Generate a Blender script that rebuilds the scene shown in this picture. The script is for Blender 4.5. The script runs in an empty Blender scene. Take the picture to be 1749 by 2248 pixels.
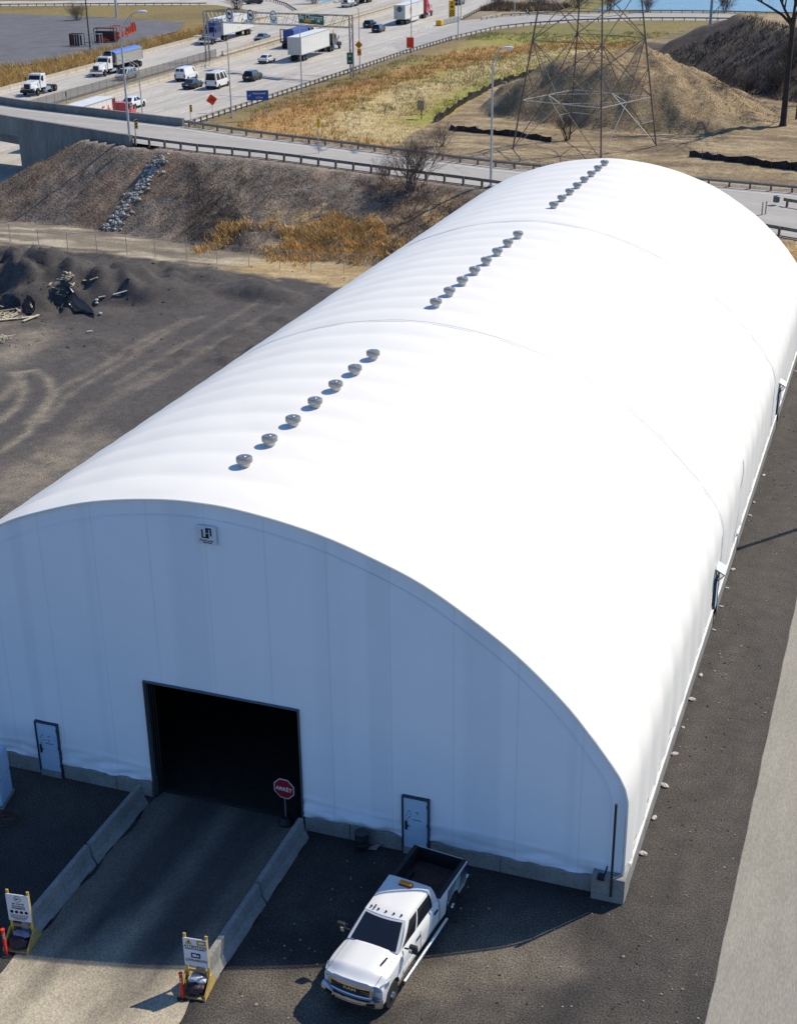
import bpy, math, random
import numpy as np
from mathutils import Vector, Matrix
R = math.radians
random.seed(7)
rng = np.random.default_rng(7)
S = bpy.context.scene
COL = S.collection

# ------------------------------------------------------------------ camera
CAM = np.array([21.1759, -38.6073, 31.8132])
YAW, PITCH, ROLL, FPX = -0.3504, 0.4225, -0.0131, 3076.1442
_f = np.array([math.sin(YAW)*math.cos(PITCH), math.cos(YAW)*math.cos(PITCH), -math.sin(PITCH)])
_r = np.array([math.cos(YAW), -math.sin(YAW), 0.0])
_u = np.cross(_r, _f)
_c, _s = math.cos(ROLL), math.sin(ROLL)
_r, _u = _c*_r+_s*_u, -_s*_r+_c*_u
cam_data = bpy.data.cameras.new('camera')
cam_data.sensor_fit = 'VERTICAL'
cam_data.sensor_height = 24.0
cam_data.sensor_width = 24.0
cam_data.lens = 24.0*FPX/2248.0
cam_data.clip_start, cam_data.clip_end = 0.5, 6000
cam = bpy.data.objects.new('camera', cam_data)
COL.objects.link(cam)
cam.matrix_world = Matrix(((_r[0], _u[0], -_f[0], CAM[0]), (_r[1], _u[1], -_f[1], CAM[1]), (_r[2], _u[2], -_f[2], CAM[2]), (0, 0, 0, 1)))
S.camera = cam

# ------------------------------------------------------------------ sky, sun, exposure
SUN_DIR = Vector((0.600, 0.762, 1.0)).normalized()      # towards the sun
world = bpy.data.worlds.new('World')
S.world = world
world.use_nodes = True
_nt = world.node_tree
_nt.nodes.clear()
_sky = _nt.nodes.new('ShaderNodeTexSky')
_sky.sky_type = 'NISHITA'
_sky.sun_disc = False
_sky.sun_elevation = math.asin(SUN_DIR.z)
_sky.sun_rotation = math.atan2(SUN_DIR.x, SUN_DIR.y)
_sky.air_density, _sky.dust_density, _sky.ozone_density = 1.0, 0.1, 10.0
_bg = _nt.nodes.new('ShaderNodeBackground')
_bg.inputs['Strength'].default_value = 0.14
_out = _nt.nodes.new('ShaderNodeOutputWorld')
_nt.links.new(_sky.outputs[0], _bg.inputs[0])
_nt.links.new(_bg.outputs[0], _out.inputs[0])
sun_data = bpy.data.lights.new('sun', 'SUN')
sun_data.energy = 4.6
sun_data.angle = R(0.53)
sun_data.color = (1.0, 0.905, 0.735)
sun = bpy.data.objects.new('sun', sun_data)
COL.objects.link(sun)
sun.location = (60, 80, 110)
sun.rotation_euler = SUN_DIR.to_track_quat('Z', 'Y').to_euler()
S.view_settings.view_transform = 'Standard'
S.view_settings.look = 'None'
S.view_settings.exposure = 0.12
S.view_settings.gamma = 1.0
S.view_settings.use_curve_mapping = False
S.render.engine = 'CYCLES'
S.cycles.max_bounces = 6
S.cycles.diffuse_bounces = 3
S.cycles.transparent_max_bounces = 8

# ------------------------------------------------------------------ surveying: where a sight line meets a height
def ray(px, py):
    return ((px-874.5)/FPX)*_r - ((py-1124.0)/FPX)*_u + _f
def G(px, py, z=0.0):
    d = ray(px, py)
    return CAM + d*((z-CAM[2])/d[2])
def GX(px, py, x):
    d = ray(px, py)
    return CAM + d*((x-CAM[0])/d[0])
def GY(px, py, y):
    d = ray(px, py)
    return CAM + d*((y-CAM[1])/d[1])
def HT(base, px, py):
    """height above base of a vertical standing at base whose top is seen at px,py"""
    d = ray(px, py)
    t = np.hypot(base[0]-CAM[0], base[1]-CAM[1])/np.hypot(d[0], d[1])
    return float((CAM+d*t)[2]-base[2])
def PXM(p):
    return FPX/float((np.asarray(p)-CAM) @ _f)

# ------------------------------------------------------------------ numpy noise
def vnoise(x, y, seed=0):
    x = np.asarray(x, float); y = np.asarray(y, float)
    xi = np.floor(x).astype(np.int64); yi = np.floor(y).astype(np.int64)
    fx = x-xi; fy = y-yi
    fx = fx*fx*(3-2*fx); fy = fy*fy*(3-2*fy)
    def h(a, b):
        n = (a*374761393 + b*668265263 + seed*974634541) & 0xffffffff
        n = ((n ^ (n >> 13))*1274126177) & 0xffffffff
        return ((n ^ (n >> 16)) & 0xffff)/65535.0
    return (h(xi, yi)*(1-fx)+h(xi+1, yi)*fx)*(1-fy)+(h(xi, yi+1)*(1-fx)+h(xi+1, yi+1)*fx)*fy
def fbm(x, y, sc, octv=4, seed=0):
    t = 0; a = 1; n = 0
    for i in range(octv):
        t = t+a*vnoise(np.asarray(x)*sc*2**i, np.asarray(y)*sc*2**i, seed+i*17)
        n += a; a *= .5
    return t/n
def sstep(a, b, x):
    t = np.clip((x-a)/(b-a), 0, 1)
    return t*t*(3-2*t)

# ------------------------------------------------------------------ materials
MATS = {}
def mat(name, col, rough=0.8, metal=0.0, var=0.25, scale=3.0, bump=0.0, col2=None, attr=None, detail=6.0, speck=0.0, speck_scale=40.0, bump_scale=None, spec=0.35, coat=0.0, trans=0.0, alpha=1.0, stretch=None):
    if name in MATS: return MATS[name]
    m = bpy.data.materials.new(name)
    m.use_nodes = True
    nt = m.node_tree; N = nt.nodes; Lk = nt.links
    b = N['Principled BSDF']
    b.inputs['Roughness'].default_value = rough
    b.inputs['Metallic'].default_value = metal
    b.inputs['Specular IOR Level'].default_value = spec
    if coat: b.inputs['Coat Weight'].default_value = coat; b.inputs['Coat Roughness'].default_value = .06
    if trans: b.inputs['Transmission Weight'].default_value = trans
    geo = N.new('ShaderNodeNewGeometry')
    src = geo.outputs['Position']
    if stretch:
        vm = N.new('ShaderNodeVectorMath'); vm.operation = 'MULTIPLY'; vm.inputs[1].default_value = stretch
        Lk.new(src, vm.inputs[0]); src = vm.outputs[0]
    nz = N.new('ShaderNodeTexNoise')
    nz.inputs['Scale'].default_value = scale; nz.inputs['Detail'].default_value = detail; nz.inputs['Roughness'].default_value = .65
    Lk.new(src, nz.inputs['Vector'])
    c1 = np.array(col); c2 = np.array(col2) if col2 is not None else c1
    mx = N.new('ShaderNodeMix'); mx.data_type = 'RGBA'
    mr = N.new('ShaderNodeMapRange'); mr.inputs[1].default_value = .3; mr.inputs[2].default_value = .7
    Lk.new(nz.outputs[0], mr.inputs[0]); Lk.new(mr.outputs[0], mx.inputs[0])
    if attr:
        at = N.new('ShaderNodeAttribute'); at.attribute_name = attr
        lo = N.new('ShaderNodeMix'); lo.data_type = 'RGBA'; lo.blend_type = 'MULTIPLY'; lo.inputs[0].default_value = 1
        hi = N.new('ShaderNodeMix'); hi.data_type = 'RGBA'; hi.blend_type = 'MULTIPLY'; hi.inputs[0].default_value = 1
        Lk.new(at.outputs['Color'], lo.inputs[6]); Lk.new(at.outputs['Color'], hi.inputs[6])
        lo.inputs[7].default_value = (1-var, 1-var, 1-var, 1); hi.inputs[7].default_value = (1+var, 1+var*.95, 1+var*.88, 1)
        Lk.new(lo.outputs[2], mx.inputs[6]); Lk.new(hi.outputs[2], mx.inputs[7])
    else:
        mx.inputs[6].default_value = (*np.clip(c1*(1-var), 0, 1), 1); mx.inputs[7].default_value = (*np.clip(c2*(1+var), 0, 1), 1)
    colour = mx.outputs[2]
    if speck:
        vz = N.new('ShaderNodeTexNoise'); vz.inputs['Scale'].default_value = speck_scale; vz.inputs['Detail'].default_value = 2
        Lk.new(src, vz.inputs['Vector'])
        m2 = N.new('ShaderNodeMapRange'); m2.inputs[1].default_value = .35; m2.inputs[2].default_value = .65
        m2.inputs[3].default_value = 1-speck; m2.inputs[4].default_value = 1+speck
        Lk.new(vz.outputs[0], m2.inputs[0])
        mm = N.new('ShaderNodeVectorMath'); mm.operation = 'MULTIPLY'
        Lk.new(colour, mm.inputs[0]); Lk.new(m2.outputs[0], mm.inputs[1]); colour = mm.outputs[0]
    Lk.new(colour, b.inputs['Base Color'])
    if bump:
        bp = N.new('ShaderNodeBump'); bp.inputs['Strength'].default_value = 1; bp.inputs['Distance'].default_value = bump
        n3 = N.new('ShaderNodeTexNoise'); n3.inputs['Scale'].default_value = bump_scale or scale*4; n3.inputs['Detail'].default_value = 5
        Lk.new(src, n3.inputs['Vector']); Lk.new(n3.outputs[0], bp.inputs['Height']); Lk.new(bp.outputs[0], b.inputs['Normal'])
    if alpha < 1: b.inputs['Alpha'].default_value = alpha
    MATS[name] = m
    return m
def paint(name, col, rough=.3, coat=.6, var=.04):
    return mat(name, col, rough, 0, var, 1.5, coat=coat)

# ------------------------------------------------------------------ mesh builder
class MB:
    def __init__(s): s.v = []; s.f = []; s.m = []
    def add(s, vs, fs, m=0):
        o = len(s.v); s.v += [tuple(map(float, v)) for v in vs]
        for f in fs: s.f.append([i+o for i in f]); s.m.append(m)
        return s
    def quad(s, a, b, c, d, m=0): return s.add([a, b, c, d], [(0, 1, 2, 3)], m)
    def box(s, c, d, m=0, rz=0.0, rot=None):
        M = rot if rot is not None else Matrix.Rotation(rz, 3, 'Z')
        vs = []
        for z in (-1, 1):
            for y in (-1, 1):
                for x in (-1, 1):
                    vs.append(Vector(c)+M @ Vector((x*d[0]/2, y*d[1]/2, z*d[2]/2)))
        return s.add(vs, [(0, 2, 3, 1), (4, 5, 7, 6), (0, 1, 5, 4), (2, 6, 7, 3), (0, 4, 6, 2), (1, 3, 7, 5)], m)
    def span(s, a, b, m=0):
        return s.box([(a[i]+b[i])/2 for i in range(3)], [abs(b[i]-a[i]) for i in range(3)], m)
    def bar(s, p, q, w, h=None, m=0, up=(0, 0, 1)):
        p = Vector(p); q = Vector(q); h = h or w
        d = (q-p)
        if d.length < 1e-6: return s
        d.normalize(); u = Vector(up)
        if abs(d.dot(u)) > .98: u = Vector((1, 0, 0))
        a = d.cross(u).normalized(); b = a.cross(d)
        vs = [e+a*(i*w/2)+b*(j*h/2) for e in (p, q) for i, j in ((-1, -1), (1, -1), (1, 1), (-1, 1))]
        return s.add(vs, [(3, 2, 1, 0), (4, 5, 6, 7), (0, 1, 5, 4), (1, 2, 6, 5), (2, 3, 7, 6), (3, 0, 4, 7)], m)
    def tube(s, pts, r, n=8, m=0, cap=True):
        pts = [Vector(p) for p in pts]; k = len(pts)
        rr = r if hasattr(r, '__len__') else [r]*k
        vs = []; u = None
        for i, p in enumerate(pts):
            d = (pts[min(i+1, k-1)]-pts[max(i-1, 0)]).normalized()
            if u is None:
                u = d.orthogonal().normalized()
            else:
                u = (u-d*u.dot(d))
                u = u.normalized() if u.length > 1e-5 else d.orthogonal().normalized()
            w = d.cross(u)
            for j in range(n):
                a = 2*math.pi*j/n
                vs.append(p+(u*math.cos(a)+w*math.sin(a))*rr[i])
        fs = [(i*n+j, i*n+(j+1) % n, (i+1)*n+(j+1) % n, (i+1)*n+j) for i in range(k-1) for j in range(n)]
        if cap: fs += [tuple(range(n))[::-1], tuple(range((k-1)*n, k*n))]
        return s.add(vs, fs, m)
    def lathe(s, prof, c=(0, 0, 0), n=16, m=0, axis='Z', cap=True):
        vs = []
        for r, z in prof:
            for j in range(n):
                a = 2*math.pi*j/n; x, y = r*math.cos(a), r*math.sin(a)
                p = (x, y, z) if axis == 'Z' else ((x, z, y) if axis == 'Y' else (z, x, y))
                vs.append([p[i]+c[i] for i in range(3)])
        k = len(prof)
        fs = [(i*n+j, i*n+(j+1) % n, (i+1)*n+(j+1) % n, (i+1)*n+j) for i in range(k-1) for j in range(n)]
        if cap: fs += [tuple(range(n))[::-1], tuple(range((k-1)*n, k*n))]
        return s.add(vs, fs, m)
    def prism(s, poly, y0, y1, m=0, plane='XZ'):
        """poly in a plane, extruded along the third axis from y0 to y1"""
        n = len(poly)
        def P(a, t): return (a[0], t, a[1]) if plane == 'XZ' else ((a[0], a[1], t) if plane == 'XY' else (t, a[0], a[1]))
        vs = [P(a, y0) for a in poly]+[P(a, y1) for a in poly]
        fs = [tuple(range(n)), tuple(range(2*n-1, n-1, -1))]+[(i, i+n, (i+1) % n+n, (i+1) % n) for i in range(n)]
        return s.add(vs, fs, m)
    def sweep(s, path, prof, m=0, closed=True):
        """cross-section prof [(sideways to the left, up)] carried along a level-sided path"""
        P = [np.asarray(p, float) for p in path]; k = len(P); n = len(prof); vs = []
        for i in range(k):
            d = P[min(i+1, k-1)]-P[max(i-1, 0)]; d = d/np.hypot(d[0], d[1])
            l = np.array([-d[1], d[0], 0])
            for a, b in prof: vs.append(P[i]+l*a+np.array([0, 0, b]))
        e = n if closed else n-1
        fs = [(i*n+j, i*n+(j+1) % n, (i+1)*n+(j+1) % n, (i+1)*n+j) for i in range(k-1) for j in range(e)]
        if closed: fs += [tuple(range(n))[::-1], tuple(range((k-1)*n, k*n))]
        return s.add(vs, fs, m)
    def mesh(s, name, mats, smooth=False, angle=40):
        me = bpy.data.meshes.new(name)
        me.from_pydata(s.v, [], s.f)
        for x in (mats if isinstance(mats, (list, tuple)) else [mats]): me.materials.append(x)
        if any(s.m): me.polygons.foreach_set('material_index', s.m)
        if smooth:
            me.polygons.foreach_set('use_smooth', [True]*len(s.f))
        me.update()
        import bmesh
        bm = bmesh.new(); bm.from_mesh(me); bmesh.ops.recalc_face_normals(bm, faces=bm.faces[:])
        if smooth:
            lim = R(angle)
            for e in bm.edges:
                if len(e.link_faces) == 2 and e.calc_face_angle(0) > lim: e.smooth = False
        bm.to_mesh(me); bm.free()
        return me
    def build(s, name, mats, parent=None, smooth=False, world=False, bevel=0, seg=2, angle=40, kind=None, label=None):
        if world and parent is not None:
            o = parent.location
            s.v = [(v[0]-o[0], v[1]-o[1], v[2]-o[2]) for v in s.v]
        ob = bpy.data.objects.new(name, s.mesh(name, mats, smooth, angle))
        COL.objects.link(ob)
        if parent is not None: ob.parent = parent
        if bevel:
            bv = ob.modifiers.new('bevel', 'BEVEL'); bv.width = bevel; bv.segments = seg; bv.limit_method = 'ANGLE'; bv.angle_limit = R(30)
        if kind: ob['kind'] = kind
        if label: ob['label'] = label
        return ob
def tag(o, label, cat, group=None):
    o['label'] = label; o['category'] = cat
    if group: o['group'] = group
    return o
def thing(name, label, cat, loc=(0, 0, 0), rz=0.0, group=None, scale=1.0):
    o = bpy.data.objects.new(name, None); COL.objects.link(o)
    o.location = tuple(map(float, loc)); o.rotation_euler = (0, 0, rz); o.scale = (scale,)*3
    o.empty_display_size = .3
    return tag(o, label, cat, group)
def inst(name, me, parent=None, loc=(0, 0, 0), rot=(0, 0, 0), scale=(1, 1, 1)):
    o = bpy.data.objects.new(name, me); COL.objects.link(o)
    if parent is not None: o.parent = parent
    o.location = tuple(map(float, loc)); o.rotation_euler = rot; o.scale = scale
    return o
def copy_tree(o, parent=None):
    c = o.copy(); COL.objects.link(c)
    if parent is not None: c.parent = parent
    for ch in list(o.children): copy_tree(ch, c)
    return c
def text(body, size, M, m, parent, name='lettering', align='CENTER', ext=.004, shear=0, bold=0.0, sx=1.0):
    cu = bpy.data.curves.new(name, 'FONT')
    cu.body = body; cu.size = size; cu.align_x = align; cu.align_y = 'CENTER'; cu.extrude = ext; cu.offset = bold; cu.shear = shear
    cu.resolution_u = 2
    cu.materials.append(m)
    tmp = bpy.data.objects.new(name, cu); me = bpy.data.meshes.new_from_object(tmp); me.name = name
    bpy.data.objects.remove(tmp); bpy.data.curves.remove(cu)
    o = bpy.data.objects.new(name, me); COL.objects.link(o)
    o.parent = parent; o.matrix_local = M @ Matrix.Diagonal((sx, 1, 1, 1))
    return o
def facing(loc, rz):
    """text frame standing upright at loc, read by someone whom the normal (-y turned by rz) points to"""
    return Matrix.Translation(loc) @ Matrix.Rotation(rz, 4, 'Z') @ Matrix.Rotation(R(90), 4, 'X')
# ------------------------------------------------------------------ the lie of the land
HZ = 1.0                                   # level of the expressway and the field beside it
def zr(x): return np.interp(x, [-135, -90, -57, -22, 5, 40, 70], [7.9, 7.35, 6.75, 5.2, 4.2, 3.2, 2.6])
def GR(px, py, dz=0.0):
    z = 5.0
    for _ in range(12):
        p = G(px, py, z+dz); z = float(zr(p[0]))
    return G(px, py, z+dz)
_near = [GR(*q) for q in ((298, 315), (422, 331), (565, 345), (716, 365), (830, 380), (1071, 411))]
_near = [np.array([-135, 122.5, 0]), np.array([-80, 102.5, 0])]+_near+[np.array([-4, 89, 0]), np.array([12.4, 83.2, 0]), np.array([60, 66, 0])]
_far = [GR(*q) for q in ((391, 276), (579, 303), (770, 326), (940, 348), (1125, 371))]
_far = [np.array([-135, 134.0, 0]), np.array([-84.5, 112.5, 0])]+_far+[GR(1619, 412), np.array([60, 100.5, 0])]
_nx, _ny = [p[0] for p in _near], [p[1] for p in _near]
_fx, _fy = [p[0] for p in _far], [p[1] for p in _far]
def yn(x): return np.interp(x, _nx, _ny)
def yf(x): return np.interp(x, _fx, _fy)
def ytoe(x): return np.interp(x, [-80, -67, -54, -35, -20, 0, 20, 60], [85.5, 84.9, 83.5, 79.0, 77.5, 75.5, 70, 52])

_EXN = [[-64, -49.1, -10, 60, 400], [330, 335.1, 336, 336, 336]]
MB2 = [G(*q, 1)[:2] for q in ((1436, 112), (1523, 158), (1606, 196), (1690, 216), (1760, 226))]   # foot of the dark bank
def polyd(x, y, pts):
    """signed distance to a polyline (positive on its left), and position along it"""
    best = np.full(np.shape(x), 1e9); sg = np.zeros(np.shape(x)); al = np.zeros(np.shape(x)); L = 0
    for a, b in zip(pts[:-1], pts[1:]):
        d = np.array(b[:2])-np.array(a[:2]); l = np.hypot(*d); d = d/l
        rx, ry = x-a[0], y-a[1]
        t = np.clip(rx*d[0]+ry*d[1], 0, l)
        dd = np.hypot(rx-t*d[0], ry-t*d[1]); c = d[0]*ry-d[1]*rx
        k = dd < best
        best = np.where(k, dd, best); sg = np.where(k, np.sign(c), sg); al = np.where(k, L+t, al); L += l
    return best*sg, al
PILES = [(-51, 62.5, 6.5, 2.3), (-46.5, 60.5, 5.0, 2.6), (-41.5, 62, 4.6, 1.9), (-37.5, 63.5, 4.2, 1.2), (-56, 60, 5.5, 2.2), (-50, 69.5, 2.6, .8), (-57, 71, 3, .8), (-60, 66, 3, .7),
         (-52.5, 52.5, 5, 1.3), (-29.5, 66.5, 2.6, .9), (-27.0, 66, 2, .6), (-32, 67.5, 2.4, .7), (-44, 71, 2, .5), (-36, 70.5, 2.2, .45), (-22.5, 64, 1.6, .4), (-25, 60.5, 1.5, .3), (-39, 57, 2.6, .35), (-36, 50, 2.2, .25)]
def H(x, y, fine=True):
    x = np.asarray(x, float); y = np.asarray(y, float)
    n1 = fbm(x, y, .09, 4, 3); n2 = fbm(x, y, .5, 3, 5)
    base = HZ*sstep(86, 104, y+np.where(x < -70, 8, 0))
    h = base+np.where(y > 112, (n1-.5)*1.1, 0)*sstep(-74.5, -66, x)*sstep(112, 124, y)*sstep(282, 262, y)
    # embankment of the ramp
    zz = zr(x); a, b = yn(x)-1.3, yf(x)+1.6
    rough = (n1-.5)*1.6+(n2-.5)*.55
    s = np.clip((y-ytoe(x))/(a-ytoe(x)), 0, 1)
    south = zz*s+rough*np.sin(np.pi*s)*.9
    gul = np.exp(-((x+49.5-(y-84)*.42)/.7)**2)+np.exp(-((x+45.5-(y-84)*.55)/.6)**2)
    south -= gul*.9*np.sin(np.pi*np.clip(s, 0, 1))
    hs = np.where(y < a, south, zz)
    run = 2.2*np.maximum(zz-base, .3)
    t = np.clip((y-b)/run, 0, 1)
    hs = np.where(y > b, zz+(base-zz)*t+rough*.5*np.sin(np.pi*t), hs)
    hs = np.where((y >= a) & (y <= b), zz-.07, hs)
    lim = HZ+np.clip((x+74.6)*.52+(n2-.5)*.5, 0, 99)
    hs = np.where(x < -54, np.minimum(hs, lim), hs)
    hs = np.where((x < -54) & (y >= a) & (y <= b) & (x > -73), np.minimum(zz-.4, hs), hs)
    w = np.where((y > ytoe(x)) & (y < b+run), 1, 0)
    h = np.where(w > 0, np.maximum(h, hs), h)
    # soil mounds in the field
    n3 = fbm(x, y, .12, 5, 11)
    ang = np.arctan2(y-171, x+17.5); fr_ = np.clip(-np.sin(ang)*.85-np.cos(ang)*.55, 0, 1)
    r = np.hypot((x+17.5)/20.5, (y-171)/20.5)*(1+.12*np.sin(3*ang+.7)+(n3-.5)*.28)
    rc = np.clip(r, 0, 1); steep = np.where(rc > .60, (1-rc)/.40*.74, .74+.26*(1-rc/.60)); even = (1-rc)**.95
    h = h+9.2*(steep*fr_+even*(1-fr_))*(1+(n2-.5)*.05)+np.where(r < 1.02, (n2-.5)*.45, 0)+.45*np.sin(ang*17+n1*9+n3*5)*4*rc*(1-rc)*(.3+n2)
    d, al = polyd(x, y, MB2)
    e_ = np.array(MB2[1])-np.array(MB2[0]); e_ = e_/np.hypot(*e_)
    top = 7.4*sstep(-3, 9, (x-MB2[0][0])*e_[0]+(y-MB2[0][1])*e_[1])
    bank = np.clip((d+(n3-.5)*5)*.55, 0, 1e3)
    bank = np.minimum(bank, top+(n3-.5)*.8)*(1-sstep(32, 50, d))
    h = np.where(d > -3, np.maximum(h, h*0+HZ+bank*np.where(d > 0, 1, 0)), h)
    yN = np.interp(x, _EXN[0], _EXN[1])
    h = h-3.2*sstep(4.5, 9, y-yN)*((x > -64) & (y > 320))-3.0*sstep(346, 352, y+np.where(x < -134, 0, -60))
    # heaps in the yard
    for i, (px, py, pr, ph) in enumerate(PILES):
        rr = np.hypot(x-px, y-py)/pr*(1+(n2-.5)*.9+.2*(n1-.5))
        h = h+ph*np.where(rr < 1, (1-rr*rr)**1.1, 0)*(1+(n2-.5)*1.1+(vnoise(x*.9, y*.9, 9)-.5)*.5)
    yard = (y < 84) & (x < -15)
    rug = fbm(x, y, 1.0, 3, 63); h = h+np.where(yard, sstep(44, 50, y)*sstep(.45, .8, rug)*sstep(.4, .7, n1)*.55, 0)*sstep(75, 73, y)
    h = h+np.where(yard, (n2-.5)*.16*sstep(-15, -22, x)+(n1-.5)*.12*sstep(-15, -25, x), 0)
    # expressway corridor is graded flat
    xl = -121-.085*(y-162); xr = -74.4+0*y
    flat = (x > xl-2) & (x < xr+1) & (y > 58) & ~((x > -75.2) & (y < 112))
    h = np.where(flat, HZ-.08, h)
    return h
# ------------------------------------------------------------------ colours of the ground (albedo)
SILT = [G(*q, 1)[:2] for q in ((950, 272), (1075, 200), (1150, 172), (1240, 147), (1300, 128))]
RAILX = -74.0
_tp = lambda L: [G(a*1.0294, b*1.0294, 0)[:2] for a, b in L]      # wheel tracks surveyed on the yard
TRACKS = [(_tp([(40, 795), (75, 790), (105, 810), (112, 840), (95, 880), (60, 920), (0, 965)]), .30, .95), (_tp([(25, 795), (42, 805), (52, 830), (45, 860), (0, 900)]), .30, .9), (_tp([(0, 850), (25, 830), (42, 800)]), .4, .6),
          (_tp([(60, 900), (130, 830), (240, 770), (330, 710), (400, 680)]), .35, .6), (_tp([(90, 900), (160, 835), (270, 770), (360, 705), (430, 675)]), .3, .5), (_tp([(0, 770), (60, 735), (75, 715)]), 1.6, .9), (_tp([(0, 1010), (120, 950), (210, 870), (330, 800)]), .6, .35),
          (_tp([(0, 1060), (100, 1000), (180, 950)]), 2.2, .7), (_tp([(250, 820), (420, 720), (560, 640)]), .3, .4), (_tp([(300, 830), (470, 730), (600, 650)]), .3, .35)]
def mixc(c, k, col):
    return c*(1-k[..., None])+np.array(col)*k[..., None]
def ground_colour(x, y):
    n1 = fbm(x, y, .06, 4, 21); n2 = fbm(x, y, .25, 4, 22); n3 = fbm(x, y, .9, 3, 23); n4 = fbm(x*.35, y*1.7, .5, 3, 29)
    c = np.zeros(x.shape+(3,))+np.array([.040, .036, .035])
    # ---- yard: dark crushed stone with wheel tracks, dust and pale wear
    c = c*(.72+.56*n2)[..., None]
    c = mixc(c, sstep(.55, .8, n1)*.35, (.13, .113, .09))
    side = sstep(14.5, 15.5, x)
    c = mixc(c, side*sstep(.35, .75, fbm(x*2.2, y*.25, .5, 4, 31))*.5, (.125, .108, .088))
    c = mixc(c, side*.5, (.062, .055, .049))
    fr = sstep(0, -5, y)*sstep(3.4, 5, x)*(1-side)
    c = mixc(c, fr*sstep(.4, .8, n2)*.75, (.19, .165, .125))
    left = sstep(-14, -17, x)*sstep(76, 72, y)
    c = mixc(c, left*.75, (.088, .080, .079))
    for pts, wd, k in TRACKS:
        dd = np.abs(polyd(x, y, pts)[0]+(n2-.5)*.35)
        c = mixc(c, left*np.exp(-(dd/wd)**2)*k*(.6+.4*sstep(.25, .6, n3)), (.25, .215, .165))
    c = mixc(c, left*sstep(.52, .75, fbm(x*1.8, y*.6, .35, 4, 33))*.12, (.15, .13, .11))
    c = mixc(c, left*sstep(20, 6, y)*sstep(.4, .7, n2)*.8, (.22, .19, .135))
    c = mixc(c, left*np.exp(-(np.hypot((x+47)/3, (y-51)/5))**2)*.75*sstep(.25, .6, n3), (.27, .215, .14))
    c = mixc(c, left*sstep(44, 60, y)*.45*sstep(.3, .7, n2), (.055, .05, .048))
    # ---- sandy strip behind the chain-link fence
    toe = ytoe(x); fence = np.interp(x, [-70, -49, -22, -10], [74.8, 74.8, 70.5, 69])
    st = sstep(-.5, 1.2, y-fence+(n3-.5)*2)*sstep(1.5, -1, y-toe+(n3-.5)*3)*sstep(12, -12, x)
    c = mixc(c, st*.9, (.24, .20, .145))
    c = mixc(c, st*sstep(.45, .7, n4)*.95, (.46, .40, .30))
    c = mixc(c, st*sstep(.58, .72, fbm(x*.4, y*1.5, .5, 3, 44))*.7, (.09, .075, .06))
    # ---- embankment: brown weeds, rust and bare soil
    em = sstep(-.8, .8, y-toe+(n3-.5)*2)
    ec = np.zeros_like(c)+np.array([.18, .147, .118])
    ec = mixc(ec, sstep(.45, .65, n2), (.225, .178, .13))
    ec = mixc(ec, sstep(.45, .55, fbm(x+y*.6, y*.35, .075, 4, 121))*.85, (.062, .049, .043))
    ec = mixc(ec, sstep(.6, .8, n3)*.5, (.34, .28, .22))
    ec = mixc(ec, sstep(.56, .66, fbm(x, y, .13, 3, 88))*.6, (.24, .155, .10))
    ec = mixc(ec, sstep(-62, -70, x)*.5, (.16, .12, .075))
    org = sstep(-40, -33, x+(n2-.5)*8)*sstep(8.5, 3.5, y-toe+(n2-.5)*5+(x+35)*-.12)
    ec = mixc(ec, org*.95*sstep(.42, .58, fbm(x, y, .3, 3, 77)), (.50, .32, .12))
    ec = mixc(ec, org*sstep(.55, .75, n3)*.8, (.60, .48, .26))
    crest = sstep(-3.5, -.5, y-yn(x))
    ec = mixc(ec, crest*.6, (.26, .225, .19))
    c = c*(1-em[..., None])+ec*em[..., None]
    c = mixc(c, st*org*.6, (.46, .32, .13))
    # ---- field between the ramp, the expressway and the silt fence
    fl = sstep(-.5, 2, y-yf(x)-1+(n3-.5)*1.5)
    fc = np.zeros_like(c)+np.array([.36, .265, .085])
    ds, al = polyd(x, y, SILT)          # positive = towards the expressway
    dr = x-RAILX
    fc = mixc(fc, sstep(.42, .68, n1), (.235, .235, .05))
    fc = mixc(fc, sstep(.5, .8, n2)*.7, (.38, .28, .12))
    fc = mixc(fc, np.exp(-((ds-22+(n1-.5)*8)/6)**2)*.8, (.40, .215, .075))
    fc = mixc(fc, np.exp(-((ds-10+(n1-.5)*6)/5)**2)*.9, (.52, .41, .21))
    fc = mixc(fc, np.exp(-((ds-2.5)/2.6)**2)*.85*sstep(.2, .5, n2), (.25, .26, .045))
    fc = mixc(fc, sstep(9, 2, dr+(n2-.5)*4)*.75, (.165, .125, .065))
    inside = sstep(.3, -.6, ds)
    ic = np.zeros_like(c)+np.array([.26, .195, .11])
    ic = mixc(ic, sstep(.45, .7, n4), (.35, .275, .165))
    ic = mixc(ic, sstep(.5, .7, fbm(x*.25, y*1.3, .5, 4, 61))*.75, (.15, .105, .065))
    r = np.hypot((x+17.5)/20.5, (y-171)/20.5)
    mo = sstep(1.05, .9, r+(n3-.5)*.1)
    mc = np.zeros_like(c)+np.array([.29, .21, .115])
    mc = mixc(mc, sstep(.4, .7, n2)*.8, (.185, .13, .075))
    mc = mixc(mc, sstep(.55, .75, n3)*.5, (.33, .27, .165))
    ic = ic*(1-mo[..., None])+mc*mo[..., None]
    d2, al2 = polyd(x, y, MB2)
    bk = sstep(-1.5, .5, d2+(n3-.5)*3)*sstep(14.5, 11.5, d2+(n2-.5)*4)
    ic = mixc(ic, bk, (.065, .05, .042))
    ic = mixc(ic, bk*sstep(.5, .75, n2)*.8, (.11, .085, .05))
    ol = sstep(188, 200, y+(n2-.5)*8)*(1-bk)*(1-sstep(-1, 1, d2))
    ic = mixc(ic, ol*.85, (.16, .14, .04))
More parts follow.
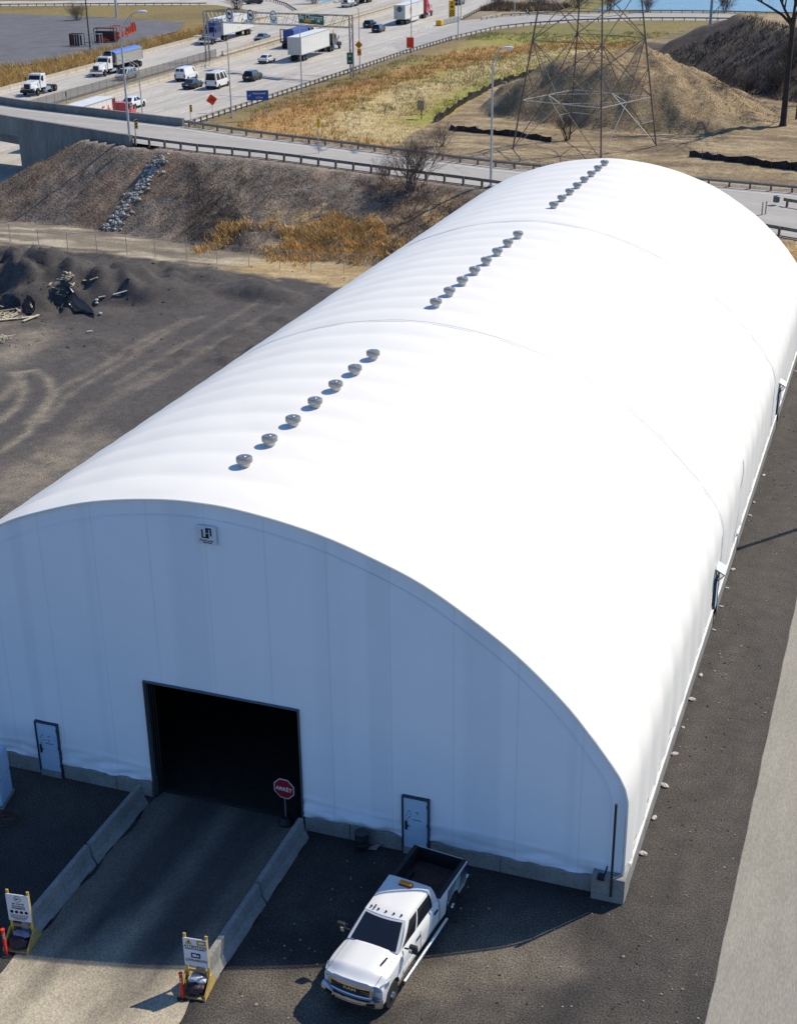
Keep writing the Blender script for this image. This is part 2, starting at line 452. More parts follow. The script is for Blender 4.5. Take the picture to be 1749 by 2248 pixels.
    near = sstep(10, 3, y-yf(x)-3+(n2-.5)*5)
    gr = sstep(-14, -4, x)
    ic = mixc(ic, near*(1-gr)*.85, (.22, .115, .055))
    ic = mixc(ic, near*gr*.85, (.235, .185, .05))
    fc = fc*(1-inside[..., None])+ic*inside[..., None]
    # ---- far side: exit ramp verge
    fv = sstep(268, 280, y+(x+70)*.1)
    fc = mixc(fc, fv*.7*(1-bk), (.15, .13, .045))
    # ---- verge left of the expressway: golden reeds
    xl = -121-.085*(y-162)
    lv = sstep(1, -1, x-xl)
    lc = np.zeros_like(c)+np.array([.30, .195, .065])
    lc = mixc(lc, sstep(.45, .7, n2), (.21, .13, .05))
    lc = mixc(lc, sstep(9, 20, xl-x+(n1-.5)*8)*.85, (.20, .16, .055))
    lc = mixc(lc, sstep(.55, .75, n1)*.5, (.13, .105, .05))
    fc = fc*(1-lv[..., None])+lc*lv[..., None]
    # ---- central reserve
    md = ((x > xl+13) & (x < -75)).astype(float)
    fc = mixc(fc, md, (.27, .225, .155))
    fc = mixc(fc, md*sstep(.5, .7, n2)*.6, (.17, .13, .075))
    c = c*(1-fl[..., None])+fc*fl[..., None]
    return c*(.9+.2*n3)[..., None]

# ------------------------------------------------------------------ terrain sheets
def axis_lines(br):
    out = []
    for (a, b, st) in br: out += list(np.arange(a, b, st))
    return np.array(out+[br[-1][1]])
XS = axis_lines([(-420, -240, 12), (-240, -150, 3), (-150, -76, 1.2), (-76, -14, .32), (-14, 22, .5), (22, 60, 2), (60, 420, 15)])
YS = axis_lines([(-80, -14, 6), (-14, 6, .5), (6, 44, .42), (44, 112, .42), (112, 215, .9), (215, 345, 2.2), (345, 372, 4)])
GXX, GYY = np.meshgrid(XS, YS)
GZZ = H(GXX, GYY)
GCC = ground_colour(GXX, GYY)
M_yard = mat('crushed_stone', (.1, .1, .1), .95, attr='tone', var=.22, scale=1.3, bump=.035, bump_scale=14, speck=.55, speck_scale=17)
M_field = mat('dry_grass_ground', (.1, .1, .1), .95, attr='tone', var=.32, scale=1.1, bump=.10, bump_scale=5, speck=.42, speck_scale=7)
M_bank = mat('weedy_soil', (.1, .1, .1), .95, attr='tone', var=.38, scale=.8, bump=.12, bump_scale=4.0, speck=.34, speck_scale=7)
def sheet(name, mask, m, label=None):
    """the quads of the land where mask holds, as one object"""
    ny, nx = GXX.shape
    idx = np.arange(ny*nx).reshape(ny, nx)
    q = np.stack([idx[:-1, :-1], idx[:-1, 1:], idx[1:, 1:], idx[1:, :-1]], -1)[mask]
    used, inv = np.unique(q.ravel(), return_inverse=True)
    co = np.stack([GXX.ravel()[used], GYY.ravel()[used], GZZ.ravel()[used]], -1)
    me = bpy.data.meshes.new(name)
    me.vertices.add(len(co)); me.vertices.foreach_set('co', co.ravel())
    nq = len(q)
    me.loops.add(nq*4); me.loops.foreach_set('vertex_index', inv.astype(np.int32).ravel())
    me.polygons.add(nq); me.polygons.foreach_set('loop_start', np.arange(0, nq*4, 4, dtype=np.int32))
    me.polygons.foreach_set('use_smooth', np.ones(nq, bool))
    me.update(calc_edges=True)
    at = me.color_attributes.new('tone', 'FLOAT_COLOR', 'POINT')
    cc = np.concatenate([GCC.reshape(-1, 3)[used], np.ones((len(used), 1))], 1)
    at.data.foreach_set('color', cc.ravel().astype(np.float32))
    me.materials.append(m)
    o = bpy.data.objects.new(name, me); COL.objects.link(o)
    o['kind'] = 'structure'
    return o
cx = (GXX[:-1, :-1]+GXX[1:, 1:])/2; cy = (GYY[:-1, :-1]+GYY[1:, 1:])/2
is_bank = (cy > ytoe(cx)) & (cy < yf(cx)+1.6)
is_m1 = (np.hypot((cx+17.5)/20.5, (cy-171)/20.5) < 1.0)
_d2, _ = polyd(cx, cy, MB2)
is_m2 = (_d2 > 0) & (_d2 < 50) & (cx > -60)
is_yard = (cy <= ytoe(cx))
is_field = ~(is_bank | is_m1 | is_m2 | is_yard)
sheet('yard_ground', is_yard, M_yard)
sheet('embankment', is_bank, M_bank)
sheet('soil_mound', is_m1, M_field)
sheet('earth_bank', is_m2 & ~is_m1, M_bank)
sheet('field_ground', is_field, M_field)
g = MB().quad((-3000, -3000, -1.6), (3000, -3000, -1.6), (3000, 5000, -1.6), (-3000, 5000, -1.6)).build('ground', mat('far_ground', (.13, .115, .07), .95, var=.3, scale=.02)); g['kind'] = 'structure'
# river beyond the far ramp
M_water = mat('river_water', (.10, .19, .25), .22, var=.15, scale=.15, bump=.12, bump_scale=1.2, spec=.5)
riv = MB()
for x0, x1, y0 in ((-240, -128, 347), (-64, 400, 332)):
    riv.quad((x0, y0, .25), (x1, y0, .25), (x1+(300 if x1 > 0 else 0), 1500, .25), (x0-(300 if x0 < -200 else 0), 1500, .25))
rv = riv.build('river', M_water); rv['kind'] = 'structure'

# ------------------------------------------------------------------ roads
M_asph = mat('worn_asphalt', (.41, .385, .345), .9, var=.16, scale=.5, speck=.1, speck_scale=8, col2=(.44, .412, .37), stretch=(1.0, .12, 1.0))
M_ramp = mat('ramp_asphalt', (.36, .34, .315), .9, var=.1, scale=.6, speck=.1, speck_scale=8, stretch=(.12, 1.0, 1.0))
M_lot = mat('lot_asphalt', (.125, .125, .135), .9, var=.22, scale=.25, speck=.18, speck_scale=4)
M_line = mat('road_paint', (.62, .61, .57), .7, var=.12, scale=3)
M_dust = mat('pale_dirt_road', (.285, .266, .222), .95, var=.13, scale=.7, speck=.12, speck_scale=24, bump=.012, bump_scale=22, stretch=(1.0, .22, 1.0))
M_conc = mat('pale_concrete', (.44, .40, .33), .9, var=.16, scale=1.2, speck=.1, speck_scale=14, bump=.01, bump_scale=20)
M_conc_grey = mat('grey_concrete', (.25, .25, .235), .9, var=.22, scale=.9, speck=.12, speck_scale=9, bump=.012, bump_scale=16)
M_conc_old = mat('weathered_bridge_concrete', (.175, .18, .172), .9, var=.3, scale=.35, speck=.1, speck_scale=3, stretch=(1, 1, .25))
M_galv = mat('galvanised_steel', (.50, .51, .50), .45, .85, var=.12, scale=2)
M_rail = mat('weathered_guardrail_steel', (.27, .255, .23), .6, .35, var=.2, scale=1.5)
M_post = mat('guardrail_post_timber', (.15, .125, .095), .9, var=.25, scale=3)
def strip(name, path, z, m, kind='structure'):
    """a road surface between two edge polylines [(left xy, right xy), ...]"""
    o = MB()
    for (a, b), (c, d) in zip(path[:-1], path[1:]):
        zs = [z(p[0]) if callable(z) else z for p in (a, b, d, c)]
        o.quad((a[0], a[1], zs[0]), (b[0], b[1], zs[1]), (d[0], d[1], zs[2]), (c[0], c[1], zs[3]))
    ob = o.build(name, m); ob['kind'] = kind
    return ob
def xl_(y): return -121.0-.085*(y-162)             # kerb of the left carriageway
def xb_(y): return -100.3-.071*(y-155)             # left kerb of the right carriageway
def xf_(y): return -105.4-.064*(y-153)             # right kerb of the left carriageway
ys_h = list(range(62, 300, 14))+[300, 330, 372]
strip('expressway_left_lanes', [((xl_(y)+.3, y), (xf_(y), y)) for y in ys_h], HZ, M_asph)
def xr_(y): return np.interp(y, [62, 118, 285, 306, 330, 372], [-75.6, -75.4, -75.2, -87.2, -90.3, -93])
strip('expressway_right_lanes', [((xb_(y), y), (xr_(y), y)) for y in sorted(ys_h+[285, 306, 318])], HZ, M_asph)
# exit ramp curving away to the right, river side
EXIT_S = [G(px, py, 1) for px, py in ((886, 118), (988, 88), (1092, 64), (1164, 56), (1260, 49.5), (1400, 45), (1500, 45), (1600, 46), (1749, 50))]
EXIT_N = [G(px, py, 1) for px, py in ((860, 100), (960, 66), (1020, 45), (1100, 36.5), (1200, 31), (1400, 28), (1500, 28.5), (1600, 30), (1749, 34))]
strip('exit_ramp', [((a[0], a[1]), (b[0], b[1])) for a, b in zip(EXIT_N, EXIT_S)], HZ+.012, mat('exit_asphalt', (.36, .345, .325), .9, var=.1, scale=.3, speck=.1, speck_scale=5))
# overpass ramp
xs_r = list(range(-74, 61, 4))
strip('overpass_road', [((x, yn(x)+.1), (x, yf(x)-.1)) for x in [-135, -120, -105, -90, -80]+xs_r], lambda x: float(zr(x)), M_ramp)
mk = MB()
def dash(x0, y0, x1, y1, w, z=HZ+.008):
    d = np.array([x1-x0, y1-y0]); d = d/np.hypot(*d); n = np.array([-d[1], d[0]])*w/2
    zz = (lambda x: float(zr(x))+.012) if z is None else (lambda x: z)
    mk.quad((x0-n[0], y0-n[1], zz(x0)), (x0+n[0], y0+n[1], zz(x0)), (x1+n[0], y1+n[1], zz(x1)), (x1-n[0], y1-n[1], zz(x1)))
for k in (1, 2, 3, 4):
    for y in np.arange(70, 350, 9.0):
        t = k/5.2
        if y > 285 and k > 2: continue
        X = lambda y: xb_(y)+1+(-76.5-xb_(y)-1)*t if y < 285 else xb_(y)+k*3.9
        dash(X(y), y, X(y+3), y+3, .24)
for k in (1, 2):
    for y in np.arange(66, 350, 9.0):
        X = lambda y: xl_(y)+1.2+(xf_(y)-xl_(y)-2.4)*k/3
        dash(X(y), y, X(y+3), y+3, .24)
for y in range(62, 352, 10):
    dash(xl_(y)+1.3, y, xl_(y+10)+1.3, y+10, .16); dash(xf_(y)-1.0, y, xf_(y+10)-1.0, y+10, .16)
    dash(xb_(y)+1.0, y, xb_(y+10)+1.0, y+10, .16)
    if y < 255: dash(-77.1, y, -77.1, y+10, .16)
for x in range(-132, 56, 3):
    dash(x, yf(x)-1.7, x+3, yf(x+3)-1.7, .22, None)
    dash(x, yn(x)+1.3, x+3, yn(x+3)+1.3, .14, None)
# gore chevrons
gore = [G(*q, HZ) for q in ((800, 104), (930, 66), (957, 55))]
for a, b in zip(gore[:-1], gore[1:]): dash(a[0], a[1], b[0], b[1], .35, HZ+.03)
for (q1, q2, q3) in (((886, 76), (896, 79), (910, 78)), ((910, 66.5), (920, 71), (950, 69.5)), ((932, 58.5), (945, 63.5), (988, 63)), ((862, 87), (868, 88), (878, 87))):
    P = [G(*q, HZ) for q in (q1, q2, q3)]
    dash(P[0][0], P[0][1], P[1][0], P[1][1], .5, HZ+.03); dash(P[1][0], P[1][1], P[2][0], P[2][1], .5, HZ+.034)
for i in range(len(EXIT_S)-1):
    a, b = EXIT_S[i], EXIT_S[i+1]; c, d = EXIT_N[i], EXIT_N[i+1]
    f = lambda p, q, t: p+(q-p)*t
    p, q = f(a, c, .12), f(b, d, .12); dash(p[0], p[1], q[0], q[1], .2, HZ+.03)
    if i > 1:
        p, q = f(a, c, .9), f(b, d, .9); dash(p[0], p[1], q[0], q[1], .2, HZ+.03)
mko = mk.build('lane_markings', M_line); mko['kind'] = 'structure'
# tar-sealed cracks across the carriageway
tar = MB()
def tarline(pts, w):
    P = [G(*q, HZ) for q in pts]
    for a, b in zip(P[:-1], P[1:]):
        d = (b-a)[:2]; d = d/np.hypot(*d); n = np.array([-d[1], d[0], 0])*w/2
        e = np.array([0, 0, .016]); tar.quad(a-n+e, a+n+e, b+n+e, b-n+e)
tarline([(500, 163), (520, 162), (535, 164), (580, 168), (620, 173), (670, 177), (700, 178)], .5)
tarline([(481, 209.5), (520, 212), (585, 214)], .25)
tarline([(640, 164), (680, 166), (740, 168)], .3)
to = tar.build('tar_seams', mat('tar_sealant', (.07, .068, .066), .6, var=.2, scale=1)); to['kind'] = 'structure'
# yard lanes: pale compacted dirt
rd = MB()
xe = 18.62; N = 90
for i in range(N):
    y0, y1 = -14+i*1.0, -13+i*1.0
    w0, w1 = [xe+.012*math.sin(y*1.7)+.008*math.sin(y*4.1+1) for y in (y0, y1)]
    rd.quad((w0, y0, .02), (40, y0, .02), (40, y1, .02), (w1, y1, .02))
    rd.quad((w0-.05, y0, -.02), (w0, y0, .02), (w1, y1, .02), (w1-.05, y1, -.02))
r_ = rd.build('side_road', M_dust); r_['kind'] = 'structure'
ap = MB(); NX = 34; ny_ = 110; vs = []
fe = lambda y: (-2.85+(0 if y > -8 else (y+8)*.12)+.1*math.sin(y*2.3), 3.3+(0 if y > -9 else (y+9)*-.02)+.12*math.sin(y*1.9+2))
for i in range(ny_+1):
    y = .3-i*.19; a, b = fe(y)
    vs += [(a+(b-a)*j/NX, y, .015) for j in range(NX+1)]
ap.add(vs, [(i*(NX+1)+j, i*(NX+1)+j+1, (i+1)*(NX+1)+j+1, (i+1)*(NX+1)+j) for i in range(ny_) for j in range(NX)])
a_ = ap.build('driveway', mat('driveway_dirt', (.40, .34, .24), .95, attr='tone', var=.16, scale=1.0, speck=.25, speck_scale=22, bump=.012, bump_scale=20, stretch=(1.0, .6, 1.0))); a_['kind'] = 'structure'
# shade of the building painted into the driveway colour, streaked along the wheel lines
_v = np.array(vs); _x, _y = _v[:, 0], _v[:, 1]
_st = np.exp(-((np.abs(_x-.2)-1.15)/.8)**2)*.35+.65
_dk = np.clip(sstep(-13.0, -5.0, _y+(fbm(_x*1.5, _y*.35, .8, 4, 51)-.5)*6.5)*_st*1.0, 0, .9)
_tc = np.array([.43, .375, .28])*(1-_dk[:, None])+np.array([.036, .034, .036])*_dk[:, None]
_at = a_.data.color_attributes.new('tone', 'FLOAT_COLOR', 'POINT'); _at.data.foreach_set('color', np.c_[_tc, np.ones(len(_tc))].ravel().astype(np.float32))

# lot left of the expressway
lp = [(-138, 196), (-136, 222), (-141, 262), (-150, 283), (-178, 292), (-235, 298), (-300, 300), (-300, 170), (-150, 176)]
lo = MB(); lo.add([(a, b, HZ+.22) for a, b in lp], [tuple(range(len(lp)))]); l_ = lo.build('paved_lot', M_lot); l_['kind'] = 'structure'
def groundp(px, py, dz=0.0):
    """where a sight line meets the land itself"""
    d = ray(px, py)
    ts = np.linspace(20, 700, 1400); P = CAM[None]+d[None]*ts[:, None]; hh = H(P[:, 0], P[:, 1]); k = int(np.argmax(P[:, 2] < hh))
    a, b = ts[max(k-1, 0)], ts[k]
    for _ in range(18):
        m = (a+b)/2; p = CAM+d*m
        if p[2] < float(H(p[0], p[1])): b = m
        else: a = m
    p = CAM+d*b; return np.array((p[0], p[1], float(H(p[0], p[1]))+dz))
# ------------------------------------------------------------------ the fabric-covered storage building
ARCH = [(0, 12.66), (1.19, 12.62), (2.9, 12.40), (4.58, 12.05), (6.23, 11.52), (7.86, 10.87), (9.47, 9.93), (11.07, 8.82), (12.69, 7.36), (13.68, 6.21), (14.34, 5.35), (14.76, 4.72), (14.97, 4.1), (15.0, 3.3), (15.0, .62)]
def _resample(pts, n):
    P = np.array(pts, float)
    # smooth with Catmull-Rom, then equal arc steps
    Q = []
    for i in range(len(P)-1):
        p0, p1, p2, p3 = P[max(i-1, 0)] if i else P[1]*[-1, 1], P[i], P[i+1], P[min(i+2, len(P)-1)]
        for t in np.linspace(0, 1, 8, endpoint=False):
            Q.append(.5*((2*p1)+(-p0+p2)*t+(2*p0-5*p1+4*p2-p3)*t*t+(-p0+3*p1-3*p2+p3)*t**3))
    Q.append(P[-1]); Q = np.array(Q)
    s = np.r_[0, np.cumsum(np.hypot(*np.diff(Q, axis=0).T))]
    u = np.linspace(0, s[-1], n)
    return np.stack([np.interp(u, s, Q[:, 0]), np.interp(u, s, Q[:, 1])], 1)
HALF = _resample(ARCH, 46)
PROF = np.concatenate([HALF[::-1]*[1, 1], HALF[1:]*[-1, 1]])      # right foot, over the ridge, left foot
_t = np.gradient(PROF, axis=0); _t /= np.hypot(*_t.T)[:, None]
PNRM = np.stack([_t[:, 1], -_t[:, 0]], 1)
def arch_z(x): return np.interp(np.abs(x), HALF[:, 0]+np.arange(len(HALF))*1e-6, HALF[:, 1])
LEN = 67.3
M_fab = mat('white_membrane', (.80, .78, .735), .5, var=.02, scale=.15, spec=.4)
M_shell = mat('added_shell_dark', (.018, .014, .012), .95, var=.3, scale=1)
M_steel_dark = mat('dark_steel', (.05, .055, .06), .5, .5, var=.15, scale=4)
bld = thing('storage_building', 'long white fabric dome building with a rounded arch roof and a dark drive-in opening', 'building', (0, 0, 0))
BAY = LEN/30
def cover_panel(y0, y1, off, seed):
    n = int((y1-y0)/.28)
    ys = np.linspace(y0, y1, n+1)
    k = len(PROF); vs = []
    s = np.abs(np.linspace(-1, 1, k))
    for y in ys:
        ph = (y/BAY) % 1.0
        sc = .07*np.sin(np.pi*ph)                     # fabric bellies out between the trusses
        wr = (fbm(s*14, np.full(k, y*1.1), 1.0, 3, seed)-.5)*.05
        edge = np.exp(-(min(y-y0, y1-y)/1.1)**2)
        crease = edge*np.sin(s*170+seed)*.014*sstep(.45, .8, s)*(s < .9)
        foot = sstep(.93, .99, s)*((fbm(np.full(k, y*3.5), s*10, 1, 2, seed+5)-.5)*.12)
        o = off+sc+wr+crease+foot
        x = PROF[:, 0]+PNRM[:, 0]*-o; z = PROF[:, 1]+PNRM[:, 1]*-o
        vs += list(zip(x, np.full(k, y), z))
    fs = [(i*k+j, i*k+j+1, (i+1)*k+j+1, (i+1)*k+j) for i in range(n) for j in range(k-1)]
    b = MB().add(vs, fs)
    # turned edges so that the lap between two lengths of fabric shows its thickness
    for row, sgn in ((0, 1), (n, -1)):
        e = []
        for j in range(k):
            x, y, z = vs[row*k+j]; e += [(x, y, z), (x+PNRM[j, 0]*.015, y, z+PNRM[j, 1]*.015)]
        b.add(e, [(2*j, 2*j+1, 2*j+3, 2*j+2) for j in range(k-1)])
    return b.build('cover_panel', M_fab, bld, smooth=True, angle=50)
if PNRM[45][1] > 0: PNRM = -PNRM            # so that -PNRM points outwards
for i, (a, b, off) in enumerate(((-.02, 22.36, .02), (22.44, 44.86, .026), (44.94, LEN, .02))):
    cover_panel(a, b, off, 40+i)
# weather flaps over the two joints
for y in (22.4, 44.9):
    f = MB(); k = len(PROF); vs = []
    for dy, o in ((-.2, .030), (-.10, .036), (.10, .036), (.2, .030)):
        for j in range(k):
            vs.append((PROF[j, 0]-PNRM[j, 0]*o, y+dy+.02*math.sin(j*1.3), PROF[j, 1]-PNRM[j, 1]*o))
    f.add(vs, [(r*k+j, r*k+j+1, (r+1)*k+j+1, (r+1)*k+j) for r in range(3) for j in range(k-1)])
    f.build('seam_flap', M_fab, bld, smooth=True)
# cord welded along the joints
M_cord = mat('grey_seam_cord', (.55, .56, .57), .6, var=.3, scale=.6)
for y in (22.28, 22.52, 44.78, 45.02):
    MB().tube([(PROF[j, 0]-PNRM[j, 0]*.036, y, PROF[j, 1]-PNRM[j, 1]*.036) for j in range(len(PROF))], .014, 5).build('seam_cord', M_cord, bld)
# dark shell added inside the hall so that the opening stays black
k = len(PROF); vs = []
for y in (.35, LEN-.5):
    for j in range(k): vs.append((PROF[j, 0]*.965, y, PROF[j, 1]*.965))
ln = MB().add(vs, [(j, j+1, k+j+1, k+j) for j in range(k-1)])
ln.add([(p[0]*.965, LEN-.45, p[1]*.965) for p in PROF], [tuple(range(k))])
ln.build('added_dark_shell', M_shell, bld)
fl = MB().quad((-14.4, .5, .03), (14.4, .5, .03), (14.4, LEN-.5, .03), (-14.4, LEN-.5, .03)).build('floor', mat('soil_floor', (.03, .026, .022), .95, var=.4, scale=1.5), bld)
# ---- end walls of fabric, with openings
m = bpy.data.materials.new('end_wall_membrane'); m.use_nodes = True
_n = m.node_tree.nodes; _l = m.node_tree.links; _b = _n['Principled BSDF']
_b.inputs['Roughness'].default_value = .55
_geo = _n.new('ShaderNodeNewGeometry'); _sp = _n.new('ShaderNodeSeparateXYZ'); _l.new(_geo.outputs['Position'], _sp.inputs[0])
_w = _n.new('ShaderNodeTexNoise'); _w.noise_dimensions = '1D'; _w.inputs['Scale'].default_value = .55; _w.inputs['Detail'].default_value = 1
_l.new(_sp.outputs[0], _w.inputs['W'])
_ramp = _n.new('ShaderNodeValToRGB')                       # uneven upright bands, slightly darker
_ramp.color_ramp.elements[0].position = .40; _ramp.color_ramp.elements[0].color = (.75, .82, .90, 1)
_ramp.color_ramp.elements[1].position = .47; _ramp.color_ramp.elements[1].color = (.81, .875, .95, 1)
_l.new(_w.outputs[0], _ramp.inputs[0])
_nz = _n.new('ShaderNodeTexNoise'); _nz.inputs['Scale'].default_value = .7; _nz.inputs['Detail'].default_value = 6
_l.new(_geo.outputs['Position'], _nz.inputs['Vector'])
_mr = _n.new('ShaderNodeMapRange'); _mr.inputs[3].default_value = .95; _mr.inputs[4].default_value = 1.04; _l.new(_nz.outputs[0], _mr.inputs[0])
_mm = _n.new('ShaderNodeVectorMath'); _mm.operation = 'MULTIPLY'; _l.new(_ramp.outputs[0], _mm.inputs[0]); _l.new(_mr.outputs[0], _mm.inputs[1])
_fr = _n.new('ShaderNodeMath'); _fr.operation = 'PINGPONG'; _fr.inputs[1].default_value = 1.12; _l.new(_sp.outputs[0], _fr.inputs[0])
_ls = _n.new('ShaderNodeMapRange'); _ls.inputs[1].default_value = .0; _ls.inputs[2].default_value = .05; _ls.inputs[3].default_value = .90; _ls.inputs[4].default_value = 1.0; _l.new(_fr.outputs[0], _ls.inputs[0])
_m3 = _n.new('ShaderNodeVectorMath'); _m3.operation = 'MULTIPLY'; _l.new(_mm.outputs[0], _m3.inputs[0]); _l.new(_ls.outputs[0], _m3.inputs[1])
_l.new(_m3.outputs[0], _b.inputs['Base Color'])
M_end = m
DOORX0, DOORX1, DOORZ = -2.94, 3.19, 5.10
RDX, LDX, DW, DZ0, DZ1 = 7.12, -7.94, .95, .22, 2.41
def wall_y(x, z, seed=0):
    lo = np.exp(-((z-.62)/.6)**2)
    f = (fbm(x*1.3+z*1.2, z*4.0-x*.9, .9, 4, 71+seed)-.5)*.34*lo
    f += .03*np.exp(-((z-.70)/.25)**2)*math.sin(x*5.3+2*math.sin(x*1.7))
    f += .025*np.exp(-((z-1.35-.08*math.sin(x*.8))/.10)**2)*(-1)          # the tie-down hem
    f += (fbm(x*.8, x*0, 1, 3, 72+seed)-.5)*.06
    return -.03+f
def end_wall(y, sgn, openings):
    b = MB()
    xs = sorted(set([round(v, 3) for v in np.arange(-14.95, 14.96, .23)]+[-14.97, 14.97]+[o[0] for o in openings]+[o[1] for o in openings]))
    zs = sorted(set([round(.62+.075*i, 3) for i in range(20)]+[round(2.12+.3*i, 3) for i in range(36)]+[o[2] for o in openings]))
    def P3(x, z): return (x, y+sgn*-wall_y(x, z), z)
    for x0, x1 in zip(xs[:-1], xs[1:]):
        if x1-x0 < 1e-3: continue
        xm = (x0+x1)/2; z0 = .62
        for o in openings:
            if o[0] <= xm <= o[1]: z0 = o[2]
        t0, t1 = float(arch_z(x0))-.01, float(arch_z(x1))-.01; tm = min(t0, t1)
        zz = [z for z in zs if z0-1e-6 <= z < tm-.02] or [z0]
        for a, c in zip(zz[:-1], zz[1:]): b.quad(P3(x0, a), P3(x1, a), P3(x1, c), P3(x0, c))
        b.quad(P3(x0, zz[-1]), P3(x1, zz[-1]), P3(x1, t1), P3(x0, t0))
    me = b.mesh('w', M_end)
    import bmesh
    bm = bmesh.new(); bm.from_mesh(me); bmesh.ops.remove_doubles(bm, verts=bm.verts, dist=.0015); bmesh.ops.recalc_face_normals(bm, faces=bm.faces[:]); 
    for f in bm.faces: f.smooth = True
    bm.to_mesh(me); bm.free(); me.name = 'end_wall'
    o = bpy.data.objects.new('end_wall', me); COL.objects.link(o); o.parent = bld
    return o
end_wall(0, -1, [(DOORX0, DOORX1, DOORZ), (RDX-.04, RDX+DW+.04, DZ1+.04), (LDX-.04, LDX+DW+.04, DZ1+.04)])
bw = MB().add([(p[0], LEN+.01, p[1]) for p in PROF], [tuple(range(k))]).build('end_wall', M_fab, bld)
# rope edge inside the front rim: a second, slightly proud hem of cloth following the arch
hm = MB(); vs = []
for o in (.0, .07):
    for j in range(k): vs.append((PROF[j, 0]*(.965-o*.04), -.075, .62+(PROF[j, 1]-.62)*(.955-o*.05)))
hm.add(vs, [(j, j+1, k+j+1, k+j) for j in range(k-1)]).build('edge_hem', M_end, bld)
rim = MB(); vs = []
for j in range(k): vs += [(PROF[j, 0]-PNRM[j, 0]*.03, -.10, PROF[j, 1]-PNRM[j, 1]*.03)]
rim.tube(vs, .045, 6).build('rim_tube', M_fab, bld, smooth=True)
# ---- concrete footing blocks
def block(a, b, smooth=False):
    return MB().span(a, b).build('footing_block', M_conc_grey, bld, bevel=.02)
for x0, x1 in ((-14.0, -12.2), (-12.18, -9.4), (-9.38, LDX-.06), (LDX+DW+.06, -4.6), (-4.58, DOORX0-.1), (DOORX1+.1, 5.05), (5.07, RDX-.06), (RDX+DW+.06, 10.72), (10.74, 14.0)):
    block((x0, -.10, -.1), (x1, .42, .63))
block((14.02, -.42, -.1), (15.16, .62, .98)); block((-15.16, -.42, -.1), (-14.02, .62, .98))
for sx in (-1, 1):
    y = .64
    while y < LEN:
        y1 = min(y+3.0, LEN)
        a, b = sorted((sx*14.55, sx*15.14))
        if not (sx > 0 and (26.3 < y+1.5 < 0)): block((a, y+.01, -.1), (b, y1-.01, .64+.01*math.sin(y*7)))
        y = y1
# hem and lacing pipe along the right-hand foot
for sx in (-1, 1):
    hb = MB()
    hb.tube([(sx*15.10, y, .80+.015*math.sin(y*2.1)) for y in np.arange(0, LEN+.1, .7)], .045, 6)
    hb.build('lacing_pipe', M_fab, bld, smooth=True)
    hb = MB(); n = 220; rows = []
    for i in range(n+1):
        y = i*LEN/n
        rows.append([(sx*(15.045+.012*math.sin(i*1.9)+.05*t*(1-t)+.03*t*math.sin(i*.8)), y, 1.02-.42*t) for t in (0, .33, .66, 1)])
    vs = [p for r_ in rows for p in r_]
    hb.add(vs, [(i*4+j, i*4+j+1, i*4+j+5, i*4+j+4) for i in range(n) for j in range(3)]).build('skirt', M_fab, bld, smooth=True)
# ---- drive-in opening frame
fr = MB()
fr.span((DOORX0-.055, -.13, 0), (DOORX0-.002, .15, DOORZ+.06)); fr.span((DOORX1+.002, -.13, 0), (DOORX1+.055, .15, DOORZ+.06)); fr.span((DOORX0, -.125, DOORZ), (DOORX1, .15, DOORZ+.055))
fr.build('opening_frame', mat('frame_steel', (.11, .12, .14), .5, .4, var=.1, scale=2), bld, bevel=.01)
tr = MB()
for i in range(3): tr.span((DOORX0+.02+i*.06, .16+i*.07, 0), (DOORX0+.05+i*.06, .19+i*.07, DOORZ))
tr.build('door_track', M_steel_dark, bld)
# ---- steel personnel doors
M_door = mat('pale_blue_door_paint', (.42, .56, .72), .45, var=.06, scale=3)
M_blk = mat('black_plastic', (.018, .018, .02), .5, var=.2, scale=5)
for x in (RDX, LDX):
    d = MB().span((x+.03, -.13, DZ0+.03), (x+DW-.03, -.08, DZ1-.03)).build('door', M_door, bld, bevel=.006)
    f = MB(); f.span((x-.03, -.17, DZ0-.22), (x+.012, -.04, DZ1+.03)); f.span((x+DW-.012, -.17, DZ0-.22), (x+DW+.03, -.04, DZ1+.03)); f.span((x+.014, -.165, DZ1-.02), (x+DW-.014, -.04, DZ1+.025))
    f.build('door_frame', mat('door_frame_paint', (.04, .05, .075), .5, var=.1, scale=4), d)
    MB().span((x+.027, -.19, DZ0-.23), (x+DW-.027, -.05, DZ0+.02)).build('threshold', M_conc_grey, d)
    h = MB(); h.span((x+.09, -.155, DZ0+.80), (x+.17, -.132, DZ0+1.18)); h.bar((x+.13, -.19, DZ0+1.0), (x+.25, -.19, DZ0+1.0), .03); h.bar((x+.13, -.15, DZ0+1.0), (x+.13, -.19, DZ0+1.0), .03)
    h.build('handle', M_blk, d)
    hg = MB()
    for z in (.25, 1.05, 1.85): hg.span((x+DW-.05, -.15, DZ0+z), (x+DW-.03, -.132, DZ0+z+.14))
    hg.build('hinge', M_steel_dark, d)
    nt = MB()
    for a, b, c, e in ((.20, .30, 1.60, 1.625), (.48, .60, 1.60, 1.625), (.36, .70, 1.26, 1.285), (.12, .22, 1.24, 1.262)): nt.span((x+a, -.136, DZ0+c), (x+b, -.1305, DZ0+e))
    rr = random.Random(int(x*10))
    for _ in range(16):
        a, c = rr.uniform(.13, .55), rr.uniform(1.32, 1.56); nt.span((x+a, -.134, DZ0+c), (x+a+rr.uniform(.02, .05), -.1305, DZ0+c+.018))
    nt.build('notice', M_blk, d)
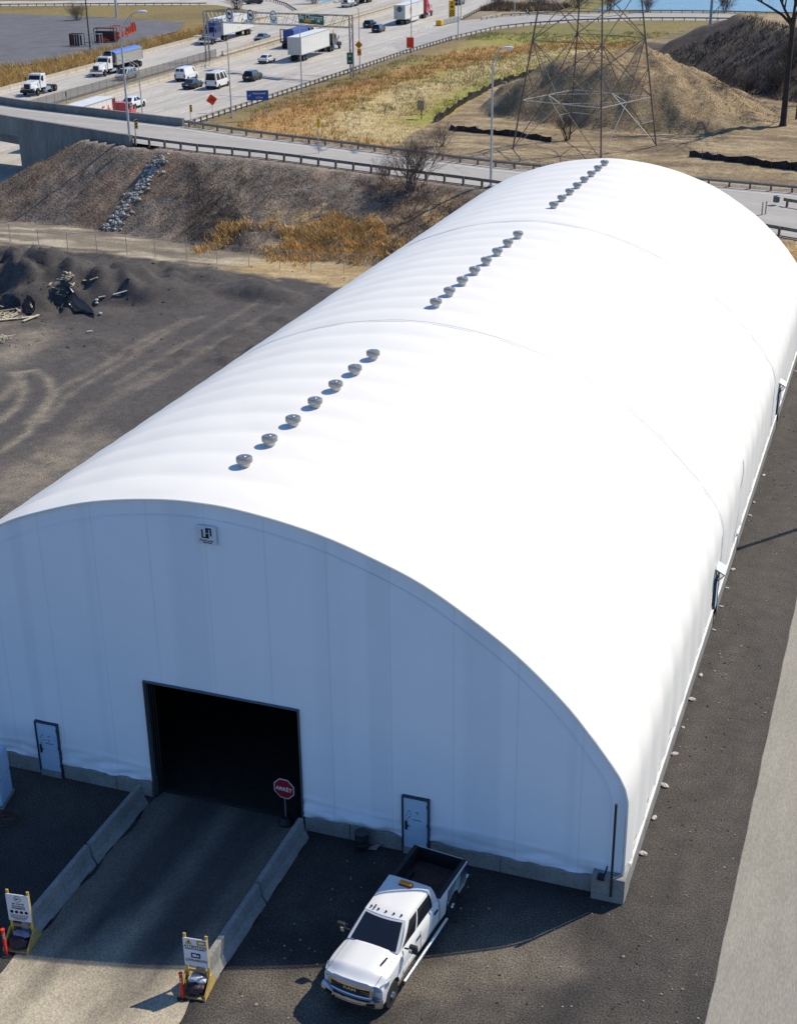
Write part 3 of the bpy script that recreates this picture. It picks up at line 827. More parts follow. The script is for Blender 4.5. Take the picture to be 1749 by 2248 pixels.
# ---- maker's plate high on the end wall
lg = thing('maker_sign', 'small pale square sign with a dark blue interlocking logo high on the dome end wall', 'sign', (0, 0, 0))
q = [GY(*p, -.09) for p in ((431, 1151), (474, 1156), (478, 1197), (436, 1191))]
lx0, lx1 = (q[0][0]+q[3][0])/2, (q[1][0]+q[2][0])/2; lz1, lz0 = (q[0][2]+q[1][2])/2, (q[2][2]+q[3][2])/2
lg.location = ((lx0+lx1)/2, -.09, (lz0+lz1)/2)
W, Hh = lx1-lx0, lz1-lz0
MB().box((0, -.03, 0), (W, .04, Hh)).build('panel', mat('sign_plate', (.66, .69, .74), .5, var=.05, scale=4), lg)
M_navy = mat('navy_print', (.010, .028, .11), .5, var=.1); M_ink = mat('black_print', (.008, .009, .014), .5, var=.1)
def rects(name, rs, m, par, y=-.056):
    b = MB()
    for x0, x1, z0, z1 in rs: b.span((x0*W, y-.006, z0*Hh), (x1*W, y+.004, z1*Hh))
    return b.build(name, m, par)
rects('emblem', [(-.03, .12, .13, .40), (.121, .19, .33, .40), (.19, .27, -.02, .40)], M_navy, lg)
rects('emblem', [(-.24, -.17, -.16, .30), (-.17, -.04, -.16, -.10), (-.04, .12, -.16, .09)], M_ink, lg)
text('FinaCover', .17*W, facing((0, -.058, -.29*Hh), 0), M_ink, lg)
rects('lettering_line', [(-.2, .26, -.42, -.385)], M_ink, lg)
# ---- lightning / cable pipe at the right front corner
pp = thing('conduit_pipe', 'thin dark upright pipe at the right front corner of the dome', 'pipe', (14.72, -.50, .0))
MB().tube([(0, 0, .3), (0, 0, 4.1)], .045, 8).build('pipe', M_steel_dark, pp)
hk = MB(); hk.tube([(-.22, .3, 1.3), (-.25, .22, 1.12), (-.3, .14, 1.0), (-.38, .15, .98)], .03, 6); hk.span((-.5, .02, .86), (-.26, .26, 1.0)); hk.build('cable_box', M_blk, pp)
# ---- canopies over the two side doors
def side_canopy(px, py, y_len, label):
    p = GX(px, py, 15.1)
    c = thing('door_canopy', label, 'canopy', (15.08, p[1], 0), group='canopies over the side doors')
    z = p[2]
    M = mat('canopy_sheet', (.62, .68, .72), .45, var=.05, scale=2)
    w, d = .45, .42
    a = MB(); a.add([(0, -w, z+.30), (0, w, z+.30), (d, w, z+.06), (d, -w, z+.06), (0, -w, z+.26), (0, w, z+.26), (d, w, z+.02), (d, -w, z+.02)], [(0, 1, 2, 3), (7, 6, 5, 4), (0, 3, 7, 4), (1, 0, 4, 5), (2, 1, 5, 6), (3, 2, 6, 7)])
    a.build('roof_sheet', M, c)
    for s in (-w+.05, w-.05):
        b = MB(); b.bar((.02, s, z+.22), (d-.03, s, z+.0), .035); b.bar((.02, s, z-.40), (d-.03, s, z-.01), .035); b.bar((.03, s, z+.25), (.03, s, z-.45), .035); b.build('bracket', M_steel_dark, c)
    MB().span((-.02, -.42, .2), (.06, .42, 2.2)).build('door', M_door, c)
    f = MB(); f.span((-.02, -.48, 0), (.09, -.43, 2.28)); f.span((-.02, .43, 0), (.09, .48, 2.28)); f.span((-.02, -.43, 2.21), (.088, .43, 2.28)); f.build('door_frame', M_steel_dark, c)
    return c
side_canopy(1574, 1253, 1.7, 'pale sloping canopy on dark brackets over the nearer side door of the dome')
side_canopy(1711, 845, 1.7, 'pale sloping canopy on dark brackets over the farther side door of the dome')
# ---- roof ventilators along the ridge, three rows
vp = MB(); vp.lathe([(.36, .0), (.36, .03), (.27, .05), (.27, .06)], n=20)
base_me = vp.mesh('flashing', M_fab, True)
vc = MB(); vc.lathe([(.27, .03), (.27, .24), (.30, .26), (.30, .28)], n=20); collar_me = vc.mesh('collar', M_galv, True)
M_vent = mat('brushed_vent_steel', (.37, .35, .325), .42, .85, var=.12, scale=4)
vt = MB(); vt.lathe([(.36, .28), (.375, .30), (.375, .47), (.36, .50), (.30, .515), (.29, .535), (.08, .542), (.06, .56), (.0, .562)], n=24); cap_me = vt.mesh('cap', M_vent, True, 30)
i = 0
for y0, n in ((3.3147, 7), (25.0771, 8), (48.8691, 8)):
    for j in range(n):
        v = bpy.data.objects.new('roof_vent', collar_me); COL.objects.link(v); v.parent = bld; v.location = (0, y0+j*2.1737, 12.68); v.scale = (.8, .8, .8)
        inst('flashing', base_me, v, (0, 0, .03)); inst('vent_cap', cap_me, v, rot=(0, 0, i*.7)); i += 1
# ------------------------------------------------------------------ concrete barriers beside the driveway
JERSEY = [(-.30, 0), (.30, 0), (.30, .08), (.145, .34), (.09, .86), (-.09, .86), (-.145, .34), (-.30, .08)]
def jersey_mesh(L, name='barrier', hs=1.0, ws=1.0, notch=True):
    b = MB(); n = 6
    P = [(0, -L/2+L*i/n, 0) for i in range(n+1)]
    b.sweep(P, [(a*ws, c*hs) for a, c in JERSEY])
    return b
def barrier(a, b, label, z=0.0):
    a = np.array(a); b = np.array(b); L = float(np.hypot(*(b-a)))-.05
    t = thing('concrete_barrier', label, 'barrier', ((a[0]+b[0])/2, (a[1]+b[1])/2, z), math.atan2(b[1]-a[1], b[0]-a[0])-R(90), group='concrete barriers flanking the driveway')
    jersey_mesh(L).build('body', M_conc_grey, t, bevel=.025, seg=2)
    s = MB()
    for q in (-.3, .3): s.span((-.304, q*L-.3, .0), (.304, q*L+.3, .075))
    s.build('forklift_slot', M_blk, t)
    return t
barrier((-3.25, -.55), (-3.2, -4.35), 'grey concrete barrier on the left of the driveway, its end touching the dome wall')
barrier((-3.22, -4.4), (-3.12, -8.55), 'grey concrete barrier on the left of the driveway, ending behind the left notice board')
barrier((3.33, -.5), (3.36, -4.3), 'grey concrete barrier on the right of the driveway, nearest the octagonal stop sign')
barrier((3.38, -4.35), (3.40, -8.5), 'concrete barrier on the right of the driveway with its end lit by the sun')
# ------------------------------------------------------------------ notice boards on timber frames
M_yel = mat('yellow_timber_paint', (.62, .42, .07), .7, var=.15, scale=5)
M_board = mat('white_sign_board', (.70, .70, .72), .5, var=.03, scale=4)
M_bag = mat('dark_plastic_bag', (.03, .018, .026), .28, var=.3, scale=6, bump=.03, bump_scale=14)
M_bagw = mat('pale_plastic_bag', (.62, .60, .60), .3, var=.1, scale=7, bump=.04, bump_scale=14)
M_red = mat('fluorescent_red', (.75, .035, .02), .5, var=.05, scale=3)
M_ply = mat('plywood', (.36, .24, .11), .8, var=.2, scale=5)
def notice_board(loc, rz, label, left, sc=1.0):
    t = thing('notice_board', label, 'sign', loc, rz, scale=sc)
    for s in (-1, 1):
        b = MB(); b.bar((s*.36, .06, 0), (s*.36, .06, 2.02), .045, .09); b.build('post', M_yel, t, bevel=.006)
        b = MB(); b.prism([(-.62, .0), (.42, .0), (.36, .16), (.1, .52), (-.02, .52), (-.55, .14)], s*.36-.025+s*.06, s*.36+.025+s*.06, plane='YZ'); b.build('side_plate', mat('weathered_yellow_timber', (.48, .33, .10), .8, var=.25, scale=6), t)
    b = MB(); b.span((-.42, -.60, .02), (.42, .36, .07)); b.build('base_board', M_ply, t)
    b = MB(); b.bar((-.40, .1, .55), (.40, .1, .55), .05, .09); b.build('crossbar', M_ply, t)
    p = MB(); p.span((-.40, -.012, .82), (.40, .012, 1.90)); pan = p.build('panel', M_board, t)
    rr = random.Random(3 if left else 5)
    def bag(c, r, m):
        n, q = 12, 8; b = MB(); vs = []
        for i in range(q+1):
            th = math.pi*i/q
            for j in range(n):
                a = 2*math.pi*j/n; k = 1+rr.uniform(-.13, .13)
                vs.append((c[0]+r[0]*math.sin(th)*math.cos(a)*k, c[1]+r[1]*math.sin(th)*math.sin(a)*k, max(.07, c[2]+r[2]*math.cos(th)*k)))
        b.add(vs, [(i*n+j, i*n+(j+1) % n, (i+1)*n+(j+1) % n, (i+1)*n+j) for i in range(q) for j in range(n)])
        return b
    sb = thing('sandbag', ('dark sandbag with a grey-blue fold' if left else 'shiny dark and silver ballast bag')+' on the base of the '+('left' if left else 'right')+' notice board', 'sandbag', loc, rz, group='ballast bags on the notice boards', scale=sc)
    bag((.0, -.30, .20), (.36, .28, .2), None).build('bag', M_bag, sb, smooth=True, angle=25)
    bag((.02, -.10, .36), (.33, .16, .13), None).build('bag_fold', M_bagw if not left else mat('bluish_bag', (.2, .22, .3), .35, var=.2, scale=6), sb, smooth=True, angle=25)
    F = lambda x, z, y=-.0145: facing((x, y, z), 0)
    M_dk = M_ink
    if left:
        r = MB(); r.lathe([(.105, -.016), (.125, -.016), (.125, -.012), (.105, -.012)], (0, 0, 1.72), 20, axis='Y', cap=False); r.build('emblem', M_dk, pan)
        e = MB(); e.add([(-.07, -.015, 1.70), (-.01, -.015, 1.69), (.06, -.015, 1.735), (.02, -.015, 1.755), (-.02, -.015, 1.74), (-.05, -.015, 1.775)], [(0, 1, 2, 3, 4, 5)]); e.build('emblem', M_dk, pan)
        M_tl = mat('teal_ink', (.01, .06, .085), .5, var=.1)
        text('EN CAS DE', .085, F(0, 1.52), M_dk, pan, bold=.002); text('déversement', .085, F(0, 1.43), M_tl, pan, bold=.002); text('D\'URGENCE', .085, F(0, 1.34), M_tl, pan, bold=.003)
        for i in range(4):
            r = MB(); r.lathe([(.062, -.016), (.062, -.012)], (-.255+i*.17, 0, 1.19), 16, axis='Y'); r.build('pictogram', M_dk, pan)
        rr = random.Random(9)
        for i, (w, z) in enumerate(((.6, 1.07), (.64, 1.02), (.6, .97), (.5, .93), (.36, .885))):
            r = MB(); x = -w/2
            while x < w/2-.03:
                l = min(rr.uniform(.04, .12), w/2-x); r.span((x, -.016, z-.011), (x+l, -.0125, z+.011)); x += l+.02
            r.build('lettering_line', M_dk, pan)
    else:
        M_oc = mat('ochre_print', (.40, .28, .03), .5, var=.08)
        r = MB(); r.prism([(-.33, 1.67), (-.09, 1.67), (-.21, 1.87)], -.016, -.0125); r.build('emblem', M_oc, pan)
        r = MB(); r.span((.06, -.016, 1.66), (.36, -.0125, 1.86)); r.build('emblem', M_oc, pan)
        r = MB(); r.span((.12, -.018, 1.74), (.3, -.0165, 1.80)); r.build('emblem', M_board, pan)
        text('!', .15, F(-.21, 1.74, -.017), M_dk, pan, bold=.002)
        text('ATTENTION', .135, F(0, 1.58), M_dk, pan, bold=.002)
        text('ZONE DE CHARGEMENT', .062, F(0, 1.49), M_dk, pan, bold=.002)
        r = MB(); r.span((-.16, -.016, 1.14), (.15, -.0125, 1.34)); r.build('emblem', M_navy, pan)
        r = MB(); r.span((-.11, -.018, 1.20), (.02, -.0165, 1.29)); r.span((.03, -.018, 1.20), (.10, -.0165, 1.26)); r.build('emblem', M_board, pan)
        text('LIVRAISON', .145, F(0, 1.04), M_dk, pan, bold=.002)
    return t
b1 = (G(20, 2076)+G(59, 2086))/2
notice_board((b1[0], b1[1]+.35, .015), R(8), 'tall white notice board with yellow edges in the shade, four round pictograms', True, 1.0)
b2 = (G(408, 2176)+G(441, 2188))/2
notice_board((b2[0]+.02, b2[1]+.35, .015), R(6), 'white ATTENTION LIVRAISON notice board with yellow posts in the sun', False, 1.0)
# ------------------------------------------------------------------ red delineator posts
def delineator(p, label, h):
    t = thing('delineator_post', label, 'post', p, group='red delineator posts at the driveway mouth')
    b = MB(); b.lathe([(.055, .03), (.055, h-.12), (.05, h-.11), (.05, h-.06), (.068, h-.05), (.068, h-.01), (.03, h)], n=12); b.build('tube', M_red, t, smooth=True, angle=30)
    b = MB(); b.lathe([(.057, h-.36), (.057, h-.29)], n=12); b.lathe([(.057, h-.25), (.057, h-.18)], n=12); b.build('reflective_band', M_galv, t, smooth=True)
    b = MB(); b.lathe([(.2, 0), (.19, .03), (.08, .05), (.06, .06)], n=14); b.build('foot', M_blk, t)
p1 = G(15, 2096); p2 = G(402, 2192)
delineator(p1, 'red delineator post in the shade at the left edge by the left notice board', HT(p1, 8, 2039))
delineator(p2, 'red delineator post in the sun in front of the ATTENTION board', HT(p2, 400, 2135))
# ------------------------------------------------------------------ octagonal stop sign
sp = G(628, 1808)
st = thing('stop_sign', 'red octagonal ARRÊT stop sign on a grey post beside the dark opening', 'sign', (sp[0], sp[1], 0), R(-4))
hz = HT(sp, 628, 1731)
b = MB(); b.bar((0, .03, .1), (0, .03, hz+.3), .06, .04); b.build('post', M_galv, st)
b = MB(); b.lathe([(.3, 0), (.3, .10), (.16, .3), (.08, .32)], n=12); b.build('base', M_blk, st)
ro = .445
oc = lambda r: [(r*math.cos(R(22.5+45*i)), hz+r*math.sin(R(22.5+45*i))) for i in range(8)]
b = MB(); b.prism(oc(ro), -.012, .006); pl = b.build('panel', mat('white_reflective', (.7, .68, .68), .4, var=.03), st)
b = MB(); b.prism(oc(ro-.03), -.018, -.0125); b.build('red_face', mat('stop_red', (.26, .012, .022), .45, var=.06), pl)
text('ARRÊT', .225, facing((0, -.021, hz-.02), 0), MATS['white_reflective'], pl, bold=.003)
# ------------------------------------------------------------------ barrel, litter, white cabinet at the edge
bp = G(805, 1846)
t = thing('rubbish_barrel', 'dark open-topped barrel standing against the footing left of the right-hand door', 'barrel', (bp[0], -.45, 0), scale=.82)
b = MB(); b.lathe([(.27, 0), (.30, .02), (.30, .28), (.315, .30), (.30, .32), (.30, .58), (.315, .60), (.30, .62), (.31, .88), (.28, .88), (.27, .1)], n=20)
b.build('drum', mat('dark_drum', (.02, .021, .024), .5, var=.25, scale=5), t, smooth=True)
b = MB(); b.lathe([(.30, .87), (.325, .885), (.30, .90), (.285, .885)], n=20); b.build('rim', M_steel_dark, t, smooth=True)
rr = random.Random(4)
for i, (px, py, l, n, lab) in enumerate(((820, 1862, .5, 'litter', 'crumpled pale litter on the ground right of the dark barrel'), (838, 1858, .3, 'litter', 'small reddish scrap of litter between the barrel and the right-hand door'))):
    p = G(px, py); b = MB()
    vs = [(rr.uniform(-1, 1)*l/2, rr.uniform(-1, 1)*l/2, rr.uniform(.01, .12)) for _ in range(9)]
    b.add(vs, [(0, 1, 2), (1, 3, 4, 2), (4, 5, 6), (5, 7, 8, 6), (0, 2, 7)])
    o = b.build(n, mat('litter_%d' % i, ((.28, .27, .26), (.22, .06, .05))[i], .8, var=.2), None); o.location = (p[0], p[1], .02); tag(o, lab, 'litter')
cp = G(8, 1790)
t = thing('white_cabinet', 'white panelled cabinet cut by the left edge of the picture', 'cabinet', (cp[0]-.92, cp[1]+.75, 0), R(14))
MB().span((-.55, -.55, .12), (.55, .55, 1.05)).build('lower_panel', M_door, t, bevel=.02); MB().span((-.55, -.55, 1.10), (.55, .55, 2.15)).build('upper_panel', M_door, t, bevel=.02)
MB().span((-.6, -.6, 0), (.6, .6, .12)).build('plinth', M_conc_grey, t)
wp = G(18, 1800); b = MB(); rr = random.Random(12)
for _ in range(14):
    a = rr.uniform(0, 6.28); r0 = rr.uniform(.25, .6); z = rr.uniform(.03, .35); tl = rr.uniform(-.4, .4)
    b.tube([(r0*math.cos(a+k*.7), r0*math.sin(a+k*.7)*.8, max(.01, z+tl*r0*math.cos(k*.7))) for k in range(8)], .008, 4)
o = b.build('wire_tangle', mat('rusty_wire', (.14, .09, .06), .7, .4, var=.2), None); o.location = (wp[0], wp[1], 0); tag(o, 'tangle of thin rusty wire on the ground by the white cabinet', 'wire')
# ------------------------------------------------------------------ pale stones along the right-hand wall
M_stone = mat('pale_stone', (.58, .52, .46), .9, var=.2, scale=5, bump=.02)
def rock_mesh(seed, r=1.0, flat=.6, n=7, q=5):
    rr = random.Random(seed); b = MB(); vs = []
    for i in range(q+1):
        th = math.pi*i/q
        for j in range(n):
            a = 2*math.pi*j/n; k = r*(1+rr.uniform(-.22, .22))
            vs.append((k*math.sin(th)*math.cos(a), k*math.sin(th)*math.sin(a), k*flat*math.cos(th)))
    b.add(vs, [(i*n+j, i*n+(j+1) % n, (i+1)*n+(j+1) % n, (i+1)*n+j) for i in range(q) for j in range(n)])
    return b
rocks = [rock_mesh(s).mesh('stone', M_stone) for s in range(5)]
for i, (px, py, s) in enumerate(((1400, 1873, .2), (1424, 1794, .18), (1449, 1724, .22), (1471, 1655, .2), (1493, 1597, .11), (1510, 1535, .2), (1538, 1483, .17), (1556, 1382, .12), (1600, 1250, .17), (1640, 1132, .16), (1585, 1290, .12), (1652, 1103, .14), (1570, 1330, .13), (1675, 1044, .16), (1735, 815, .16))):
    s *= .7; p = G(px, py); o = inst('stone', rocks[i % 5], None, (max(p[0], 15.28), p[1], s*.25), (0, 0, i*1.3), (s*1.2, s*.8, s*.8))
    tag(o, 'pale stone lying on the gravel along the right wall of the dome', 'stone', 'pale stones along the right wall of the dome')
# ------------------------------------------------------------------ pick-up truck
M_wp = mat('white_car_paint', (.74, .74, .73), .28, var=.015, scale=1, coat=.7)
M_glass = mat('dark_car_glass', (.012, .015, .02), .06, var=.2, scale=1, spec=.6, coat=.5)
M_tyre = mat('tyre_rubber', (.022, .021, .02), .85, var=.2, scale=6)
M_rim = mat('wheel_rim', (.42, .42, .42), .35, .8, var=.1, scale=4)
M_rimd = mat('dark_wheel_rim', (.05, .05, .055), .45, .6, var=.1, scale=4)
M_chrome = mat('chrome', (.72, .73, .75), .12, 1.0, var=.02, scale=2)
M_amber = mat('amber_lens', (.78, .26, .015), .25, var=.1, scale=12)
M_redl = mat('red_lens', (.35, .012, .012), .25, var=.1, scale=5)
M_lamp = mat('clear_lamp', (.26, .30, .36), .12, var=.1, scale=8, coat=.6)
M_trim = mat('black_trim', (.02, .02, .022), .6, var=.2, scale=4)
def wheel(parent, x, y, r, w, side, rim=M_rim, z=None):
    b = MB(); s = side
    b.lathe([(r*.60, -w/2), (r*.93, -w/2), (r, -w*.32), (r, w*.32), (r*.93, w/2), (r*.60, w/2)], n=24, axis='Y')
    t = b.build('wheel', M_tyre, parent, smooth=True, angle=35); t.location = (x, y, z if z is not None else r)
    b = MB(); b.lathe([(r*.63, s*w*.30), (r*.63, s*w*.42), (r*.55, s*w*.46), (r*.48, s*w*.28), (r*.24, s*w*.30), (r*.22, s*w*.50), (r*.10, s*w*.52)], n=20, axis='Y'); b.build('rim', rim, t, smooth=True, angle=35)
    return t
def pickup(loc, rz, sc, label):
    t = thing('pickup_truck', label, 'pickup truck', loc, rz, scale=sc)
    FX, RX, WR = 1.95, -2.40, .42
    def plan(v):                                   # nose rounded in plan
        x, y, z = v
        return (x-(.20*(abs(y)/.98)**2.4)*float(sstep(1.9, 2.75, x)), y, z)
    def zb(x, cx): # bottom edge with wheel arch
        d = abs(x-cx); r = .53
        return .50 if d > r else max(.50, .41+math.sqrt(max(0, r*r-d*d)))
    # front clip and cab lower body
    xs = np.concatenate([np.linspace(2.74, 1.30, 40), np.linspace(1.26, -1.44, 38)])
    b = MB(); rows = []
    for x in xs:
        f = float(sstep(2.75, 2.3, x)); g = float(sstep(1.35, 1.15, x))
        w = .955+.045*math.exp(-((x-FX)/.6)**2)
        zs = 1.12+.13*f; zh = 1.20+.12*f; zc = 1.27+.12*f+.03*f
        zs = zs*(1-g)+1.24*g; zh = zh*(1-g)+1.36*g; zc = zc*(1-g)+1.37*g
        z0 = zb(x, FX)
        half = [(w-.02, z0), (w, max(z0+.02, .80)), (w, max(z0+.04, 1.0)), (w-.03, max(zs, z0+.06)), (w-.13, zh), (.62, zc-.05), (.55, zc-.005), (.25, zc+.015), (0, zc+.02)]
        rows.append([plan((x, y, z)) for y, z in half]+[plan((x, -y, z)) for y, z in half[-2::-1]])
    n = len(rows[0]); b.add([p for r_ in rows for p in r_], [(i*n+j, i*n+j+1, (i+1)*n+j+1, (i+1)*n+j) for i in range(len(rows)-1) for j in range(n-1)])
    b.add(rows[0], [tuple(range(n))]); b.add(rows[-1], [tuple(range(n))[::-1]])
    body = b.build('body', M_wp, t, smooth=True, angle=38)
    MB().span((-3.5, -.80, .42), (2.5, .80, .62)).build('underbody', M_trim, t)
    MB().span((1.35, -.86, .5), (2.5, .86, 1.02)).build('wheel_well', M_trim, t); 
    # door shut lines, hood creases, fender line
    ln_ = MB()
    for s in (-1, 1):
        for x in (1.18, -.06, -1.42): ln_.bar((x, s*.957, .58), (x, s*.957, 1.24), .012, .010)
        ln_.bar((1.18, s*.957, .56), (-1.42, s*.957, .56), .012)
        P = [plan((x, s*.80, 1.305+.025*float(sstep(2.7, 2.2, x)))) for x in np.linspace(2.66, 1.3, 8)]
        for p, q in zip(P[:-1], P[1:]): ln_.bar(p, q, .012, .02)
    ln_.build('shut_line', mat('shut_line', (.12, .12, .13), .6), body)
    # cab top
    c = MB()
    B = [(1.27, .86), (-1.42, .88)]; T = [(.42, .68), (-1.30, .72)]; zb_, zt = 1.36, 1.90
    def side_pt(u, v, s):          # u along from front to back, v up
        x = (B[0][0]+(B[1][0]-B[0][0])*u)*(1-v)+(T[0][0]+(T[1][0]-T[0][0])*u)*v
        w = (B[0][1]+(B[1][1]-B[0][1])*u)*(1-v)+(T[0][1]+(T[1][1]-T[0][1])*u)*v
        return np.array((x, s*(w+.03*math.sin(math.pi*v)), zb_+(zt-zb_)*v))
    def front_pt(u, v, e=0):       # u across
        w = B[0][1]*(1-v)+T[0][1]*v; y = (2*u-1)*w
        return np.array((B[0][0]*(1-v)+T[0][0]*v+.09*(1-(2*u-1)**2)+.0+e*.8, y, zb_+(zt-zb_)*v+e*.5))
    def rear_pt(u, v, e=0):
        w = B[1][1]*(1-v)+T[1][1]*v
        return np.array((B[1][0]*(1-v)+T[1][0]*v-e, (2*u-1)*w, zb_+(zt-zb_)*v))
    def grid(fn, nu, nv, u0, u1, v0, v1, m, mb):
        vs = [fn(u0+(u1-u0)*i/nu, v0+(v1-v0)*j/nv) for i in range(nu+1) for j in range(nv+1)]
        mb.add(vs, [(i*(nv+1)+j, i*(nv+1)+j+1, (i+1)*(nv+1)+j+1, (i+1)*(nv+1)+j) for i in range(nu) for j in range(nv)], m)
    grid(lambda u, v: front_pt(u, v), 8, 4, 0, 1, 0, 1, 0, c); grid(lambda u, v: rear_pt(u, v), 4, 3, 0, 1, 0, 1, 0, c)
    for s in (-1, 1): grid(lambda u, v: side_pt(u, v, s), 6, 6, 0, 1, 0, 1, 0, c)
    def roof(u, v):
        x = T[0][0]+.09*(1-(2*v-1)**2)*(1-u)+(T[1][0]-T[0][0])*u; w = T[0][1]+(T[1][1]-T[0][1])*u
        return np.array((x, (2*v-1)*w, zt+.075*(1-(2*v-1)**4)*min(1, 6*u+.12, 5*(1-u)+.25)))
    grid(roof, 12, 10, 0, 1, 0, 1, 0, c)
    cab = c.build('cab', M_wp, t, smooth=True, angle=50)
    w = MB(); grid(lambda u, v: front_pt(u, v, .016), 10, 5, .055, .945, .05, .93, 0, w); w.build('windshield', M_glass, cab, smooth=True)
    w = MB(); grid(lambda u, v: rear_pt(u, v, .012), 6, 3, .12, .88, .2, .85, 0, w); w.build('rear_window', M_glass, cab, smooth=True)
    for s in (-1, 1):
        sp_ = lambda u, v: side_pt(u, v, s)+np.array((0, s*.012, .004))
        w = MB(); grid(lambda u, v: sp_(.07+.09*v+(.40-.07-.09*v)*u, v), 4, 5, 0, 1, .05, .86, 0, w); w.build('side_window', M_glass, cab, smooth=True)
        w = MB(); grid(lambda u, v: sp_(.455-.02*v+(.86-.455+.03*v)*u, v), 4, 5, 0, 1, .05, .86, 0, w); w.build('side_window', M_glass, cab, smooth=True)
        for x in (.12, -1.15):
            h = MB(); h.span((x-.12, s*.955, 1.10), (x+.12, s*.99, 1.145)); h.build('door_handle', M_trim, body)
        mr = MB(); mr.bar((.98, s*.90, 1.38), (.98, s*1.12, 1.40), .06, .05); mr.box((1.0, s*1.22, 1.46), (.13, .26, .27)); mr.build('mirror', M_trim, t, bevel=.03)
        mr = MB(); mr.box((1.075, s*1.15, 1.42), (.03, .12, .17)); mr.build('mirror_cap', M_chrome, t, bevel=.02)
        sb = MB(); sb.tube([(1.34, s*1.06, .42), (-1.75, s*1.06, .42)], .065, 10); sb.build('side_step', M_chrome, t, smooth=True)
        hl = MB()
        P = [plan((2.60, s*.64, .98)), plan((2.60, s*.64, 1.13)), plan((2.52, s*.90, 1.17)), plan((2.25, s*.985, 1.16)), plan((2.28, s*.985, 1.03)), plan((2.55, s*.88, .98))]
        P = [np.array(p)+np.array((.16 if i < 2 else .15 if i in (2, 5) else .06, s*(.0 if i < 2 else .035), .015)) for i, p in enumerate(P)]
        Q = [p-np.array((.2, s*.06, 0)) for p in P]
        hl.add(P+Q, [(0, 1, 2, 3, 4, 5)]+[(i, (i+1) % 6, (i+1) % 6+6, i+6) for i in range(6)]); hl.build('headlight', M_lamp, t)
        for x, r_ in ((FX, M_rimd), (RX, M_rimd)):
            wl = wheel(t, x, s*.83, WR, .29, s, r_)
            hb = MB(); hb.lathe([(.12, s*.13), (.10, s*.20), (.06, s*.21)], n=12, axis='Y'); hb.build('hub', M_chrome, wl, smooth=True)
        hv = MB()
        if s > 0: hv.bar((1.95, s*.62, 1.428), (1.62, s*.66, 1.435), .06, .012); hv.build('hood_vent', M_trim, body) if s > 0 else None
        # bed side
        bs = MB(); rows = []
        for x in np.linspace(-1.48, -3.62, 40):
            z0 = max(zb(x, RX), .52); wd = .965+.04*math.exp(-((x-RX)/.55)**2)-.03*float(sstep(-3.4, -3.6, x))
            rows.append([(x, s*(wd-.02), z0), (x, s*wd, max(z0+.02, .8)), (x, s*wd, max(z0+.03, 1.05)), (x, s*(.955), 1.30), (x, s*.93, 1.37), (x, s*.83, 1.37), (x, s*.82, .82)])
        n = 7; bs.add([p for r_ in rows for p in r_], [(i*n+j, i*n+j+1, (i+1)*n+j+1, (i+1)*n+j) for i in range(len(rows)-1) for j in range(n-1)])
        for r_ in (rows[0], rows[-1]): bs.add(r_, [tuple(range(n))])
        bsd = bs.build('bed_side', M_wp, t, smooth=True, angle=38)
        rl = MB(); rl.span((-1.49, s*.80, 1.368), (-3.6, s*.945, 1.385)); rl.build('bed_rail', M_trim, bsd)
        inn = MB(); inn.span((-1.49, s*.80, .82), (-3.57, s*.826, 1.366)); inn.span((-1.95, s*.58, .82), (-2.85, s*.80, 1.02)); inn.build('bed_liner', M_trim, bsd)
        # slanted stripes along the bed side
        for i, cc in enumerate(('b', 'b', 'b', 'b', 'g', 'g', 'b', 'b', 'b', 'b')):
            u = i/9; x = -1.85-1.45*u; dx = .095+.05*u; wdo = lambda x, z: s*(np.interp(z, [.8, 1.05, 1.30], [.965+.04*math.exp(-((x-RX)/.55)**2)]*2+[.955])+.014)
            z0 = max(zb(x-.1, RX)+.05, .68); stp = MB(); vs = []
            for k in range(5):
                z = 1.28-(1.28-z0)*k/4; xx = x-.22*(1-k/4)
                vs += [(xx, wdo(xx, z), z), (xx-dx*(1-.15*k), wdo(xx-dx, z), z)]
            stp.add(vs, [(2*k, 2*k+1, 2*k+3, 2*k+2) for k in range(4)])
            stp.build('stripe', mat('stripe_green', (.02, .33, .13), .4) if cc == 'g' else mat('stripe_navy', (.004, .02, .09), .4), bsd)
        tl = MB(); tl.span((-3.6, s*.86, 1.0), (-3.655, s*.95, 1.32)); tl.build('taillight', M_redl, t)
    f = MB(); f.span((-1.46, -.82, .80), (-3.58, .82, .83)); f.build('bed_floor', mat('rusty_bed_liner', (.075, .045, .038), .9, var=.35, scale=3), t)
    for i in range(9):
        q = MB(); y = -.72+i*.18; q.span((-1.5, y-.03, .831), (-3.52, y+.03, .845)); q.build('bed_rib', MATS['rusty_bed_liner'], t)
    f = MB(); f.span((-1.45, -.84, .6), (-1.50, .84, 1.37)); f.build('bulkhead', M_trim, t)
    f = MB(); f.span((-3.57, -.86, .72), (-3.64, .86, 1.37)); f.build('tailgate', M_wp, t, bevel=.02)
    f = MB(); f.span((-3.60, -.80, .8), (-3.565, .80, 1.372)); f.build('tailgate_liner', M_trim, t)
    f = MB(); f.span((-3.64, -.95, .48), (-3.82, .95, .66)); f.build('rear_bumper', M_chrome, t, bevel=.03)
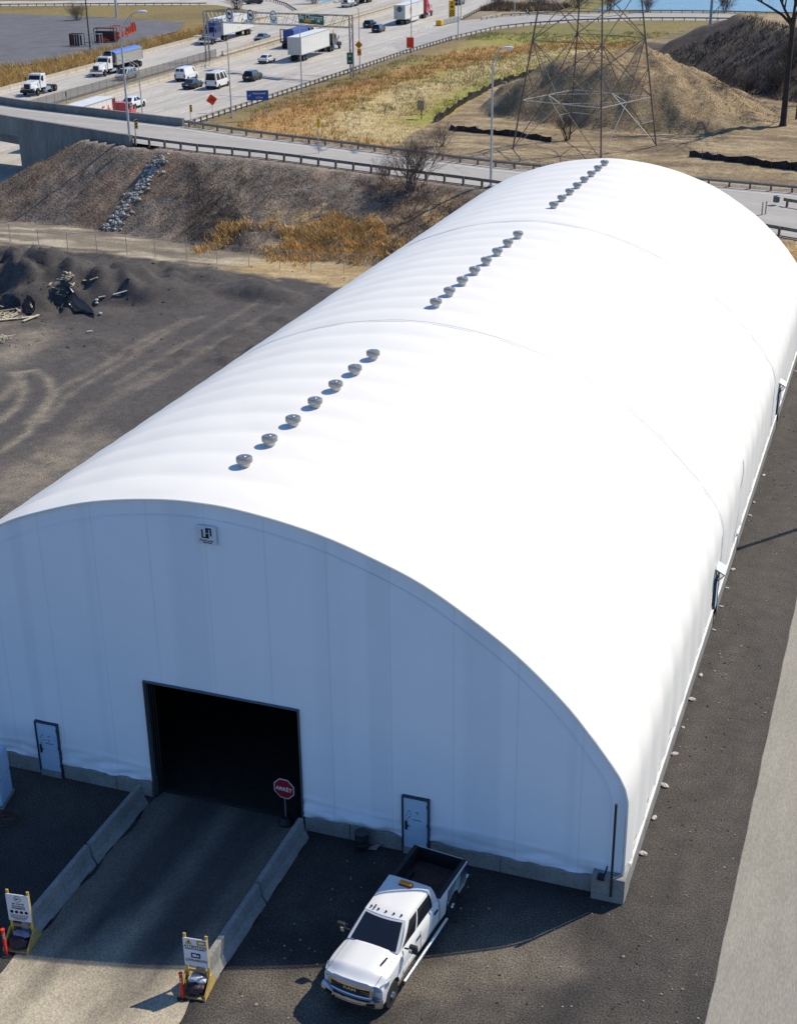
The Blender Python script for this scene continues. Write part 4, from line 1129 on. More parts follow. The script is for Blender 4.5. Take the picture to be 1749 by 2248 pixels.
    # nose
    def nose(x0, prof, m, name, yy=.9, n=14, closed=True, bevel=0, par=t):
        b = MB(); k = len(prof); vs = []
        for i in range(n+1):
            y = -yy+2*yy*i/n
            for dx, z in prof: vs.append((x0+dx-.20*(abs(y)/.98)**2.4, y, z))
        b.add(vs, [(i*k+j, i*k+(j+1) % k, (i+1)*k+(j+1) % k, (i+1)*k+j) for i in range(n) for j in range(k)]); b.add(vs[:k], [tuple(range(k))]); b.add(vs[-k:], [tuple(range(k))[::-1]])
        return b.build(name, m, par, bevel=bevel)
    bp_ = nose(2.78, [(.0, .50), (.12, .52), (.16, .62), (.14, .74), (.0, .76)], M_chrome, 'front_bumper', .99)
    nose(2.88, [(.0, .565), (.052, .57), (.057, .66), (.0, .67)], M_trim, 'bumper_intake', .48, par=bp_)
    for s in (-1, 1):
        b = MB(); b.add([(2.79, s*.58, .57), (2.79, s*.58, .69), (2.715, s*.86, .70), (2.715, s*.86, .60)], [(0, 1, 2, 3)]); b.add([(2.915, s*.58, .565), (2.915, s*.58, .685), (2.83, s*.84, .70), (2.83, s*.84, .60)], [(0, 1, 2, 3)]); b.build('fog_lamp', M_trim, bp_)
        b = MB(); b.box((2.95, s*.52, .55), (.05, .05, .12)); b.build('tow_hook', M_trim, bp_)
    gr = nose(2.70, [(.0, .78), (.08, .78), (.05, 1.12), (.0, 1.12)], M_trim, 'grille', .66)
    nose(2.73, [(.0, 1.095), (.09, 1.09), (.06, 1.19), (-.06, 1.20)], M_chrome, 'grille_bar', .72, par=gr); nose(2.73, [(.0, .77), (.08, .77), (.075, .82), (.0, .82)], M_chrome, 'grille_bar', .70, par=gr)
    for s in (-1, 1): 
        b = MB(); b.bar((2.72, s*.66, .80), (2.71, s*.69, 1.13), .1, .06); b.build('grille_bar', M_chrome, gr)
        b = MB(); b.span((2.765, s*.34, .935), (2.795, s*.62, .955)); b.span((2.755, s*.34, 1.0), (2.785, s*.62, 1.02)); b.build('grille_slat', M_chrome, gr)
    text('RAM', .12, Matrix.Translation((2.792, 0, .975)) @ Matrix.Rotation(R(90), 4, 'Z') @ Matrix.Rotation(R(85), 4, 'X'), M_chrome, gr, bold=.004, sx=1.7)
    # roof: clearance lamps, aerial, amber beacon
    for i, y in enumerate((-.52, -.26, 0, .26, .50)):
        b = MB(); b.lathe([(.035, 0), (.03, .03), (.0, .035)], (.30+.06*(1-(y/.6)**2), y, zt+.055), 10); b.build('clearance_lamp', M_blk, cab)
    b = MB(); b.box((.30, -.40, zt+.075), (.16, .05, .04)); b.build('aerial', M_blk, cab, bevel=.015)
    bc = thing('amber_beacon', 'amber warning light bar on the roof of the white pickup', 'warning light', (0, 0, 0)); bc.parent = None
    M4 = Matrix.Translation(loc) @ Matrix.Rotation(rz, 4, 'Z') @ Matrix.Scale(sc, 4)
    bc.matrix_world = M4 @ Matrix.Translation((-.98, .02, zt+.075))
    MB().box((0, 0, .02), (.18, .44, .04)).build('base', M_blk, bc, bevel=.01)
    le = MB(); le.box((0, 0, .075), (.16, .42, .07)); le.build('lens', M_amber, bc, bevel=.02)
    return t
fw = G(856.8, 2207.8)
_h = R(-96.3); _u2 = np.array((math.cos(_h), math.sin(_h))); _l2 = np.array((-_u2[1], _u2[0])); _k = 1.045
_fh = (G(859.3, 2184.5, .42)[:2]+G(989.3, 1988.7, .42)[:2])/2-_l2*.93*_k-_u2*(1.95-2.40)/2*_k
pickup((_fh[0], _fh[1], 0.0), _h, _k, 'white crew-cab pickup with amber roof light and striped bed parked half in the shade')
# ------------------------------------------------------------------ overpass bridge
br = thing('overpass_bridge', 'weathered concrete overpass bridge carrying the ramp over the expressway', 'bridge', (-75, 103, 0))
XB = [-135, -125, -115, -105, -95, -88, -81, -75]
dk = MB()
for side, edge, sg in (('near', yn, -1), ('far', yf, 1)):
    pass
for a, b in zip(XB[:-1], XB[1:]):
    za, zb2 = float(zr(a)), float(zr(b))
    for d0, d1 in ((-.05, -1.5),):
        vs = [(a, yn(a)+.3, za+d1), (a, yf(a)-.3, za+d1), (b, yf(b)-.3, zb2+d1), (b, yn(b)+.3, zb2+d1), (a, yn(a)+.3, za+d0), (a, yf(a)-.3, za+d0), (b, yf(b)-.3, zb2+d0), (b, yn(b)+.3, zb2+d0)]
        dk.add(vs, [(3, 2, 1, 0), (4, 5, 6, 7), (0, 1, 5, 4), (1, 2, 6, 5), (2, 3, 7, 6), (3, 0, 4, 7)])
dk.build('deck', M_conc_old, br, world=True)
for k in range(4):
    gd = MB(); f_ = lambda x: float(yn(x))+1.3+k*(float(yf(x)-yn(x))-2.6)/3
    gd.sweep([(x, f_(x), float(zr(x))-1.5) for x in np.linspace(-135, -75.3, 10)], [(-.3, -1.05), (.3, -1.05), (.3, -.004), (-.3, -.004)]); gd.build('girder', M_conc_old, br, world=True)
PAR = [(-.22, -1.25), (.22, -1.25), (.22, .62), (.17, .86), (-.22, .86)]
def parapet(fn, x0, x1, name, off, flip):
    xs = np.linspace(x0, x1, 14)
    b = MB(); b.sweep([(x, float(fn(x))+off, float(zr(x))) for x in xs], [(-a if flip else a, c) for a, c in PAR]); return b.build(name, M_conc_old, br, world=True)
parapet(yn, -135, -75.2, 'parapet', -.15, False)
parapet(yf, -135, -57.4, 'parapet', .15, True)
w = MB(); w.sweep([(x, float(yn(x))-.15, float(zr(x))) for x in np.linspace(-75.15, -57.4, 7)], [(-.30, -9), (.22, -9), (.22, .62), (.17, .86), (-.30, .86)]); w.build('wing_wall', M_conc_old, br, world=True)
w = MB()
vs = [(-75.1, float(yn(-75.1)), 0), (-75.1, float(yf(-75.1)), 0), (-73.6, float(yf(-73.6)), 0), (-73.6, float(yn(-73.6)), 0)]
vs = vs+[(a, b, float(zr(a))-.06) for a, b, _ in vs]
w.add(vs, [(3, 2, 1, 0), (4, 5, 6, 7), (0, 1, 5, 4), (1, 2, 6, 5), (2, 3, 7, 6), (3, 0, 4, 7)]); w.build('abutment', M_conc_old, br, world=True)
jt = MB()
for px in (74, 95): 
    p = G(px, 285, 6.2); x = p[0]; jt.span((x-.05, float(yn(x))-.41, 4.0), (x+.05, float(yn(x))-.36, float(zr(x))+.8))
jt.build('joint', mat('joint_dark', (.06, .06, .058), .9), br, world=True)
for xc in (-103.8,):
    pc = MB(); pc.span((xc-.5, float(yn(xc))+1.5, .9), (xc+.5, float(yf(xc))-1.5, float(zr(xc))-1.5)); pc.build('pier', M_conc_old, br, world=True)
# ------------------------------------------------------------------ guard rails
W_BEAM = [(.0, .45), (.09, .50), (.02, .58), (.09, .66), (.0, .74), (-.03, .74), (.05, .66), (-.02, .58), (.05, .50), (-.03, .45)]
_pm = MB(); _pm.span((-.09, -.09, -.3), (.09, .09, .76)); POST_ME = _pm.mesh('post', M_post)
_pm = MB(); _pm.span((-.09, -.14, .46), (.09, .14, .74)); BLOCK_ME = _pm.mesh('spacer', M_post)
def densify(path, step=2.0):
    P = [np.asarray(p, float) for p in path]; out = []; 
    for a, b in zip(P[:-1], P[1:]):
        n = max(1, int(np.hypot(*(b-a)[:2])/step))
        out += [a+(b-a)*i/n for i in range(n)]
    return out+[P[-1]]
def guardrail(label, path, side, spacing=2.0, group='guard rails along the roads', hs=1.0):
    """side=+1: the beam faces left of the direction of travel along path"""
    D = densify(path, 1.0)
    t = thing('guard_rail', label, 'guard rail', D[len(D)//2], group=group)
    s = np.r_[0, np.cumsum([np.linalg.norm(b-a) for a, b in zip(D[:-1], D[1:])])]
    DD = np.array(D)
    b = MB(); b.sweep(D[::2]+([D[-1]] if len(D) % 2 == 0 else []), [(side*(a+.18), c*hs) for a, c in W_BEAM]); b.build('beam', M_rail, t, world=True)
    for u in np.arange(.5, s[-1], spacing):
        p = np.array([np.interp(u, s, DD[:, k]) for k in range(3)]); q = np.array([np.interp(min(u+.3, s[-1]), s, DD[:, k]) for k in range(3)])
        az = math.atan2(q[1]-p[1], q[0]-p[0])
        po = inst('post', POST_ME, t, p-np.array(t.location), (0, 0, az), (1, 1, hs))
    return t
R3 = lambda x, f, dz=0: np.array((x, float(f(x)), float(zr(x))+dz))
guardrail('guard rail on pale posts along the near edge of the overpass ramp', [R3(x, yn) for x in np.linspace(-59.6, -4, 12)], 1, 2.0)
guardrail('dark guard rail along the far edge of the overpass ramp beyond the parapet', [R3(x, yf) for x in np.linspace(-57, -14, 10)], -1, 2.0)
guardrail('guard rail along the far side of the road right of the dome top', [R3(x, yf) for x in np.linspace(-13.9, 40, 10)], -1, 2.0)
guardrail('guard rail on the near side of the road at the right edge', [R3(x, yn) for x in np.linspace(7, 50, 8)], 1, 2.0)
q0, q1 = GR(1702, 450), GR(1749, 458)
dq = (q1-q0)/np.linalg.norm(q1-q0)
tr_ = guardrail('steel guard rail with a rounded dark end in the gore at the right edge', [q0+dq*.6, q0+dq*14], 1, 2.0)
b = MB(); b.lathe([(.2, .25), (.30, .3), (.30, .80), (.2, .86)], (0, 0, 0), 14); e = b.build('end_terminal', mat('terminal_steel', (.10, .12, .13), .5, .5, var=.2), tr_, smooth=True); e.location = tuple(q0-np.array(tr_.location))
for px, py, lab in ((1671, 472, 'nearer'), (1679, 470, 'farther')):
    p = GR(px, py); t = thing('marker_post', 'weathered flexible marker post in the gore, the '+lab+' of two', 'post', p, group='marker posts in the gore')
    MB().span((-.06, -.03, 0), (.06, .03, 1.15)).build('blade', mat('marker_post_pale', (.4, .36, .27), .7, var=.3, scale=5), t)
# expressway rails
rail_pts = [(-74.6, 119, HZ), (-74.7, 150, HZ), (-74.9, 205, HZ), (-75.3, 233, HZ), (-74.5, 260, HZ)]+[p*[1, 1, 1] for p in EXIT_S[1:]]
guardrail('long guard rail on dark posts between the expressway and the brown grass slope', [np.array(p) for p in rail_pts[:5]]+[EXIT_S[1]], 1, 1.9)
guardrail('guard rail along the near edge of the curving exit ramp behind the lattice tower', EXIT_S[1:], 1, 2.6)
guardrail('guard rail along the far edge of the curving exit ramp, in front of the water', [EXIT_N[2]+np.array([3.5, 1.5, 0])]+EXIT_N[3:], -1, 2.6)
guardrail('guard rail along the expressway beyond the gore at the top', [np.array([-86.6, 307, HZ]), np.array([-90.0, 333, HZ]), np.array([-92.5, 365, HZ])], 1, 2.6)
LOOP_S = [np.array(p+[HZ]) for p in ([-290, 312], [-228, 319.4], [-190, 329.5], [-170, 334])]
guardrail('guard rail beside the loop ramp at the upper left corner', LOOP_S, -1, 2.6)
LOOP_N = [G(*q, 1) for q in ((560, -2), (600, 4), (628, 13), (646, 24), (652, 28))]
guardrail('curved guard rail of the loop ramp joining the expressway at the top', LOOP_N, 1, 2.6)
lr = MB(); lp_ = [((-290, 313), (-290, 330)), ((-228, 320.5), (-228, 338)), ((-190, 331), (-192, 352)), ((-168, 335.5), (-172, 362)), ((-159, 328), (-143, 354)), ((-147, 318), (-138, 334)), ((-139, 300), (-136, 318))]
for (a, b), (c, d) in zip(lp_[:-1], lp_[1:]): lr.quad((*a, HZ+.02), (*b, HZ+.02), (*d, HZ+.02), (*c, HZ+.02))
o = lr.build('loop_ramp', M_asph); o['kind'] = 'structure'
# ------------------------------------------------------------------ concrete barriers of the expressway
_b = jersey_mesh(3.92); BAR_ME = _b.mesh('barrier_body', M_conc)
def barrier_row(fx, y0, y1, label, group):
    y = y0
    while y < y1:
        x0, x1 = fx(y), fx(y+4)
        o = inst('concrete_barrier', BAR_ME, None, ((x0+x1)/2, y+2, HZ), (0, 0, math.atan2(4, x1-x0)-R(90)))
        tag(o, label, 'barrier', group); y += 4
barrier_row(lambda y: xl_(y), 118, 350, 'pale concrete barrier section at the foot of the golden reeds left of the expressway', 'barrier sections left of the expressway')
barrier_row(lambda y: xb_(y), 118, 350, 'pale concrete barrier section on the right side of the central reserve', 'barrier sections of the central reserve')
barrier_row(lambda y: xf_(y), 222, 350, 'concrete barrier section half hidden by weeds on the left side of the central reserve', 'weedy barrier sections of the central reserve')
# reserve fence
def mesh_fence(label, path, h, spacing, m_mesh, name='chain_link_fence', cat='fence', post_r=.035, tags=True, top=True):
    t = thing(name, label, cat, path[0])
    D = densify(path, spacing)
    pm = MB(); pm.lathe([(post_r, -.2), (post_r, h+.05), (0, h+.07)], n=6); me = pm.mesh('post', M_galv)
    for p in D: inst('post', me, t, p-np.array(t.location))
    b = MB()
    for p, q in zip(D[:-1], D[1:]): b.quad(p+[0, 0, .05], q+[0, 0, .05], q+[0, 0, h], p+[0, 0, h])
    b.build('chain_mesh', m_mesh, t, world=True)
    if top:
        b = MB(); b.tube([p+np.array([0, 0, h]) for p in D], .02, 4); b.build('top_rail', M_galv, t, world=True)
    return t
M_mesh1 = mat('chain_link', (.34, .33, .31), .6, .3, alpha=.10)
M_mesh2 = mat('dense_fence_mesh', (.10, .095, .085), .8, alpha=.62)
mesh_fence('low dark mesh fence along the left edge of the central reserve', [np.array((xf_(y), y, HZ)) for y in (128, 150, 175, 200, 219)], 1.5, 2.4, M_mesh2, post_r=.04)
fence_px = [(-60, 512), (24, 530), (87, 545), (150, 551), (214, 556), (280, 561), (342, 566), (411, 572), (477, 578), (547, 586), (615, 591), (683, 597), (755, 600), (830, 604)]
mesh_fence('thin chain-link fence between the black yard and the sandy strip', [np.array([*G(*q, 0)[:2], float(H(*G(*q, 0)[:2]))]) for q in fence_px], 1.75, 99, M_mesh1)
# ------------------------------------------------------------------ silt fence of black cloth round the mounds
M_silt = mat('black_geotextile', (.018, .016, .018), .6, var=.3, scale=2)
M_siltw = mat('torn_pale_cloth', (.55, .53, .50), .7, var=.2, scale=2)
def hland(p): return float(H(p[0], p[1]))
def silt(label, px, h, seed):
    P = [np.array([*G(*q, 1)[:2], 0]) for q in px]; D = densify(P, .7); rr = random.Random(seed)
    t = thing('silt_fence', label, 'silt fence', (*D[0][:2], hland(D[0])), group='black silt fences round the earth mounds')
    b = MB(); vs = []
    for i, p in enumerate(D):
        z = hland(p); k = rr.uniform(.5, 1.0); lean = rr.uniform(-.25, .25)
        vs += [(p[0]+rr.uniform(-.1, .1), p[1], z-.05), (p[0]+lean*.5, p[1]+lean*.6, z+h*k*.6), (p[0]+lean, p[1]+lean, z+h*k)]
    b.add(vs, [(3*i+j, 3*i+j+1, 3*i+j+4, 3*i+j+3) for i in range(len(D)-1) for j in (0, 1)]); b.build('cloth', M_silt, t, world=True)
    st = MB()
    for p in D[::3]: z = hland(p); st.bar((p[0], p[1]-.05, z-.2), (p[0]+rr.uniform(-.15, .15), p[1]-.05, z+h*1.15), .05)
    st.build('stake', M_post, t, world=True)
    return t, D
silt('sagging black silt fence along the left foot of the big mound', [(950, 272), (1000, 240), (1075, 200), (1110, 186), (1150, 172), (1200, 158), (1245, 146)], 1.25, 1)
silt('dark silt fence between the ramp and the foot of the big mound', [(985, 288), (1050, 295), (1120, 301), (1210, 309)], .85, 2)
silt('black silt fence across the straw slope at the right edge', [(1512, 345), (1560, 355), (1620, 360), (1680, 368), (1760, 379)], 1.0, 3)
rr = random.Random(8)
for i, q in enumerate(((957, 268), (962, 264), (1107, 192), (1126, 186), (1140, 180))):
    p = G(*q, 1); b = MB(); b.add([(rr.uniform(-.5, .5), rr.uniform(-.4, .4), rr.uniform(.05, .9)) for _ in range(6)], [(0, 1, 2), (2, 3, 4), (1, 4, 5)])
    o = b.build('torn_cloth', M_siltw); o.location = (p[0], p[1]-.4, hland(p)); tag(o, 'torn pale scrap of cloth on the sagging silt fence left of the mound', 'cloth', 'torn cloth on the silt fence')
# ------------------------------------------------------------------ stone drain down the slope
DRP = [groundp(*q)[:2] for q in ((356, 346), (338, 370), (315, 402), (292, 432), (272, 462), (250, 488), (238, 503))]
dr = MB(); rr = random.Random(21)
for i in range(230):
    u = rr.random()*(len(DRP)-1.001); k_ = int(u); p = DRP[k_]+(DRP[k_+1]-DRP[k_])*(u-k_)
    p = p+np.array([rr.gauss(0, .45), rr.uniform(-.35, .35)]); s = rr.uniform(.08, .26); rk = rock_mesh(100+i % 9, 1, .7, 6, 4); z = float(H(*p))
    ca, sa = math.cos(i), math.sin(i)
    dr.add([(p[0]+s*(v[0]*ca-v[1]*sa), p[1]+s*(v[0]*sa+v[1]*ca), z+s*.3+s*v[2]) for v in rk.v], rk.f)
o = dr.build('stone_drain', mat('drain_stone', (.40, .375, .34), .9, var=.45, scale=2.2)); o['kind'] = 'stuff'; tag(o, 'channel of pale broken stones running down the brown slope', 'stones')
p = GR(362, 334); o = MB().box((0, 0, 0), (1.5, 1.1, .12)).build('drain_slab', M_conc); o.location = (p[0], p[1]-.7, p[2]-.02); o.rotation_euler = (R(-12), 0, R(15)); tag(o, 'small pale concrete slab at the top of the stone drain', 'slab')
# corrugated drain gullies
M_gul = mat('gully_black', (.02, .018, .018), .8, var=.3, scale=3)
# ------------------------------------------------------------------ lattice transmission tower
def bldtower():
    cx, cy = -17.7, 137.3; z0 = hland((cx, cy)); t = thing('transmission_tower', 'tall rusty steel lattice transmission tower standing behind the dome', 'tower', (cx, cy, z0))
    M_l = mat('brown_lattice_steel', (.15, .125, .105), .7, .2, var=.3, scale=.6); M_w = mat('pale_galvanised_brace', (.50, .48, .43), .55, .2, var=.3, scale=.6)
    D0 = 9.1; th = R(20+5)
    dirs = [np.array((math.cos(a), math.sin(a))) for a in (th+math.pi, th+math.pi/2, th, th-math.pi/2)]    # L, B, R, F
    # measured: right leg is right of the view, front leg nearest
    def c(i, z):
        k = D0*(1-z/55.0) if z < 30 else D0*(1-30/55.0)*(1-(z-30)/60)
        return np.array((*(dirs[i % 4]*k), z))
    lv = [0, 2.6, 6.0, 13.0, 19.0, 25.0, 30, 34, 38, 42, 46]
    for i in range(4):
        b = MB()
        for a, e in zip(lv[:-1], lv[1:]): b.bar(c(i, a-.4 if a == 0 else a), c(i, e), .17 if a < 26 else .12)
        b.build('leg', M_l, t)
    class Brace:                                  # every bar of the lattice is a part of its own
        def __init__(q, m): q.m = m
        def bar(q, a, b, w): MB().bar(a, b, w).build('brace', q.m, t)
    br1 = Brace(M_l); br2 = Brace(M_w)
    for i in range(4):
        j = i+1
        for a, e, n in ((6.0, 13.0, 1), (13, 19, 1), (19, 25, 1), (25, 30, 1), (30, 34, 0), (34, 38, 0), (38, 42, 0), (42, 46, 0)):
            br1.bar(c(i, a), c(j, e), .08); br1.bar(c(j, a), c(i, e), .08)
            if n:
                mid = (c(i, a)+c(j, a)+c(i, e)+c(j, e))/4
                br1.bar(c(i, (a+e)/2), mid, .05); br1.bar(c(j, (a+e)/2), mid, .05)
                br1.bar(c(i, a+(e-a)*.25), (c(i, a)*.75+c(j, e)*.25), .045); br1.bar(c(j, a+(e-a)*.25), (c(j, a)*.75+c(i, e)*.25), .045)
                br1.bar(c(i, a+(e-a)*.75), (c(i, e)*.75+c(j, a)*.25), .045); br1.bar(c(j, a+(e-a)*.75), (c(j, e)*.75+c(i, a)*.25), .045)
        m6 = (c(i, 6)+c(j, 6))/2
        br2.bar(c(i, 6), c(j, 6), .085); br1.bar(c(i, 13), c(j, 13), .07); br1.bar(c(i, 19), c(j, 19), .08); br1.bar(c(i, 30), c(j, 30), .08); br1.bar(c(i, 9.5), c(i, 6)*.5+m6*.5, .06); br1.bar(c(j, 9.5), c(j, 6)*.5+m6*.5, .06)
        br1.bar(c(i, 0.2), m6, .08); br2.bar(c(j, .2), m6, .07)
        br2.bar(c(i, 3.1), (c(i, .2)+m6)/2, .06); br2.bar(c(j, 3.1), (c(j, .2)+m6)/2, .06)
        br1.bar(c(i, 13), m6, .08); br1.bar(c(j, 13), m6, .08)
        br2.bar(m6, (c(j, 6)+c(j+1, 6))/2, .08)
    for z, L_ in ((34, 9), (38.5, 11), (43, 8)):
        b = MB(); ax = np.array((math.cos(R(-70)), math.sin(R(-70)), 0))
        for s in (-1, 1):
            tip = ax*s*L_+np.array((0, 0, z))
            for i in range(4): b.bar(c(i, z+(1.4 if i % 2 else 0)), tip, .09)
        b.build('cross_arm', M_l, t)
bldtower()
# ------------------------------------------------------------------ lamp posts
M_pole = mat('lamp_post_steel', (.50, .50, .49), .5, .5, var=.08, scale=2)
M_head = mat('lamp_head', (.74, .74, .72), .4, var=.05)
def lamp_post(base, h, arm, label, r=.10, double=True, extra=2.0):
    """arm = horizontal reach vector of the lamp arm"""
    t = thing('lamp_post', label, 'lamp post', base, group='lamp posts along the roads')
    b = MB(); b.tube([(0, 0, 0), (0, 0, .3), (0, 0, h)], [r*1.25, r, r*.62], 10); b.build('pole', M_pole, t, smooth=True)
    b = MB(); b.span((-r*2, -r*2, 0), (r*2, r*2, .12)); b.build('base_plate', M_conc_grey, t)
    a = Vector((arm[0], arm[1], 0)); b = MB(); rise = extra
    C_ = [Vector((0, 0, h-.1))+a*u+Vector((0, 0, rise*(1-(1-u)**2))) for u in (0, .2, .45, .75, 1)]
    b.tube(C_, .05, 6)
    if double:
        D_ = [Vector((0, 0, h-1.2))+a*u+Vector((0, 0, (rise+1.0)*(1-(1-u)**2)-.0)) for u in (0, .2, .45, .7)]
        b.tube(D_, .04, 6)
    b.build('arm', M_pole, t, smooth=True)
    n = a.normalized(); e = C_[-1]; b = MB(); b.tube([e-n*.1, e+n*.25, e+n*.7, e+n*.95], [.07, .16, .17, .06], 8); b.build('lamp_head', M_head, t, smooth=True)
    return t
def lamp_px(bq, z, tq, hq, label, r=.10, **k):
    base = G(*bq, z) if z is not None else GR(*bq)
    h = HT(base, *tq)
    d = ray(*hq); td = np.hypot(base[0]-CAM[0], base[1]-CAM[1])/np.hypot(d[0], d[1]); hp = CAM+d*td      # lamp head seen at hq, at the pole's distance
    arm = hp-base; return lamp_post(base, h, (arm[0], arm[1]), label, r, extra=float(max(.4, hp[2]-base[2]-h)), **k)
lamp_px((286, 312), None, (266, 70), (303, 24), 'tall lamp post at the end of the bridge parapet, its lamp leaning right', .14)
lamp_px((1077, 410), None, (1084, 140), (1104, 103), 'lamp post beside the ramp just left of the dome, its lamp leaning right', .13)
lamp_px((509, 259), HZ, (495, 93), (440, 78), 'lamp post by the guard rail left of the blue sign, its arm reaching left', .11, double=False)
lamp_px((663, 203), HZ, (657, 50), (607, 34), 'lamp post by the guard rail in front of the white trailer, arm reaching left', .11, double=False)
lamp_px((313, 252), HZ, (303, 142), (274, 130), 'lamp post in the central reserve just right of the white coupe', .10, double=True)
lamp_px((790, 159), HZ, (785, 19), (742, 3), 'lamp post beside the right leg of the sign gantry, carrying yellow signs', .10, double=False)
for bq, topx, z, h, lab in (((903, 115), 901, HZ, 11.5, 'lamp post behind the red construction sign at the top of the guard rail'), ((1005, 88), 1004, HZ, 11.5, 'lamp post in front of the crash cushion at the exit gore'), ((1011, 42), 1010, HZ, 12, 'lamp post beyond the crash cushion at the start of the exit ramp'), ((554, 0), 550, HZ, 12, 'lamp post beside the loop ramp at the top left'), ((1129, 36), 1128, HZ, 12, 'lamp post on the river side of the exit ramp, left of the lattice tower')):
    b_ = G(*bq, z); lamp_post(b_, h, (-2.5, .5), lab, .11, double=False)
M_wood = mat('dark_wood_pole', (.075, .058, .045), .9, var=.25, scale=3)
def plain_pole(bq, z, h, r, m, label, cat='pole'):
    b_ = G(*bq, z) if not isinstance(bq, np.ndarray) else bq
    t = thing('utility_pole', label, cat, b_)
    b = MB(); b.tube([(0, 0, 0), (0, 0, h)], [r, r*.7], 8); b.build('pole', m, t, smooth=True)
    b = MB(); b.bar((-1.1, 0, h-.8), (1.1, 0, h-.8), .12, .12); b.build('cross_arm', m, t)
    return t
plain_pole((199, 112), HZ, 12, .16, M_wood, 'dark wooden utility pole standing among the stacked barricades on the left lot')
plain_pole((257, 38), HZ, 13, .35, M_pole, 'thick pale steel pole beyond the left lot')
plain_pole((1557, 66), HZ+1, 16, .32, mat('blue_grey_pole', (.20, .28, .33), .5, .3, var=.1), 'thick blue-grey pole above the dark earth bank')
plain_pole(np.array((22.0, 37.6, 0.0)), 0, 15.2, .17, M_wood, 'wooden utility pole standing just outside the right edge beside the dome')
# ------------------------------------------------------------------ sign gantry over the expressway
M_gan = mat('gantry_steel', (.30, .29, .265), .5, .5, var=.12, scale=1)
def gantry():
    L = [G(452, 134, HZ), G(462, 132, HZ)]; Rr = [G(768, 174, HZ), G(778, 170, HZ)]
    hL = HT(L[0], 446, 25); hR = HT(Rr[0], 767, 36)
    t = thing('sign_gantry', 'pale lattice sign gantry spanning the expressway', 'gantry', L[0])
    tops = []
    for A, h in ((L, hL), (Rr, hR)):
        c = (A[0]+A[1])/2; d = np.array((0.07, -1.0, 0)); A = [c+d*.85, c-d*.85]
        b = MB()
        for p in A: b.tube([p+[0, 0, -.1], p+[0, 0, h]], .14, 8)
        for k in range(4): 
            z = 1+k*(h-1.5)/4; z2 = 1+(k+1)*(h-1.5)/4
            b.bar(A[0]+[0, 0, z], A[1]+[0, 0, z], .09)
            b.bar(A[k % 2]+[0, 0, z], A[1-k % 2]+[0, 0, z2], .07)
        b.build('column', M_gan, t, world=True); tops.append((A, h))
    (A, hA), (B, hB) = tops
    b = MB(); D = 1.9; ch = []
    for s in (0, 1):
        for dz in (0, -D): 
            p, q = A[s]+[0, 0, hA+dz], B[s]+[0, 0, hB+dz]; b.tube([p, q], .065, 6); ch.append((p, q))
    b.build('chord', M_gan, t, world=True)
    b = MB(); n = 16; f = lambda c, u: c[0]+(c[1]-c[0])*u
    for i in range(n):
        u, v = i/n, (i+1)/n; m_ = (u+v)/2
        for lo, hi in ((1, 0), (3, 2)): b.bar(f(ch[lo], u), f(ch[hi], m_), .05); b.bar(f(ch[hi], m_), f(ch[lo], v), .05)
        b.bar(f(ch[0], u), f(ch[2], v), .035); b.bar(f(ch[1], u), f(ch[3], v), .035)
    b.build('lattice', M_gan, t, world=True)
    return A, hA, B, hB
GA, GhA, GB, GhB = gantry()
GTH = math.atan2((GB[0]-GA[0])[1], (GB[0]-GA[0])[0])
def on_gantry(px, py):
    """point of the gantry's near face seen at px,py"""
    n = np.array((-math.sin(GTH), math.cos(GTH), 0)); d = ray(px, py); tt = ((GA[0]-n*.25-CAM) @ n)/(d @ n); return CAM+d*tt
M_swhite = mat('white_sign', (.70, .71, .74), .45, var=.04); M_sgreen = mat('green_sign', (.006, .115, .055), .45, var=.06); M_sorange = mat('orange_sign', (.70, .24, .01), .45, var=.06)
M_sink = M_ink; M_sblue = mat('blue_sign', (.015, .09, .36), .45, var=.05); M_syel = mat('yellow_sign', (.72, .40, .01), .45, var=.05); M_sred = mat('red_orange_sign', (.80, .06, .018), .45, var=.04)
M_swt = mat('sign_white_letter', (.78, .78, .78), .45, var=.02)
def plate(px0, py0, px1, py1, label, m, name='road_sign', rz=GTH, at=on_gantry, group=None):
    a = at(px0, py0); b = at(px1, py1); c = (a+b)/2; w = abs((b-a) @ np.array((math.cos(rz), math.sin(rz), 0))); h = abs(a[2]-b[2])
    t = thing(name, label, 'sign', c, rz, group)
    p = MB(); p.box((0, 0, 0), (w, .08, h)); pn = p.build('panel', m, t, bevel=.03)
    return t, pn, w, h
def truckpic(pn, w, h, cz, r, m, red=True, flip=1):
    b = MB(); b.lathe([(r*.80, -.055), (r, -.055), (r, -.045), (r*.80, -.045)], (0, 0, cz), 24, axis='Y', cap=False)
    b.build('ring', m, pn)
    b = MB()
    for x0, x1, z0, z1 in ((-.5, .12, -.1, .28), (.16, .5, -.1, .14), (-.5, .5, -.2, -.12)): b.span((flip*x0*r, -.056, cz+z0*r), (flip*x1*r, -.046, cz+z1*r))
    for x in (-.3, .3): b.lathe([(.13*r, -.056), (.13*r, -.046)], (x*r, 0, cz-.24*r), 10, axis='Y')
    b.build('pictogram', M_sink, pn)
